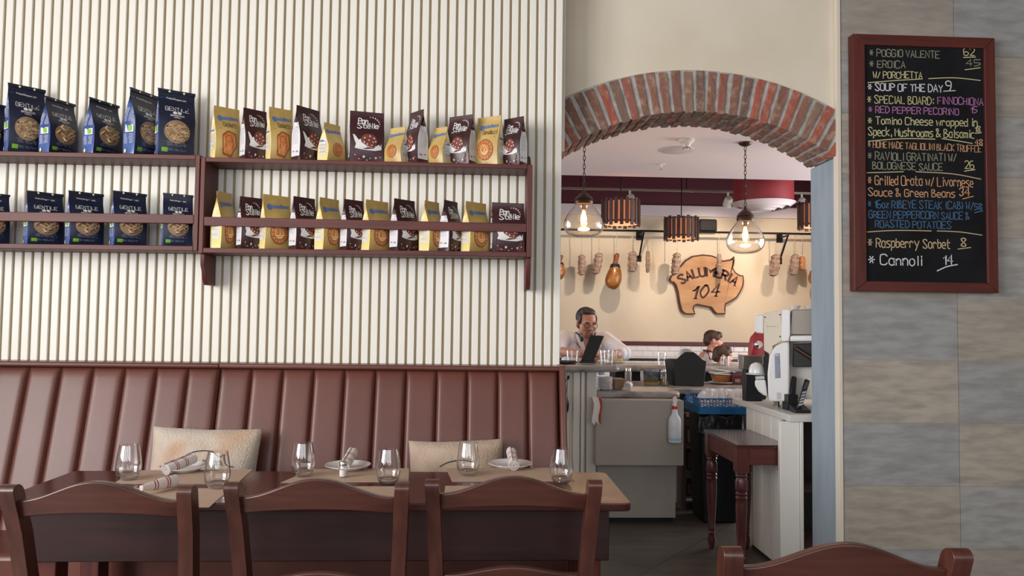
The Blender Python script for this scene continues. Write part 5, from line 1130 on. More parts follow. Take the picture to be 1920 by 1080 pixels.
# laptop seen from behind, hinge towards the right, screen leaning
LPY = 5.02
q_ = [at(1089, 681.2, LPY), at(1113.5, 681.2, LPY), at(1133, 634, LPY + .05), at(1107, 632, LPY + .05)]
lt = thing('laptop', 'black laptop standing open on the bar in front of the man', 'laptop', (q_[0].x + .04, LPY, ZB))
zoff = ZB + .012 - q_[0].z
mb = MB(); nrm = (q_[1] - q_[0]).cross(q_[3] - q_[0]).normalized(); off = Vector((0, 0, zoff))
Q = [v + off for v in q_]; mb.add([tuple(v) for v in Q] + [tuple(v - nrm * .007) for v in Q], [(0, 1, 2, 3), (7, 6, 5, 4), (0, 1, 5, 4), (1, 2, 6, 5), (2, 3, 7, 6), (3, 0, 4, 7)]); mb.build('screen_lid', M['black'], lt, True, bevel=.003)
mb = MB(); x0, x1 = q_[0].x, q_[1].x; mb.add([(x0 - .01, LPY - .003, ZB), (x1 + .01, LPY - .003, ZB), (x1 + .06, LPY + .22, ZB), (x0 + .04, LPY + .22, ZB), (x0 - .01, LPY - .003, ZB + .011), (x1 + .01, LPY - .003, ZB + .011), (x1 + .06, LPY + .22, ZB + .011), (x0 + .04, LPY + .22, ZB + .011)], [(0, 3, 2, 1), (4, 5, 6, 7), (0, 1, 5, 4), (1, 2, 6, 5), (2, 3, 7, 6), (3, 0, 4, 7)]); mb.build('keyboard_base', M['black'], lt, True, bevel=.003)
x = on_bar(1160, 4.95); sc2 = thing('saucer', 'small white saucer with a piece of cheese at the rounded end of the bar', 'plate', (x - .01, 4.95, ZB))
mb = MB(); mb.lathe([(.0005, 0), (.03, 0), (.055, .012), (.054, .014), (.03, .003), (.0005, .003)], n=28, cap=False); mb.build('dish', M['china'], sc2)
mb = MB(); mb.prism([(-.04, -.02), (.03, -.03), (.04, .01), (-.02, .03)], .0145, .034, ax='z'); mb.build('cheese', M['lemon'], sc2, bevel=.006)

# ------------------------------------------------------------------ near work counter and the white fridge box
NY = 4.86; zn1 = at(1200, 734.5, NY).z; zn0 = at(1200, 748.5, NY).z; nx0 = bp(1119.5, 740, NY); nx1 = bp(1281, 740, NY)
wc = thing('work_counter', 'grey marble worktop with a rounded end above the white fridge', 'counter', (nx0, NY, 0))
P = [(nx0, NY), (nx1 - .09, NY)] + [(nx1 - .09 + .09 * math.sin(t), NY + .09 - .09 * math.cos(t)) for t in (.4, .8, 1.2, 1.57)] + [(nx1, NY + .38), (nx0, NY + .38)]
mb = MB(); mb.prism(P, zn0, zn1, ax='z'); mb.build('marble_top', M['marble'], wc, True, bevel=.016)
mb = MB(); mb.box(nx0 + .02, nx1 - .06, NY + .12, NY + .36, 0, zn0 - .001); mb.build('cabinet', M['dark'], wc, True)
fx0, fx1 = bp(1117.5, 800, 4.66), bp(1282, 800, 4.66); fz1 = at(1200, 750.5, 4.66).z; fz0 = at(1200, 873, 4.66).z
fr = thing('fridge_box', 'white undercounter fridge with a wide upper door and a narrower base', 'fridge', ((fx0 + fx1) / 2, 4.8, 0))
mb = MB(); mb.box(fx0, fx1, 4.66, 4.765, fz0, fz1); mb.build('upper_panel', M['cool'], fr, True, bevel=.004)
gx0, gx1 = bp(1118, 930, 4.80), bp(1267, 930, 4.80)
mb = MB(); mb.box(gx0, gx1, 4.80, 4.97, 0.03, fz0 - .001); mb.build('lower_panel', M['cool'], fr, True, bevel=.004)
mb = MB(); mb.box(gx0 + .01, gx1 - .01, 4.83, 4.97, 0, .0295); mb.build('plinth', M['dark'], fr, True)
mb = MB(); mb.box(gx1 + .003, gx1 + .018, 4.84, 4.97, .12, fz0 - .03); mb.build('side_strip', M['cool'], fr, True, bevel=.002)
# towel over the fridge corner
tx = fx0 - .002; tw_ = thing('hanging_towel', 'white towel with an orange edge hanging over the corner of the fridge', 'towel', (tx, 4.66, fz1))
def cloth(mb, x0, x1, y0, zt, zb, m=0):
    n = 10; A = []
    for j in range(13):
        t = j / 12; z = zt + (zb - zt) * t; A.append([(x0 + (x1 - x0) * i / n + .004 * math.sin(6 * t), y0 - .006 - .006 * abs(math.sin(i * 1.1 + 2 * t)), z - .01 * math.sin(i * .9)) for i in range(n + 1)])
    top = [(p[0], p[1] + .1, zt + .006) for p in A[0]]; mid = [(p[0], p[1] + .03, zt + .008) for p in A[0]]
    mb.loft([top, mid] + A, closed=False, cap=False)
zt2 = at(1120, 794, 4.65).z
mb = MB(); cloth(mb, bp(1112, 760, 4.65), bp(1125, 760, 4.65), 4.655, fz1 + .004, zt2); o = mb.build('towel_cloth', M['towel'], tw_, True, smooth=80); md = o.modifiers.new('thick', 'SOLIDIFY'); md.thickness = .008
mb = MB(); cloth(mb, bp(1124, 760, 4.65), bp(1127, 760, 4.65), 4.649, fz1 + .006, zt2 + .01); o = mb.build('orange_edge', mat('orange_hem', rgb(196, 86, 60), .9), tw_, True, smooth=80); md = o.modifiers.new('thick', 'SOLIDIFY'); md.thickness = .004
# spray bottle hanging by its trigger
sy = 4.6185; sx = bp(1265, 800, sy); zb0 = at(1265, 829, sy).z; Hs = at(1265, 742, sy).z - zb0; rs = 12 / FPX * sy
sb = thing('spray_bottle', 'white spray bottle with a red collar hooked over the fridge edge', 'spray bottle', (sx, sy, zb0))
mb = MB(); mb.lathe([(.0005, 0), (rs * .92, 0), (rs, .006), (rs, Hs * .46), (rs * .9, Hs * .52), (rs * .5, Hs * .6), (rs * .4, Hs * .68), (rs * .36, Hs * .71), (.0005, Hs * .71)], n=28); mb.build('bottle', M['spray'], sb)
mb = MB(); mb.lathe([(rs * 1.004, .012), (rs * 1.004, Hs * .1)], n=28, cap=False); mb.build('liquid', M['liquid'], sb)
mb = MB(); mb.lathe([(.0005, Hs * .715), (rs * .48, Hs * .715), (rs * .46, Hs * .775), (.0005, Hs * .775)], n=20); mb.build('collar', M['redp'], sb)
mb = MB(); mb.lathe([(.0005, Hs * .776), (rs * .3, Hs * .776), (rs * .26, Hs * .86), (.0005, Hs * .86)], n=16); mb.prism([(-.012, Hs * .86), (.013, Hs * .85), (.014, Hs * .9), (.005, Hs * .985), (-.008, Hs * .99), (-.014, Hs * .94)], -.01, .01); mb.build('spray_head', M['enamel'], sb, bevel=.002)
mb = MB(); mb.prism([(-.012, Hs * .99), (-.002, Hs * 1.01), (-.004, Hs * .955), (-.017, Hs * .93), (-.02, Hs * .95)], -.008, .008); mb.build('nozzle', M['redp'], sb, bevel=.002)
mb = MB(); mb.prism([(-.009, Hs * .85), (-.003, Hs * .85), (-.013, Hs * .8), (-.018, Hs * .79)], -.006, .006); mb.build('trigger', M['enamel'], sb, bevel=.001)
mb = MB(); lf = lambda x, z: Vector((rs * 1.01 * math.sin(x / rs), -rs * 1.01 * math.cos(x / rs), z))
mb.m = 0; mb.loft([[lf(-.034 + .006 * i, z) for i in range(5)] for z in (Hs * .24, Hs * .3, Hs * .36)], closed=False, cap=False); mb.m = 1; mb.ribbon([(-.03, Hs * .29), (-.016, Hs * .29)], .005, lambda x, z: lf(x, z) * 1.005); mb.ribbon([(-.03, Hs * .33), (-.02, Hs * .33)], .004, lambda x, z: lf(x, z) * 1.005); mb.build('label', [M['print'], M['ink']], sb, smooth=60, recalc=False)
# things on the near worktop
ZN = zn1 + .0008
cpx = thing('plate_stack', 'x', 'plate') if False else None
rnd = random.Random(2)
def plates(px0, px1, n, z, Y, lab, grp):
    x0, x1 = bp(px0, 720, Y), bp(px1, 720, Y); rr = (x1 - x0) / 2; me = None
    for i in range(n):
        if me is None:
            mb = MB(); mb.lathe([(.0005, 0), (rr * .6, 0), (rr * .66, .003), (rr, .0085), (rr, .0105), (rr * .62, .0045), (.0005, .0045)], n=36, cap=False); o = mb.build('stacked_plate', M['china'], smooth=50); me = o
        else: o = me.copy(); COL.objects.link(o)
        o.location = ((x0 + x1) / 2 + rnd.uniform(-.002, .002), Y + rr, z + i * .0108); tag(o, lab, 'plate', grp)
    return z + n * .0108
zz_ = plates(1120.5, 1151, 8, ZN, 4.92, 'white plate in the larger lower stack under the marble bar top', 'plates of the lower stack')
plates(1121, 1137, 3, zz_ + .0065, 4.99, 'small white plate stacked on top of the larger plates under the marble bar top', 'small plates of the upper stack')
x0, x1 = bp(1152.5, 720, 5.0), bp(1172, 720, 5.0); zc_ = at(1160, 711, 5.0).z
bx = thing('cardboard_box', 'small brown cardboard box between the plate stack and the rolled towel', 'box', (x0, 5.0, ZN)); mb = MB(); mb.box(x0, x1, 5.0, 5.14, ZN, zc_ - .002); mb.build('carton', M['card'], bx, True, bevel=.002)
mb = MB(); mb.box(x0, x1, 4.985, 5.0, zc_ - .0015, zc_); mb.box(x0, x1, 5.0, 5.14, zc_ - .0015, zc_); mb.build('flap', M['card'], bx, True)
rt = thing('rolled_towel', 'rolled pinkish striped towel lying on the worktop beside the cardboard box', 'towel', (bp(1181, 730, 4.93), 4.93, ZN))
o = np0.copy(); o.data = np0.data.copy(); COL.objects.link(o); o.parent = rt; o.name = 'towel_roll'
for k_ in ('label', 'category', 'group'):
    if k_ in o: del o[k_]
o.location = (.004, .06, .029); o.rotation_euler = (0, 0, R(72)); o.scale = (1.1, 1.25, 1.25)
mb = MB(); mb.add([(-.045, .02, .0), (-.012, .0, .0), (-.01, .1, .0), (-.045, .1, 0), (-.045, .02, .006), (-.012, .0, .03), (-.01, .1, .034), (-.045, .1, .006)], [(0, 3, 2, 1), (4, 5, 6, 7), (0, 1, 5, 4), (1, 2, 6, 5), (2, 3, 7, 6), (3, 0, 4, 7)]); mb.build('loose_end', M['towel'], rt, bevel=.004)

# ------------------------------------------------------------------ far work counter with the higher bar behind
FY = 5.75; zf1 = at(1330, 728.5, FY).z; zf0 = at(1330, 740, FY).z; fxa, fxb = bp(1170, 735, FY), bp(1432, 735, FY)
fc = thing('back_counter', 'grey marble worktop further back with jars and bins on it', 'counter', (fxa, FY, 0))
mb = MB(); mb.box(fxa, fxb, FY, FY + .7, zf0, zf1); mb.build('marble_top', M['marble'], fc, True, bevel=.012)
mb = MB(); mb.box(fxa + .02, fxb - .02, FY + .08, FY + .68, 0, zf0 - .001); mb.build('cabinet', M['dark'], fc, True)
HY = 6.46; zh1 = at(1240, 685.5, HY).z; zh0 = at(1240, 697.5, HY).z; hxa, hxb = bp(1152, 690, HY), bp(1420, 690, HY)
hb_ = thing('high_bar', 'long grey bar top behind the back counter where the children sit', 'bar counter', (hxa, HY, 0))
mb = MB(); mb.box(hxa, hxb, HY, HY + .5, zh0, zh1); mb.build('bar_top', M['marble'], hb_, True, bevel=.02)
mb = MB(); mb.box(hxa + .03, hxb - .02, HY + .12, HY + .4, 0, zh0 - .001); mb.build('bar_body', M['dark'], hb_, True)
ZF = zf1 + .0008; ZH = zh1 + .0008
# black bucket bin
Y = 5.95; x0, x1 = bp(1261, 690, Y), bp(1325, 690, Y); zt_ = at(1292, 660, Y).z; cx_ = (x0 + x1) / 2; hw_ = (x1 - x0) / 2
bk_ = thing('plastic_caddy', 'black plastic caddy with a curved raised back on the back counter', 'bin', (cx_, Y, ZF))
def caddy_outline(top):
    zs1 = at(1292, 677, Y).z - ZF; zt1 = zt_ - ZF
    return [(-hw_ * .84, 0), (hw_ * .84, 0), (hw_, zs1), (hw_ * .78, zs1 + (zt1 - zs1) * .15), (hw_ * .5, zs1 + (zt1 - zs1) * .65), (hw_ * .25, zt1), (-hw_ * .25, zt1), (-hw_ * .5, zs1 + (zt1 - zs1) * .65), (-hw_ * .78, zs1 + (zt1 - zs1) * .15), (-hw_, zs1)]
mb = MB(); mb.prism(caddy_outline(1), 0, .012); mb.build('front_wall', M['bin'], bk_, bevel=.004)
zs1 = at(1292, 677, Y).z - ZF
mb = MB(); mb.loft([[(-hw_ * .84, .013, 0), (hw_ * .84, .013, 0), (hw_ * .84, .22, 0), (-hw_ * .84, .22, 0)], [(-hw_, .013, zs1), (hw_, .013, zs1), (hw_, .26, zs1), (-hw_, .26, zs1)], [(-hw_ + .01, .02, zs1), (hw_ - .01, .02, zs1), (hw_ - .01, .25, zs1), (-hw_ + .01, .25, zs1)], [(-hw_ * .82, .02, .02), (hw_ * .82, .02, .02), (hw_ * .82, .21, .02), (-hw_ * .82, .21, .02)]]); mb.build('bin_body', M['bin'], bk_, smooth=0)
pb_ = at(1279, 668, Y + .3); mb = MB(); mb.lathe([(.0005, 0), (.03, 0), (.075, .03), (.078, .045), (.074, .045), (.03, .006), (.0005, .006)], n=30, cap=False, T=Matrix.Translation((pb_.x, Y + .22, pb_.z - .015)) @ Matrix.Rotation(R(75), 4, 'X')); o = mb.build('white_bowl', M['china']); tag(o, 'pale bowl on edge, half hidden behind the black caddy', 'bowl')
# clear storage container
Y = 5.95; x0, x1 = bp(1206, 705, Y), bp(1236, 705, Y); zt_ = at(1220, 690, Y).z
ct = thing('storage_container', 'clear square container half filled with chopped food and a metal lid', 'container', ((x0 + x1) / 2, Y + .06, ZF)); w2 = (x1 - x0) / 2; hh = zt_ - ZF
mb = MB(); sq = lambda h_, z: [(-h_, -h_ * .9, z), (h_, -h_ * .9, z), (h_, h_ * .9, z), (-h_, h_ * .9, z)]; mb.loft([sq(w2 * .92, 0), sq(w2, hh - .012), sq(w2 - .003, hh - .012), sq(w2 * .9, .004)]); mb.build('tub', M['glass'], ct, smooth=0)
mb = MB(); mb.loft([sq(w2 * .88, .005), sq(w2 * .9, hh * .42)]); mb.build('food', M['food'], ct)
mb = MB(); mb.loft([sq(w2 + .004, hh - .0115), sq(w2 + .004, hh)]); mb.build('lid', M['dsteel'], ct, bevel=.003)
mb = MB(); mb.tube([(-w2 * .7, 0, hh * .86), (w2 * .75, -.01, hh * .35)], .003, 6); mb.build('spoon', M['steel'], ct)
def jar(px, py0, py1, wpx, Y, z, lab, m='glass', capm='steel', nm='glass_jar', cat='jar', fill=None):
    x = bp(px, py0, Y); hh = at(px, py0, Y).z - z; rr = wpx / 2 / FPX * Y; r = thing(nm, lab, cat, (x, Y, z))
    mb = MB(); mb.lathe([(.0005, 0), (rr * .9, 0), (rr, .004), (rr, hh * .78), (rr * .8, hh * .82), (rr * .78, hh * .82), (rr - .003, hh * .76), (rr - .003, .008), (.0005, .007)], n=24, cap=False); mb.build('jar_body', M[m], r)
    if fill: mb = MB(); mb.lathe([(.0005, .009), (rr - .005, .009), (rr - .005, hh * .5), (.0005, hh * .5)], n=20); mb.build('contents', M[fill], r)
    mb = MB(); mb.lathe([(.0005, hh * .825), (rr * .86, hh * .825), (rr * .86, hh * .97), (rr * .8, hh), (.0005, hh)], n=24); mb.build('lid', M[capm], r); return r
jar(1178, 690, 728, 13, 5.9, ZF, 'steel canister standing at the left of the back counter', 'dsteel', 'steel', 'steel_canister', 'canister')
jar(1244, 692, 720, 14, 5.98, ZF, 'glass jar between the clear container and the black caddy', fill='food')
mb = MB(); x = bp(1262, 725, 5.8); mb.tube([(x - .02, 5.84, ZF + .004), (x + .03, 5.82, ZF + .006), (x + .07, 5.80, ZF + .004)], [.003, .003, .006], 6); o = mb.build('spoon', M['steel']); tag(o, 'spoon lying in front of the black caddy', 'spoon')
# on the high bar
Y = 6.55; x = bp(1241, 672, Y); jr = thing('patterned_tumbler', 'tumbler with a dark printed pattern standing on the high bar', 'glass', (x, Y, ZH)); hh = at(1241, 661, Y).z - ZH; rr = 9 / FPX * Y
mb = MB(); mb.lathe([(.0005, 0), (rr * .85, 0), (rr, hh), (rr - .003, hh), (rr * .82, .006), (.0005, .006)], n=24, cap=False); mb.build('glass_body', M['glass'], jr)
mb = MB(); rnd = random.Random(8); f = lambda x, z: Vector((rr * .97 * math.sin(x), -rr * .97 * math.cos(x), z))
for i in range(14):
    a = rnd.uniform(-1.2, 1.2); z = rnd.uniform(.25, .9) * hh; mb.ribbon([(a, z), (a + rnd.uniform(-.25, .25), z + rnd.uniform(-.012, .012))], .006, f)
mb.build('print', M['ink'], jr, smooth=0, recalc=False)
for px, lab in ((1354.5, 'glass shaker with a metal cap on the high bar, left one of the pair'), (1363.5, 'glass shaker with a metal cap on the high bar, right one of the pair')):
    jar(px, 669, 685, 8, 6.55, ZH, lab, 'china' if px > 1360 else 'glass', 'steel', 'bar_shaker', 'shaker', 'salt')['group'] = 'shakers on the high bar'
x = bp(1388, 680, 6.56); tk = thing('toothpick_holder', 'small clear holder with toothpicks on the high bar near the grinder', 'holder', (x, 6.56, ZH))
mb = MB(); mb.lathe([(.0005, 0), (.016, 0), (.02, .055), (.018, .055), (.014, .005), (.0005, .005)], n=16, cap=False); mb.build('cup', M['glass'], tk)
for a in range(6): mb = MB(); mb.tube([(.004 * math.cos(a), .004 * math.sin(a), .006), (.022 * math.cos(a), .015 * math.sin(a), .1)], .0022, 5); mb.build('toothpick', M['card'], tk)
# under the high bar: basket of papers, red packet
Y = 6.2; x = bp(1352, 715, Y); bs = thing('bread_basket', 'small wooden basket with folded papers on a plate, right of the black caddy', 'basket', (x, Y, ZF))
mb = MB(); mb.lathe([(.0005, 0), (.05, 0), (.105, .014), (.104, .017), (.05, .005), (.0005, .005)], n=32, cap=False); mb.build('plate', M['china'], bs)
mb = MB(); mb.loft([[(a * .055, -.04, .016), (a * .055 * -1, -.04, .016)][::-1] + [(.055, .04, .016), (-.055, .04, .016)] if False else [(-.055, -.04, .006), (.055, -.04, .006), (.055, .04, .006), (-.055, .04, .006)] for a in (1,)] + [[(-.075, -.055, .075), (.075, -.055, .075), (.075, .055, .075), (-.075, .055, .075)]]); mb.build('basket_body', M['ham'], bs, smooth=0, bevel=.003)
for dz, an in ((.08, 3), (.095, -4), (.11, 8)):
    mb = MB(); mb.box(-.085, .085, -.06, .05, dz, dz + .008, Matrix.Rotation(R(an), 4, 'Y')); mb.build('folded_paper', M['towel'], bs)
x = bp(1381, 715, 6.15); rp = thing('red_packet', 'dark red coffee packet standing on the back counter beside the basket', 'packet', (x, 6.15, ZF)); zt_ = at(1381, 699, 6.15).z - ZF
mb = MB(); mb.loft([[(-.05, -.03, 0), (.05, -.03, 0), (.05, .03, 0), (-.05, .03, 0)], [(-.052, -.032, zt_ * .8), (.052, -.032, zt_ * .8), (.052, .032, zt_ * .8), (-.052, .032, zt_ * .8)], [(-.05, -.003, zt_), (.05, -.003, zt_), (.05, .003, zt_), (-.05, .003, zt_)]]); mb.build('packet_body', M['maroon'], rp, bevel=.003)
mb = MB(); mb.box(-.025, .02, -.0345, -.0325, zt_ * .2, zt_ * .5); mb.build('label', M['card'], rp)
# ------------------------------------------------------------------ right counter with the espresso machine
XC = at(1462, 800, 3.86).x + .003                 # left face of the counter
NYC, FYC = 3.69, 4.52
ztc = at(1480, 778.5, NYC).z; tsl = .034
XSL = at(1480, 780, NYC).x
XR_ = XJ - .004
ec = thing('espresso_counter', 'narrow white panelled counter inside the arch carrying the espresso machine', 'counter', (XC, NYC, 0))
xf = at(1400, 755, 4.3).x
mb = MB(); mb.prism([(XSL, NYC), (2.3, NYC), (2.3, FYC), (xf - .01, FYC), (xf, 4.3)], ztc - tsl, ztc, ax='z'); mb.build('counter_top', M['panel'], ec, True, bevel=.004)
px0, px1 = at(1463, 900, 3.705).x, at(1500, 900, 3.705).x
mb = MB(); mb.box(px0, px1, 3.705, 3.735, 0, ztc - tsl - .001); mb.build('front_post', M['white'], ec, True, bevel=.003)
mb = MB(); mb.box(px1 - .002, px1 + .014, 3.693, 3.704, 0, ztc - tsl - .001); mb.build('corner_trim', M['white'], ec, True, bevel=.002)
for i in range(4):
    y0 = 3.86 + i * .125; mb = MB(); mb.box(XC, XC + .02, y0, y0 + .121, 0.02, ztc - tsl - .001); mb.build('side_board', M['white'], ec, True, bevel=.004)
mb = MB(); mb.box(px1 + .02, 1.9, 3.80, 4.1, .12, .14); mb.build('inner_shelf', M['drum'], ec, True); mb = MB(); mb.box(px1 + .02, 1.9, 3.80, 4.1, .42, .435); mb.build('inner_shelf', M['drum'], ec, True)
mb = MB(); mb.box(XC + .022, 2.5, 4.30, 4.32, 0, ztc - tsl - .001); mb.build('back_board', M['dark'], ec, True); mb = MB(); mb.box(px1 + .003, 2.2, 4.12, 4.13, 0, ztc - tsl - .001); mb.build('back_board', M['dark'], ec, True)
ZC = ztc + .0008
# espresso machine seen from its white side
EP = at(1456, 759, 3.95); EPHI = math.atan2(EP.x, EP.y)
EUX, EUY = Vector((math.cos(EPHI), -math.sin(EPHI), 0)), Vector((math.sin(EPHI), math.cos(EPHI), 0))
def eloc(px, py, yl=0):                       # a pixel read on the machine's own side plane, in its local frame
    d = ray(px, py); t = ((EP - EYE).dot(EUY) + yl) / d.dot(EUY); P = EYE + d * t - EP
    return (P.dot(EUX), P.z)
def poly8(P): return [eloc(1260 + x / 4.5, 560 + y / 4.5) for x, y in P]
em = thing('espresso_machine', 'white espresso machine with cream side plate on the counter beside the blue jamb', 'espresso machine', (EP.x, EP.y, ZC), -EPHI)
EM = Matrix.Translation((EP.x, EP.y, ZC)) @ Matrix.Rotation(-EPHI, 4, 'Z')
def epiece(nm, P, y0, y1, m, bev=.004):
    mb = MB(); mb.prism(poly8(P), y0, y1); return mb.build(nm, M[m], em, bevel=bev)
epiece('top_housing', [(1010, 60), (1420, 40), (1420, 272), (995, 270)], .02, .36, 'dsteel')
epiece('side_band', [(925, 58), (985, 52), (998, 70), (998, 268), (985, 322), (930, 330), (920, 300)], -.01, .38, 'enamel', .006)
epiece('white_bar', [(995, 276), (1420, 272), (1420, 322), (990, 326)], 0, .3, 'enamel', .01)
epiece('cream_plate', [(775, 84), (922, 64), (922, 320), (850, 366), (818, 430), (776, 400)], .005, .36, 'creamp', .003)
mb = MB(); f = lambda x, z: Vector((x, .004, z)); a_ = poly8([(800, 208), (890, 160)])
mb.ribbon([(a_[0][0], a_[0][1] + .002), (a_[0][0] - .002, a_[0][1] + .006), (a_[0][0], a_[0][1] + .011)], .0022, f)
mb.ribbon([(a_[1][0], a_[0][1] + .002), (a_[1][0] + .002, a_[0][1] + .006), (a_[1][0], a_[0][1] + .011)], .0022, f)
for i in range(5): u = a_[0][0] + .004 + (a_[1][0] - a_[0][0] - .008) * i / 5; mb.ribbon([(u, a_[0][1] + .006), (u + .0025, a_[0][1] + .006)], .005, f)
mb.build('emblem', M['dsteel'], em, smooth=0, recalc=False)
for q_ in ((785, 122), (910, 100), (912, 285)):
    c = poly8([q_])[0]; mb = MB(); mb.ell((c[0], .004, c[1]), (.004, .003, .004), 10, 6); mb.build('screw', M['blackm'], em)
epiece('group_cover', [(704, 106), (774, 96), (774, 262), (712, 256), (698, 240)], .03, .34, 'enamel', .012)
epiece('side_body', [(935, 333), (986, 330), (990, 360), (990, 815), (975, 832), (822, 832), (812, 780), (806, 600), (820, 470), (842, 408), (878, 362)], -.012, .39, 'enamel', .01)
epiece('side_gap', [(780, 402), (818, 432), (806, 600), (812, 790), (796, 740), (782, 560)], .01, .34, 'dark', 0)
epiece('drip_tray', [(698, 652), (788, 648), (800, 740), (806, 792), (770, 780), (728, 748), (700, 700)], 0, .34, 'enamel', .01)
epiece('tray_grid', [(702, 622), (782, 616), (786, 647), (702, 651)], .02, .34, 'steel', .003)
epiece('backsplash', [(995, 328), (1420, 324), (1420, 826), (992, 830)], .1, .34, 'panel', .003)
epiece('brew_group', [(1026, 350), (1420, 332), (1420, 540), (1020, 545)], .04, .099, 'black')
mb = MB(); P = poly8([(1040, 380), (1180, 470)]); mb.tube([(P[0][0], .03, P[0][1]), (P[1][0], .02, P[1][1])], .012, 10); mb.build('portafilter_handle', M['bronze'], em)
epiece('sticker', [(866, 430), (908, 425), (916, 632), (870, 636)], -.0138, -.0122, 'printd', 0)
mb = MB(); rnd = random.Random(4); A_, B_ = poly8([(872, 440)])[0], poly8([(912, 625)])[0]
for i in range(13):
    z = A_[1] + (B_[1] - A_[1]) * i / 12; mb.ribbon([(A_[0], z), (A_[0] + (B_[0] - A_[0]) * rnd.uniform(.6, .95), z)], .0014 if i else .006, lambda x, z: Vector((x, -.0145, z)))
mb.build('sticker_print', M['print'], em, smooth=0, recalc=False)
epiece('rating_plate', [(884, 755), (922, 755), (922, 812), (884, 812)], -.0138, -.0122, 'keys', 0)
zbot = poly8([(900, 832)])[0][1]
for cx_ in (1456.5, 1490.5):
    u = eloc(cx_, 750, .06)[0]; mb = MB(); mb.lathe([(.0005, 0), (.02, 0), (.022, .004), (.022, .014), (.018, .016), (.018, zbot - .001), (.0005, zbot - .001)], (u, .06, 0), 20); mb.build('foot', M['chrome'], em)
for cx_ in (1491, 1518):
    u = eloc(cx_, 571, .12)[0]; zt_ = poly8([(1100, 54)])[0][1]; mb = MB(); mb.lathe([(.0005, 0), (.018, 0), (.03, .02), (.028, .02), (.016, .003), (.0005, .003)], n=20, cap=False); o = mb.build('espresso_cup', M['china']); o.location = EM @ Vector((u, .12, zt_ + .001)); tag(o, 'small white cup on top of the espresso machine, ' + ('left one' if cx_ < 1500 else 'right one'), 'cup', 'cups on the espresso machine')
# dome cover on the tray, stainless box and red grinder behind
ul_ = eloc(1419, 690, .1)[0]; c = EM @ Vector((ul_, .1, poly8([(740, 616)])[0][1] + .001)); ztr = c.z; rr = 15 / FPX * 4.1
dc = thing('dome_cover', 'white ribbed dome with a flat brim resting on the tray of the espresso machine', 'cover', tuple(c))
mb = MB(); mb.lathe([(.0005, 0), (rr * 1.35, 0), (rr * 1.4, .003), (rr * 1.0, .008), (.0005, .008)], n=32); mb.build('brim', M['enamel'], dc)
mb = MB(); mb.loft([[(rr * w_ * (1 + .02 * (i % 3 == 0)) * math.cos(2 * math.pi * i / 36), rr * w_ * (1 + .02 * (i % 3 == 0)) * math.sin(2 * math.pi * i / 36), .0085 + rr * 1.3 * z) for i in range(36)] for w_, z in ((1, 0), (.97, .3), (.88, .58), (.7, .8), (.45, .94), (.2, .99), (.01, 1))]); mb.build('dome', M['enamel'], dc, smooth=60)
GY = 4.43
E_ = lambda px, py, Y: (at(px, py, Y).x, at(px, py, Y).z)
gq = lambda P, Y=GY: [E_(1260 + x / 4.5, 560 + y / 4.5, Y) for x, y in P]
gr = thing('coffee_grinder', 'red coffee grinder with a chrome knob, half hidden behind the espresso machine', 'grinder', (gq([(720, 480)])[0][0], GY + .05, ZC))
mb = MB(); mb.prism(gq([(748, 262), (800, 262), (800, 482), (672, 482), (676, 400), (692, 330)]), GY, GY + .07); mb.build('grinder_body', M['redg'], gr, True, bevel=.006)
c = gq([(724, 388)])[0]; mb = MB(); mb.lathe([(.0005, 0), (.026, 0), (.024, .014), (.012, .02), (.0005, .02)], n=24, T=Matrix.Translation((c[0], GY - .001, c[1])) @ Matrix.Rotation(R(90), 4, 'X')); mb.build('knob', M['chrome'], gr, True)
a_, b_ = gq([(690, 483)])[0], gq([(800, 483)])[0]; mb = MB(); mb.box(a_[0], b_[0], GY + .012, GY + .06, ZC, a_[1] - .001); mb.build('base', M['black'], gr, True, bevel=.004)
P = gq([(600, 478), (770, 478), (770, 600), (602, 600)], 4.34)
mbx = thing('steel_box', 'brushed steel box below the red grinder', 'box', (P[0][0] + .06, 4.34, ZC)); zz0 = P[2][1]
mb = MB(); mb.box(P[0][0], P[1][0], 4.34, 4.42, zz0, P[0][1]); mb.build('steel_body', M['dsteel'], mbx, True, bevel=.004)
mb = MB(); mb.box(max(P[0][0] + .02, xf + .005), P[1][0] - .004, 4.345, 4.415, ZC, zz0 - .001); mb.build('stand', M['black'], mbx, True, bevel=.003)
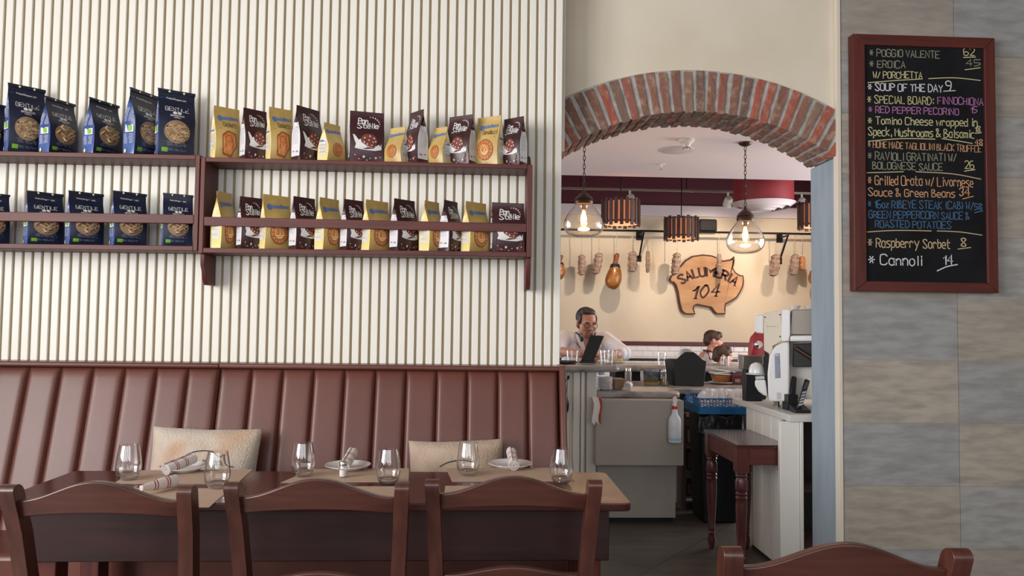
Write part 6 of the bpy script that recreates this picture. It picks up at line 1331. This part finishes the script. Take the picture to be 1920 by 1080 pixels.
# phones
PY = 3.80
q9 = lambda x, y, Y=PY: at(1260 + x / 4.5, 560 + y / 4.5, Y)
b0, b1 = q9(1015, 968), q9(1190, 968); ph = thing('cordless_phone', 'black cordless phone standing in its base at the front of the counter', 'phone', ((b0.x + b1.x) / 2, PY, ZC))
mb = MB(); w_ = b1.x - b0.x; x0 = b0.x; mb.loft([[(x0, PY - .03, ZC), (x0 + w_ * .8, PY - .03, ZC), (x0 + w_ * .85, PY + .07, ZC), (x0 + .01, PY + .07, ZC)], [(x0 + .003, PY - .028, ZC + .014), (x0 + w_ * .8, PY - .028, ZC + .014), (x0 + w_ * .85, PY + .068, ZC + .035), (x0 + .013, PY + .068, ZC + .035)]]); mb.build('base', M['black'], ph, True, bevel=.004)
def handset(P, Y0, Y1, root, keys):
    a, b, c, d = [q9(x, y, y_) for (x, y), y_ in zip(P, (Y0, Y0, Y1, Y1))]
    n = (b - a).cross(d - a).normalized()
    if n.y > 0: n = -n
    mb = MB(); mb.add([tuple(v) for v in (a, b, c, d)] + [tuple(v - n * .022) for v in (a, b, c, d)], [(0, 1, 2, 3), (7, 6, 5, 4), (0, 1, 5, 4), (1, 2, 6, 5), (2, 3, 7, 6), (3, 0, 4, 7)]); hs = mb.build('handset', M['black'], root, True, bevel=.005)
    if keys:
        def S_(u, v): return a + (b - a) * u + (d - a) * v + n * .0012
        def quad(u0, u1, v0, v1, nm, m):
            mb = MB(); mb.add([tuple(S_(u, v)) for u, v in ((u0, v0), (u1, v0), (u1, v1), (u0, v1))], [(0, 1, 2, 3)]); o = mb.build(nm, M[m], smooth=0, recalc=False); o.parent = hs
            I = Matrix.Translation(root.location).inverted()
            for v in o.data.vertices: v.co = I @ v.co
        quad(.18, .82, .62, .86, 'screen', 'screen')
        for r_ in range(5):
            for c_ in range(3): quad(.16 + c_ * .25, .34 + c_ * .25, .08 + r_ * .1, .145 + r_ * .1, 'key', 'keys')
    return hs
handset([(1052, 930), (1098, 918), (1168, 690), (1128, 672)], PY, PY + .05, ph, True)
h2 = thing('spare_handset', 'dark handset leaning behind the cordless phone below the espresso machine', 'phone', tuple(q9(1010, 830, 3.9)))
h2.location.z = ZC
a = q9(990, 815, 3.89); dzh = ZC + .0 - a.z
handset([(992, 832), (1046, 835), (1056, 660), (1020, 648)], 3.90, 3.94, h2, False)
mb = MB(); mb.box(h2.location.x - .03, h2.location.x + .03, 3.885, 3.955, ZC, q9(1010, 826, 3.9).z + .012); mb.build('cradle', M['black'], h2, True, bevel=.004)
# ------------------------------------------------------------------ turned leg console table
TN, TF = 3.742, 4.29
zt = at(1382, 834.5, TN).z; tx0 = at(1382, 834.5, TN).x; tx1 = at(1492, 836, TN).x
ct_ = thing('console_table', 'small dark red wooden side table with turned legs standing in the archway', 'table', ((tx0 + tx1) / 2, (TN + TF) / 2, 0))
mb = MB(); mb.box(tx0, tx1 + .0, TN, 3.85, zt - .016, zt); mb.box(tx0, XC - .003, 3.8501, TF, zt - .016, zt); mb.build('top', M['table'], ct_, True, bevel=.0)
zap = at(1382, 873, TN).z; xr2 = XC - .008
for nm, b in (('apron', (tx0 + .01, tx1 - .006, TN + .012, TN + .03)), ('apron', (tx0 + .01, xr2, TF - .03, TF - .012)), ('apron', (tx0 + .008, tx0 + .026, TN + .031, TF - .031)), ('apron', (xr2 - .018, xr2, 3.86, TF - .031))):
    mb = MB(); mb.box(b[0], b[1], b[2], b[3], zap, zt - .0165); mb.build(nm, M['redz' if b[1] - b[0] < .1 else 'red'], ct_, True, bevel=.002)
def turned(x, y):
    H = zt - .017; s = .031; mb = MB(); mb.box(x - s, x + s, y - s, y + s, zap - .035, H); mb.build('leg_block', M['tablez'], ct_, True, bevel=.003) if False else None
    z = zap - .035; K = [(.03, 0), (.033, -.006), (.026, -.012), (.031, -.022), (.024, -.03), (.032, -.05), (.030, -.075), (.032, -.09), (.025, -.1), (.031, -.11), (.025, -.12), (.031, -.13), (.026, -.14), (.028, -.16), (.0285, -.2), (.024, -.3), (.0175, -.4), (.021, -.41), (.016, -.42), (.021, -.43), (.016, -.44), (.022, -.465), (.021, -.485), (.012, -z / 1.0)]
    kk = []
    for r_, d_ in K: kk.append((r_, z + max(d_ * (z / .52), -z)))
    mb.lathe([(.0005, kk[-1][1])] + kk[::-1] + [(.0005, kk[0][1])], (x, y, 0), 20); return mb.build('leg', M['tablez'], ct_, True, smooth=50)
for x, y in ((tx0 + .034, TN + .036), (tx0 + .034, TF - .036), (tx1 - .036, TN + .036), (xr2 - .03, TF - .036)): turned(x, y)

# ------------------------------------------------------------------ blue crate of plates on the black bin
CY0, CY1 = 4.74, 5.08
bz1 = at(1350, 777, CY0).z; bx0, bx1_ = at(1316, 870, CY0 + .02).x, XC + .12
bn = thing('waste_bin', 'tall black bin with a black liner under the blue crate', 'bin', ((bx0 + bx1_) / 2, CY0 + .15, 0))
mb = MB(); m_ = .02; mb.loft([[(bx0 + m_, CY0 + .05, 0), (bx1_ - m_, CY0 + .05, 0), (bx1_ - m_, CY0 + .3, 0), (bx0 + m_, CY0 + .3, 0)], [(bx0, CY0 + .03, bz1 - .012), (bx1_, CY0 + .03, bz1 - .012), (bx1_, CY0 + .32, bz1 - .012), (bx0, CY0 + .32, bz1 - .012)]]); mb.build('bin_body', M['bin'], bn, True, bevel=.01)
mb = MB(); R_ = []
for k in range(9):
    t = k / 8; z = bz1 - .004 - t * .12; R_.append([(bx0 - .03 + (bx1_ - bx0 + .04) * i / 16, CY0 + .018 - .012 * abs(math.sin(i * 1.3 + 2 * t)) - .01 * t, z - .012 * math.sin(i * .8)) for i in range(17)])
mb.loft(R_, closed=False, cap=False); o = mb.build('liner', M['bag'], bn, True, smooth=80); md = o.modifiers.new('thick', 'SOLIDIFY'); md.thickness = .003
cr = thing('plate_crate', 'blue plastic dish crate with hexagon mesh sides full of white plates', 'crate', (at(1355, 776, CY0).x, CY0, bz1))
cx0, cx1 = at(1311, 770, CY0).x, XC + .2; cz1 = at(1350, 747, CY0).z; czm = at(1350, 763, CY0).z; ZB2 = bz1 + .001
mb = MB(); mb.box(cx0 - .004, cx1, CY0, CY1, ZB2, ZB2 + .008); mb.build('crate_floor', M['bluep'], cr, True)
for nm, b in (('side', (cx0, cx1, CY0, CY0 + .008)), ('side', (cx0, cx1, CY1 - .008, CY1)), ('side', (cx0, cx0 + .008, CY0 + .0081, CY1 - .0081))):
    mb = MB(); mb.box(b[0], b[1], b[2], b[3], ZB2 + .0081, czm); mb.box(b[0] - .004, b[1], b[2] - (.004 if b[2] == CY0 else 0), b[3], cz1 - .008, cz1)
    along_x = b[1] - b[0] > .1; L0, L1 = (b[0], b[1]) if along_x else (b[2], b[3]); hh = cz1 - .008 - czm; s_ = hh / 3.46; k = 0; x = L0
    while x < L1 - .004:
        for zc, xo in ((czm + hh * .25, 0), (czm + hh * .75, s_ * 1.5)):
            hx = [(x + xo + s_ * math.cos(math.pi / 3 * j), zc + s_ * .87 * math.sin(math.pi / 3 * j)) for j in range(7)]
            hx = [(min(max(a, L0), L1), z_) for a, z_ in hx]
            mb.tube([(a, b[2] + .004, z_) if along_x else (b[0] + .004, a, z_) for a, z_ in hx], .0034, 4)
        x += s_ * 3
    mb.build(nm, M['bluep'], cr, True, smooth=0)
mb = MB(); P0 = at(1352, 769, CY0); mb.box(P0.x - .006, P0.x + .09, CY0 - .002, CY0 - .0002, P0.z - .018, P0.z + .008); mb.build('label_panel', mat('crate_recess', rgb(20, 84, 136), .5), cr, True)
n0 = None
for i in range(9):
    x = cx0 + .07 + i * .034
    if x > cx1 - .04: break
    if n0 is None:
        mb = MB(); r1 = .075; mb.lathe([(.0005, 0), (r1 * .6, 0), (r1, .012), (r1, .015), (r1 * .6, .004), (.0005, .004)], n=30, cap=False); n0 = o = mb.build('crate_plate', M['china'], smooth=50)
    else: o = n0.copy(); COL.objects.link(o)
    o.location = (x, CY0 + .1 + .02 * (i % 2), ZB2 + .009 + .071); o.rotation_euler = (R(8 * (i % 3) - 6), R(-62 + 6 * (i % 3)), R(28)); tag(o, 'white plate standing on edge in the blue dish crate', 'plate', 'plates in the blue crate')
# dim shelf unit between the fridge and the bin
ux0, ux1 = at(1284, 900, 5.1).x, at(1335, 900, 5.1).x
su = thing('storage_shelf', 'dim low shelf unit in the dark gap between the fridge and the black bin', 'shelf', (ux0, 5.12, 0))
for x in (ux0, ux1 - .015): mb = MB(); mb.box(x, x + .015, 5.12, 5.4, 0, .66); mb.build('upright', M['drum'], su, True)
for z in (.08, .26, .44, .62): mb = MB(); mb.box(ux0 + .0151, ux1 - .0151, 5.12, 5.4, z, z + .015); mb.build('shelf_board', M['drum'], su, True)
for z, wd, hh, c_, lab in ((.276, .08, .1, 'maroon', 'dark red box on the middle board of the dim shelf unit'), (.456, .06, .08, 'card', 'brown box on the upper board of the dim shelf unit'), (.096, .1, .07, 'drum', 'dark box on the lowest board of the dim shelf unit')):
    bt_ = thing('storage_box', lab, 'box', (ux0 + .09, 5.2, z)); mb = MB(); mb.box(ux0 + .03, ux0 + .03 + wd, 5.14, 5.3, z, z + hh); mb.build('carton', M[c_], bt_, True, bevel=.003); mb = MB(); mb.box(ux0 + .028, ux0 + .032 + wd, 5.138, 5.302, z + hh + .0004, z + hh + .012); mb.build('lid', M[c_], bt_, True, bevel=.002)
# ------------------------------------------------------------------ people
def limb(mb, pts, rads, n=14):
    mb.tube(pts, rads, n)
    for p, r_ in ((pts[0], rads[0]), (pts[-1], rads[-1])): mb.ell(p, (r_, r_, r_), 12, 8)
    for p, r_ in zip(pts[1:-1], rads[1:-1]): mb.ell(p, (r_, r_, r_), 12, 8)
def head_blobs(mb, T, s=1.0, child=False):
    e = lambda c, r: mb.ell(c, r, 20, 14, T)
    e((0, .012, .03), (.074 * s, .094 * s, .088 * s)); e((0, -.028, -.01), (.066 * s, .062 * s, .08 * s)); e((0, -.034, -.056), (.052 * s, .05 * s, .05 * s)); e((0, -.058, -.084), (.028 * s, .026 * s, .024 * s))
    for sx in (-1, 1):
        e((sx * .04, -.058, -.022), (.026, .026, .024)); e((sx * .028, -.076, .028), (.028, .016, .01)); e((sx * .077 * s, .012, .0), (.009, .019, .031)); e((sx * .046, -.02, -.06), (.022, .035, .026))
    e((0, -.090, .006), (.010, .012, .022)); e((0, -.102, -.014), (.0125, .016, .013)); e((-.010, -.094, -.02), (.008, .01, .008)); e((.010, -.094, -.02), (.008, .01, .008))
    e((0, -.084, -.044), (.024, .010, .006)); e((0, -.083, -.056), (.02, .010, .007))
def hand(mb, W, fwd, up, side, curl=.5, s=1.0):
    """palm and five fingers; W wrist, fwd along the hand, up the back of the hand, side towards the thumb"""
    fwd, up, side = fwd.normalized(), up.normalized(), side.normalized()
    c = W + fwd * .045 * s; M3 = Matrix((side, fwd, up)).transposed().to_4x4(); M3.translation = c
    mb.ell((0, 0, 0), (.041 * s, .05 * s, .016 * s), 16, 10, M3)
    for k, (o, L) in enumerate(((.029, .072), (.010, .08), (-.010, .075), (-.028, .058))):
        p = W + fwd * (.085 * s) + side * (o * s); pts = [p - fwd * .02 * s]; a = .15; q = p; pts.append(q)
        for j, f in enumerate((.45, .32, .25)):
            q = q + (fwd * math.cos(a) - up * math.sin(a)) * L * f * s; pts.append(q); a += curl * (.9 + .1 * k)
        mb.tube(pts, [.0095 * s, .0092 * s, .0085 * s, .0078 * s, .0068 * s], 10); mb.ell(pts[-1], (.0068 * s,) * 3, 8, 6)
    p = W + fwd * .025 * s + side * .03 * s; d1 = (fwd * .6 + side * .8 - up * .3).normalized(); d2 = (fwd * .95 + side * .15 - up * .3).normalized()
    pts = [p - d1 * .01, p + d1 * .03 * s, p + d1 * .03 * s + d2 * .032 * s, p + d1 * .03 * s + d2 * .058 * s]
    mb.tube(pts, [.014 * s, .0115 * s, .010 * s, .008 * s], 10); mb.ell(pts[-1], (.008 * s,) * 3, 8, 6)
def place_frame(px, py, Y): return at(px, py, Y)
V = Vector
# --- man with the laptop
MY = 5.72; hc = at(1099, 607, MY); bx_ = hc.x; k = 1 / FPX * MY
man = thing('person', 'dark haired man with glasses in a white open shirt, looking down at a black laptop', 'person', (bx_, MY, 0))
zh = hc.z
T = Matrix.Translation((0.0, -.02, zh)) @ Matrix.Rotation(R(14), 4, 'Z') @ Matrix.Rotation(R(14), 4, 'X') @ Matrix.Rotation(R(2), 4, 'Y') @ Matrix.Scale(.95, 4)
zs_ = at(1099, 634, MY).z - .012           # shoulder height
sl, sr = V((-.165, .05, zs_)), V((.15, .05, zs_))
el, er = V((-.25, -.16, zs_ - .23)), V((.235, -.30, ZB + .05))
wl_, wr_ = V((-.10, -.47, ZB + .045)), V((.06, -.50, ZB + .038))
el.z = ZB + .06
mb = MB(); head_blobs(mb, T)
limb(mb, [V((0, .0, zh - .06)), V((0, .03, zs_ + .03)), V((0, .05, zs_ - .03))], [.052, .054, .07])
mb.ell((0, .02, zs_ - .05), (.085, .07, .075)); mb.ell((0, .06, zs_ - .16), (.15, .10, .17)); mb.ell((0, .07, zs_ - .38), (.145, .105, .2)); mb.ell((0, .06, .66), (.16, .12, .1))
limb(mb, [sl, el], [.05, .04]); limb(mb, [el, wl_], [.04, .026]); limb(mb, [sr, er], [.05, .04]); limb(mb, [er, wr_], [.04, .026])
hand(mb, wl_, V((.75, -.1, .55)), V((-.5, -.5, .6)), V((.1, .8, .4)), .55); hand(mb, wr_, V((-.9, -.15, 0)), V((0, -.05, 1)), V((.1, -.9, 0)), .3)
for sx in (-1, 1):
    limb(mb, [V((sx * .09, .02, .66)), V((sx * .12, -.36, .64))], [.085, .062]); limb(mb, [V((sx * .12, -.36, .64)), V((sx * .12, -.32, .1))], [.058, .036]); mb.ell((sx * .12, -.37, .04), (.042, .1, .038))
mb.build('body', M['skin'], man, remesh=.005, relax=2)
mb = MB(); e = lambda c, r: mb.ell(c, r, 22, 14, T)
e((0, .034, .047), (.082, .09, .084)); e((0, .0, .1), (.06, .06, .032)); e((-.066, -.004, .035), (.015, .036, .045)); e((.066, -.004, .035), (.015, .036, .045)); e((-.01, -.03, .1), (.052, .03, .02)); e((0, .07, -.02), (.06, .04, .05))
mb.build('hair', M['hair'], man, remesh=.005, relax=2)
mb = MB(); limb(mb, [V((-.15, .055, zs_ - .005)), V((.14, .055, zs_ - .005))], [.062, .062]); mb.ell((0, .06, zs_ - .15), (.182, .115, .17)); mb.ell((0, .07, zs_ - .36), (.168, .122, .22)); mb.ell((0, .06, .70), (.165, .125, .08))
limb(mb, [sl, el, el.lerp(wl_, .2)], [.068, .058, .05]); limb(mb, [sr, er, er.lerp(wr_, .2)], [.068, .056, .048])
mb.build('shirt', M['shirt'], man, remesh=.006, relax=2)
mb = MB()
mb.prism([(-.045, zs_ + .0), (0, zs_ - .13), (.045, zs_ + .0), (.035, zs_ + .04), (-.035, zs_ + .04)], -.064, -.050); 
mb.build('bare_chest', M['skin'], man, bevel=.006)
for sx in (-1, 1):
    mb = MB(); mb.loft([[(sx * .028, .02, zs_ + .085), (sx * .07, .03, zs_ + .07), (sx * .078, .03, zs_ + .062), (sx * .034, .02, zs_ + .076)], [(sx * .04, -.05, zs_ + .05), (sx * .088, -.045, zs_ + .02), (sx * .092, -.04, zs_ + .014), (sx * .045, -.04, zs_ + .045)], [(sx * .02, -.078, zs_ - .03), (sx * .07, -.075, zs_ - .035), (sx * .07, -.068, zs_ - .036), (sx * .02, -.07, zs_ - .032)], [(sx * .003, -.08, zs_ - .12), (sx * .02, -.078, zs_ - .115), (sx * .02, -.072, zs_ - .115), (sx * .003, -.074, zs_ - .12)]]); mb.build('collar', M['shirt'], man, sub=1)
for sx in (-1, 1):
    mb = MB(); mb.tube([tuple(T @ V((sx * .032 + .024 * math.cos(t), -.097 + .004 * abs(math.cos(t)), .004 + .017 * math.sin(t)))) for t in [2 * math.pi * i / 16 for i in range(17)]], .0022, 6); gl = mb.build('glasses_rim', M['black'], man)
    mb = MB(); mb.tube([tuple(T @ V(p)) for p in ((sx * .056, -.092, .01), (sx * .074, -.04, .012), (sx * .08, .01, .01))], .0018, 6); mb.build('glasses_temple', M['black'], man)
    mb = MB(); mb.ell((sx * .031, -.083, .0), (.0115, .007, .0035), 14, 8, T); ey = mb.build('eye', M['eye'], man)
    mb = MB(); mb.ell((sx * .031, -.0875, .0005), (.007, .003, .003), 10, 6, T); mb.build('iris', M['ink'], ey)
    mb = MB(); mb.tube([tuple(T @ V(p)) for p in ((sx * .014, -.094, .028), (sx * .034, -.094, .034), (sx * .052, -.08, .026))], [.0035, .0048, .0025], 6); mb.build('eyebrow', M['hair'], man)
mb = MB(); mb.tube([tuple(T @ V(p)) for p in ((-.009, -.1, .006), (0, -.104, .009), (.009, -.1, .006))], .0018, 6); mb.build('glasses_bridge', M['black'], man)
mb = MB(); mb.ell((0, -.0935, -.0505), (.019, .004, .0045), 14, 8, T); mb.build('lips', M['lip'], man)
mb = MB(); e((0, -.066, -.086), (.03, .024, .022)); e((0, -.088, -.035), (.026, .01, .006)); e((-.024, -.076, -.06), (.012, .014, .026)); e((.024, -.076, -.06), (.012, .014, .026)); mb.build('goatee', M['stubble'], man, remesh=.0025, relax=2)
mb = MB(); mb.tube([(-.075, .02, zs_ + .055), (-.06, -.045, zs_ + .035), (-.045, -.085, zs_ + .0)], .006, 8); mb.tube([(.075, .02, zs_ + .055), (.06, -.045, zs_ + .035), (.045, -.085, zs_ + .0)], .006, 8); mb.ell((.045, -.088, zs_ + .005), (.022, .012, .026)); mb.ell((-.045, -.088, zs_ + .005), (.012, .01, .02)); mb.build('neck_headphones', M['black'], man)
mb = MB(); mb.lathe([(.014, 0), (.019, 0), (.019, .005), (.014, .005), (.014, 0)], n=20, T=Matrix.Translation((.045, -.1, zs_ + .005)) @ Matrix.Rotation(R(90), 4, 'X'), cap=False); mb.build('headphone_ring', M['chrome'], man)
st = thing('bar_stool', 'wooden bar stool under the man at the left bar', 'stool', (bx_, MY + .06, 0))
mb = MB(); mb.lathe([(.0005, .515), (.17, .515), (.175, .53), (.165, .545), (.0005, .548)], n=28); mb.build('seat', M['drum'], st)
for i in range(4):
    a = math.pi / 4 + i * math.pi / 2; mb = MB(); mb.tube([(.12 * math.cos(a), .12 * math.sin(a), .514), (.18 * math.cos(a), .18 * math.sin(a), 0)], .016, 8); mb.build('leg', M['drum'], st)
# --- two children in profile, facing right
def child(px, py, Y, label, hair, jersey, s, nod, number):
    c = at(px, py, Y); r = thing('person', label, 'person', (c.x, Y, 0)); zh = c.z
    T = Matrix.Translation((0, 0, zh)) @ Matrix.Rotation(R(82), 4, 'Z') @ Matrix.Rotation(R(nod), 4, 'X') @ Matrix.Scale(s, 4)
    zs = zh - .155 * s / .9; hip = zs - .36; bk = -.07
    mb = MB(); head_blobs(mb, T, 1.0, True); limb(mb, [V((-.01, 0, zh - .05)), V((bk * .6, 0, zs + .02))], [.042, .046]); mb.ell((bk, 0, zs - .1), (.09, .125, .15)); mb.ell((bk - .02, 0, zs - .26), (.09, .11, .16))
    sh1, sh2 = V((bk, -.125, zs - .02)), V((bk, .125, zs - .02)); e1, e2 = V((bk + .06, -.17, zs - .22)), V((bk + .06, .17, zs - .22)); w1, w2 = V((bk + .24, -.10, zs - .22)), V((bk + .24, .10, zs - .22))
    for a, b, c_ in ((sh1, e1, w1), (sh2, e2, w2)): limb(mb, [a, b], [.038, .03]); limb(mb, [b, c_], [.03, .021])
    hand(mb, w1, V((1, .2, -.1)), V((0, 0, 1)), V((.1, 1, 0)), .35, .8); hand(mb, w2, V((1, -.2, -.1)), V((0, 0, 1)), V((.1, -1, 0)), .35, .8)
    for sy in (-1, 1): limb(mb, [V((bk, sy * .06, hip)), V((bk + .3, sy * .08, hip - .02))], [.062, .045]); limb(mb, [V((bk + .3, sy * .08, hip - .02)), V((bk + .28, sy * .08, .06))], [.042, .03]); mb.ell((bk + .32, sy * .08, .035), (.08, .033, .034))
    mb.build('body', M['skin2'], r, remesh=.006, relax=2)
    mb = MB(); e = lambda c, q: mb.ell(c, q, 22, 14, T); e((0, .026, .045), (.083, .1, .084)); e((0, .075, -.005), (.068, .05, .065)); e((0, -.045, .09), (.062, .045, .032)); e((.062, -.01, .045), (.022, .055, .04)); e((-.062, -.01, .045), (.022, .055, .04)); e((0, -.075, .066), (.055, .02, .022)); mb.build('hair', M[hair], r, remesh=.006, relax=2)
    mb = MB(); limb(mb, [sh1 + V((0, .02, .0)), sh2 - V((0, .02, 0))], [.055, .055]); mb.ell((bk, 0, zs - .12), (.102, .138, .15)); mb.ell((bk - .02, 0, zs - .27), (.105, .125, .16))
    for a, b in ((sh1, e1), (sh2, e2)): limb(mb, [a, a.lerp(b, .7)], [.052, .05])
    jer = mb.build('jersey', M[jersey], r, remesh=.006, relax=2)
    for sy in (-1, 1):
        mb = MB(); mb.ell((.027 * sy, -.083, .006), (.011, .007, .007), 12, 8, T); ey = mb.build('eye', M['eye'], r); mb = MB(); mb.ell((.027 * sy, -.0885, .005), (.005, .003, .005), 10, 6, T); mb.build('iris', M['ink'], ey)
        mb = MB(); mb.tube([tuple(T @ V(p)) for p in ((sy * .012, -.094, .026), (sy * .03, -.092, .031), (sy * .048, -.078, .025))], .003, 6); mb.build('eyebrow', M[hair], r)
    mb = MB(); mb.ell((0, -.094, -.05), (.017, .004, .0055), 14, 8, T); mb.build('lips', M['lip'], r)
    if number:
        for k_ in range(3):
            o_ = .024 * (k_ - 1); mb = MB(); mb.tube([(bk + .0 + o_ * 1.0, -.02, zs + .052), (bk - .006 + o_, -.08, zs + .042), (bk - .005 + o_, -.14, zs + .02), (bk - .0 + o_, -.185, zs - .04)], .006, 6); mb.build('shoulder_stripe', M['maroon'], r)
        mb = MB(); mb.tube([(bk + .02 + .055 * math.cos(t), .058 * math.sin(t), zs + .03 - .02 * math.cos(t)) for t in [2 * math.pi * i / 16 for i in range(17)]], .008, 6); mb.build('neckband', M['maroon'], r)
        mb = MB(); f = lambda x, z: V((bk + x, -.3, z)); write(mb, '10', -.035, zs - .19, .075, .08, .017, f); o = mb.build('number', M['maroon'], r, smooth=0, recalc=False); md = o.modifiers.new('wrap', 'SHRINKWRAP'); md.target = jer; md.wrap_method = 'PROJECT'; md.use_project_y = True; md.use_positive_direction = True; md.use_negative_direction = False; md.offset = .004
    st = thing('bar_stool', 'stool under the ' + ('boy in the numbered white jersey' if number else 'smaller child behind the shakers'), 'stool', (c.x + bk, Y, 0)); zt = hip - .075
    mb = MB(); mb.lathe([(.0005, zt - .03), (.15, zt - .03), (.15, zt - .005), (.0005, zt)], n=24); mb.build('seat', M['drum'], st); mb = MB(); mb.lathe([(.14, 0), (.14, .012), (.02, .03), (.02, zt - .031), (.0005, zt - .031)], n=20); mb.build('pedestal', M['blackm'], st)
    return r
child(1338, 639, 7.65, 'brown haired boy in a white jersey with dark red stripes, leaning and facing right', 'hairb', 'jersey', .86, 8, True)
child(1356, 669, 7.1, 'smaller dark haired child behind the two shakers, facing right', 'hairb', 'shirt', .84, 4, False)
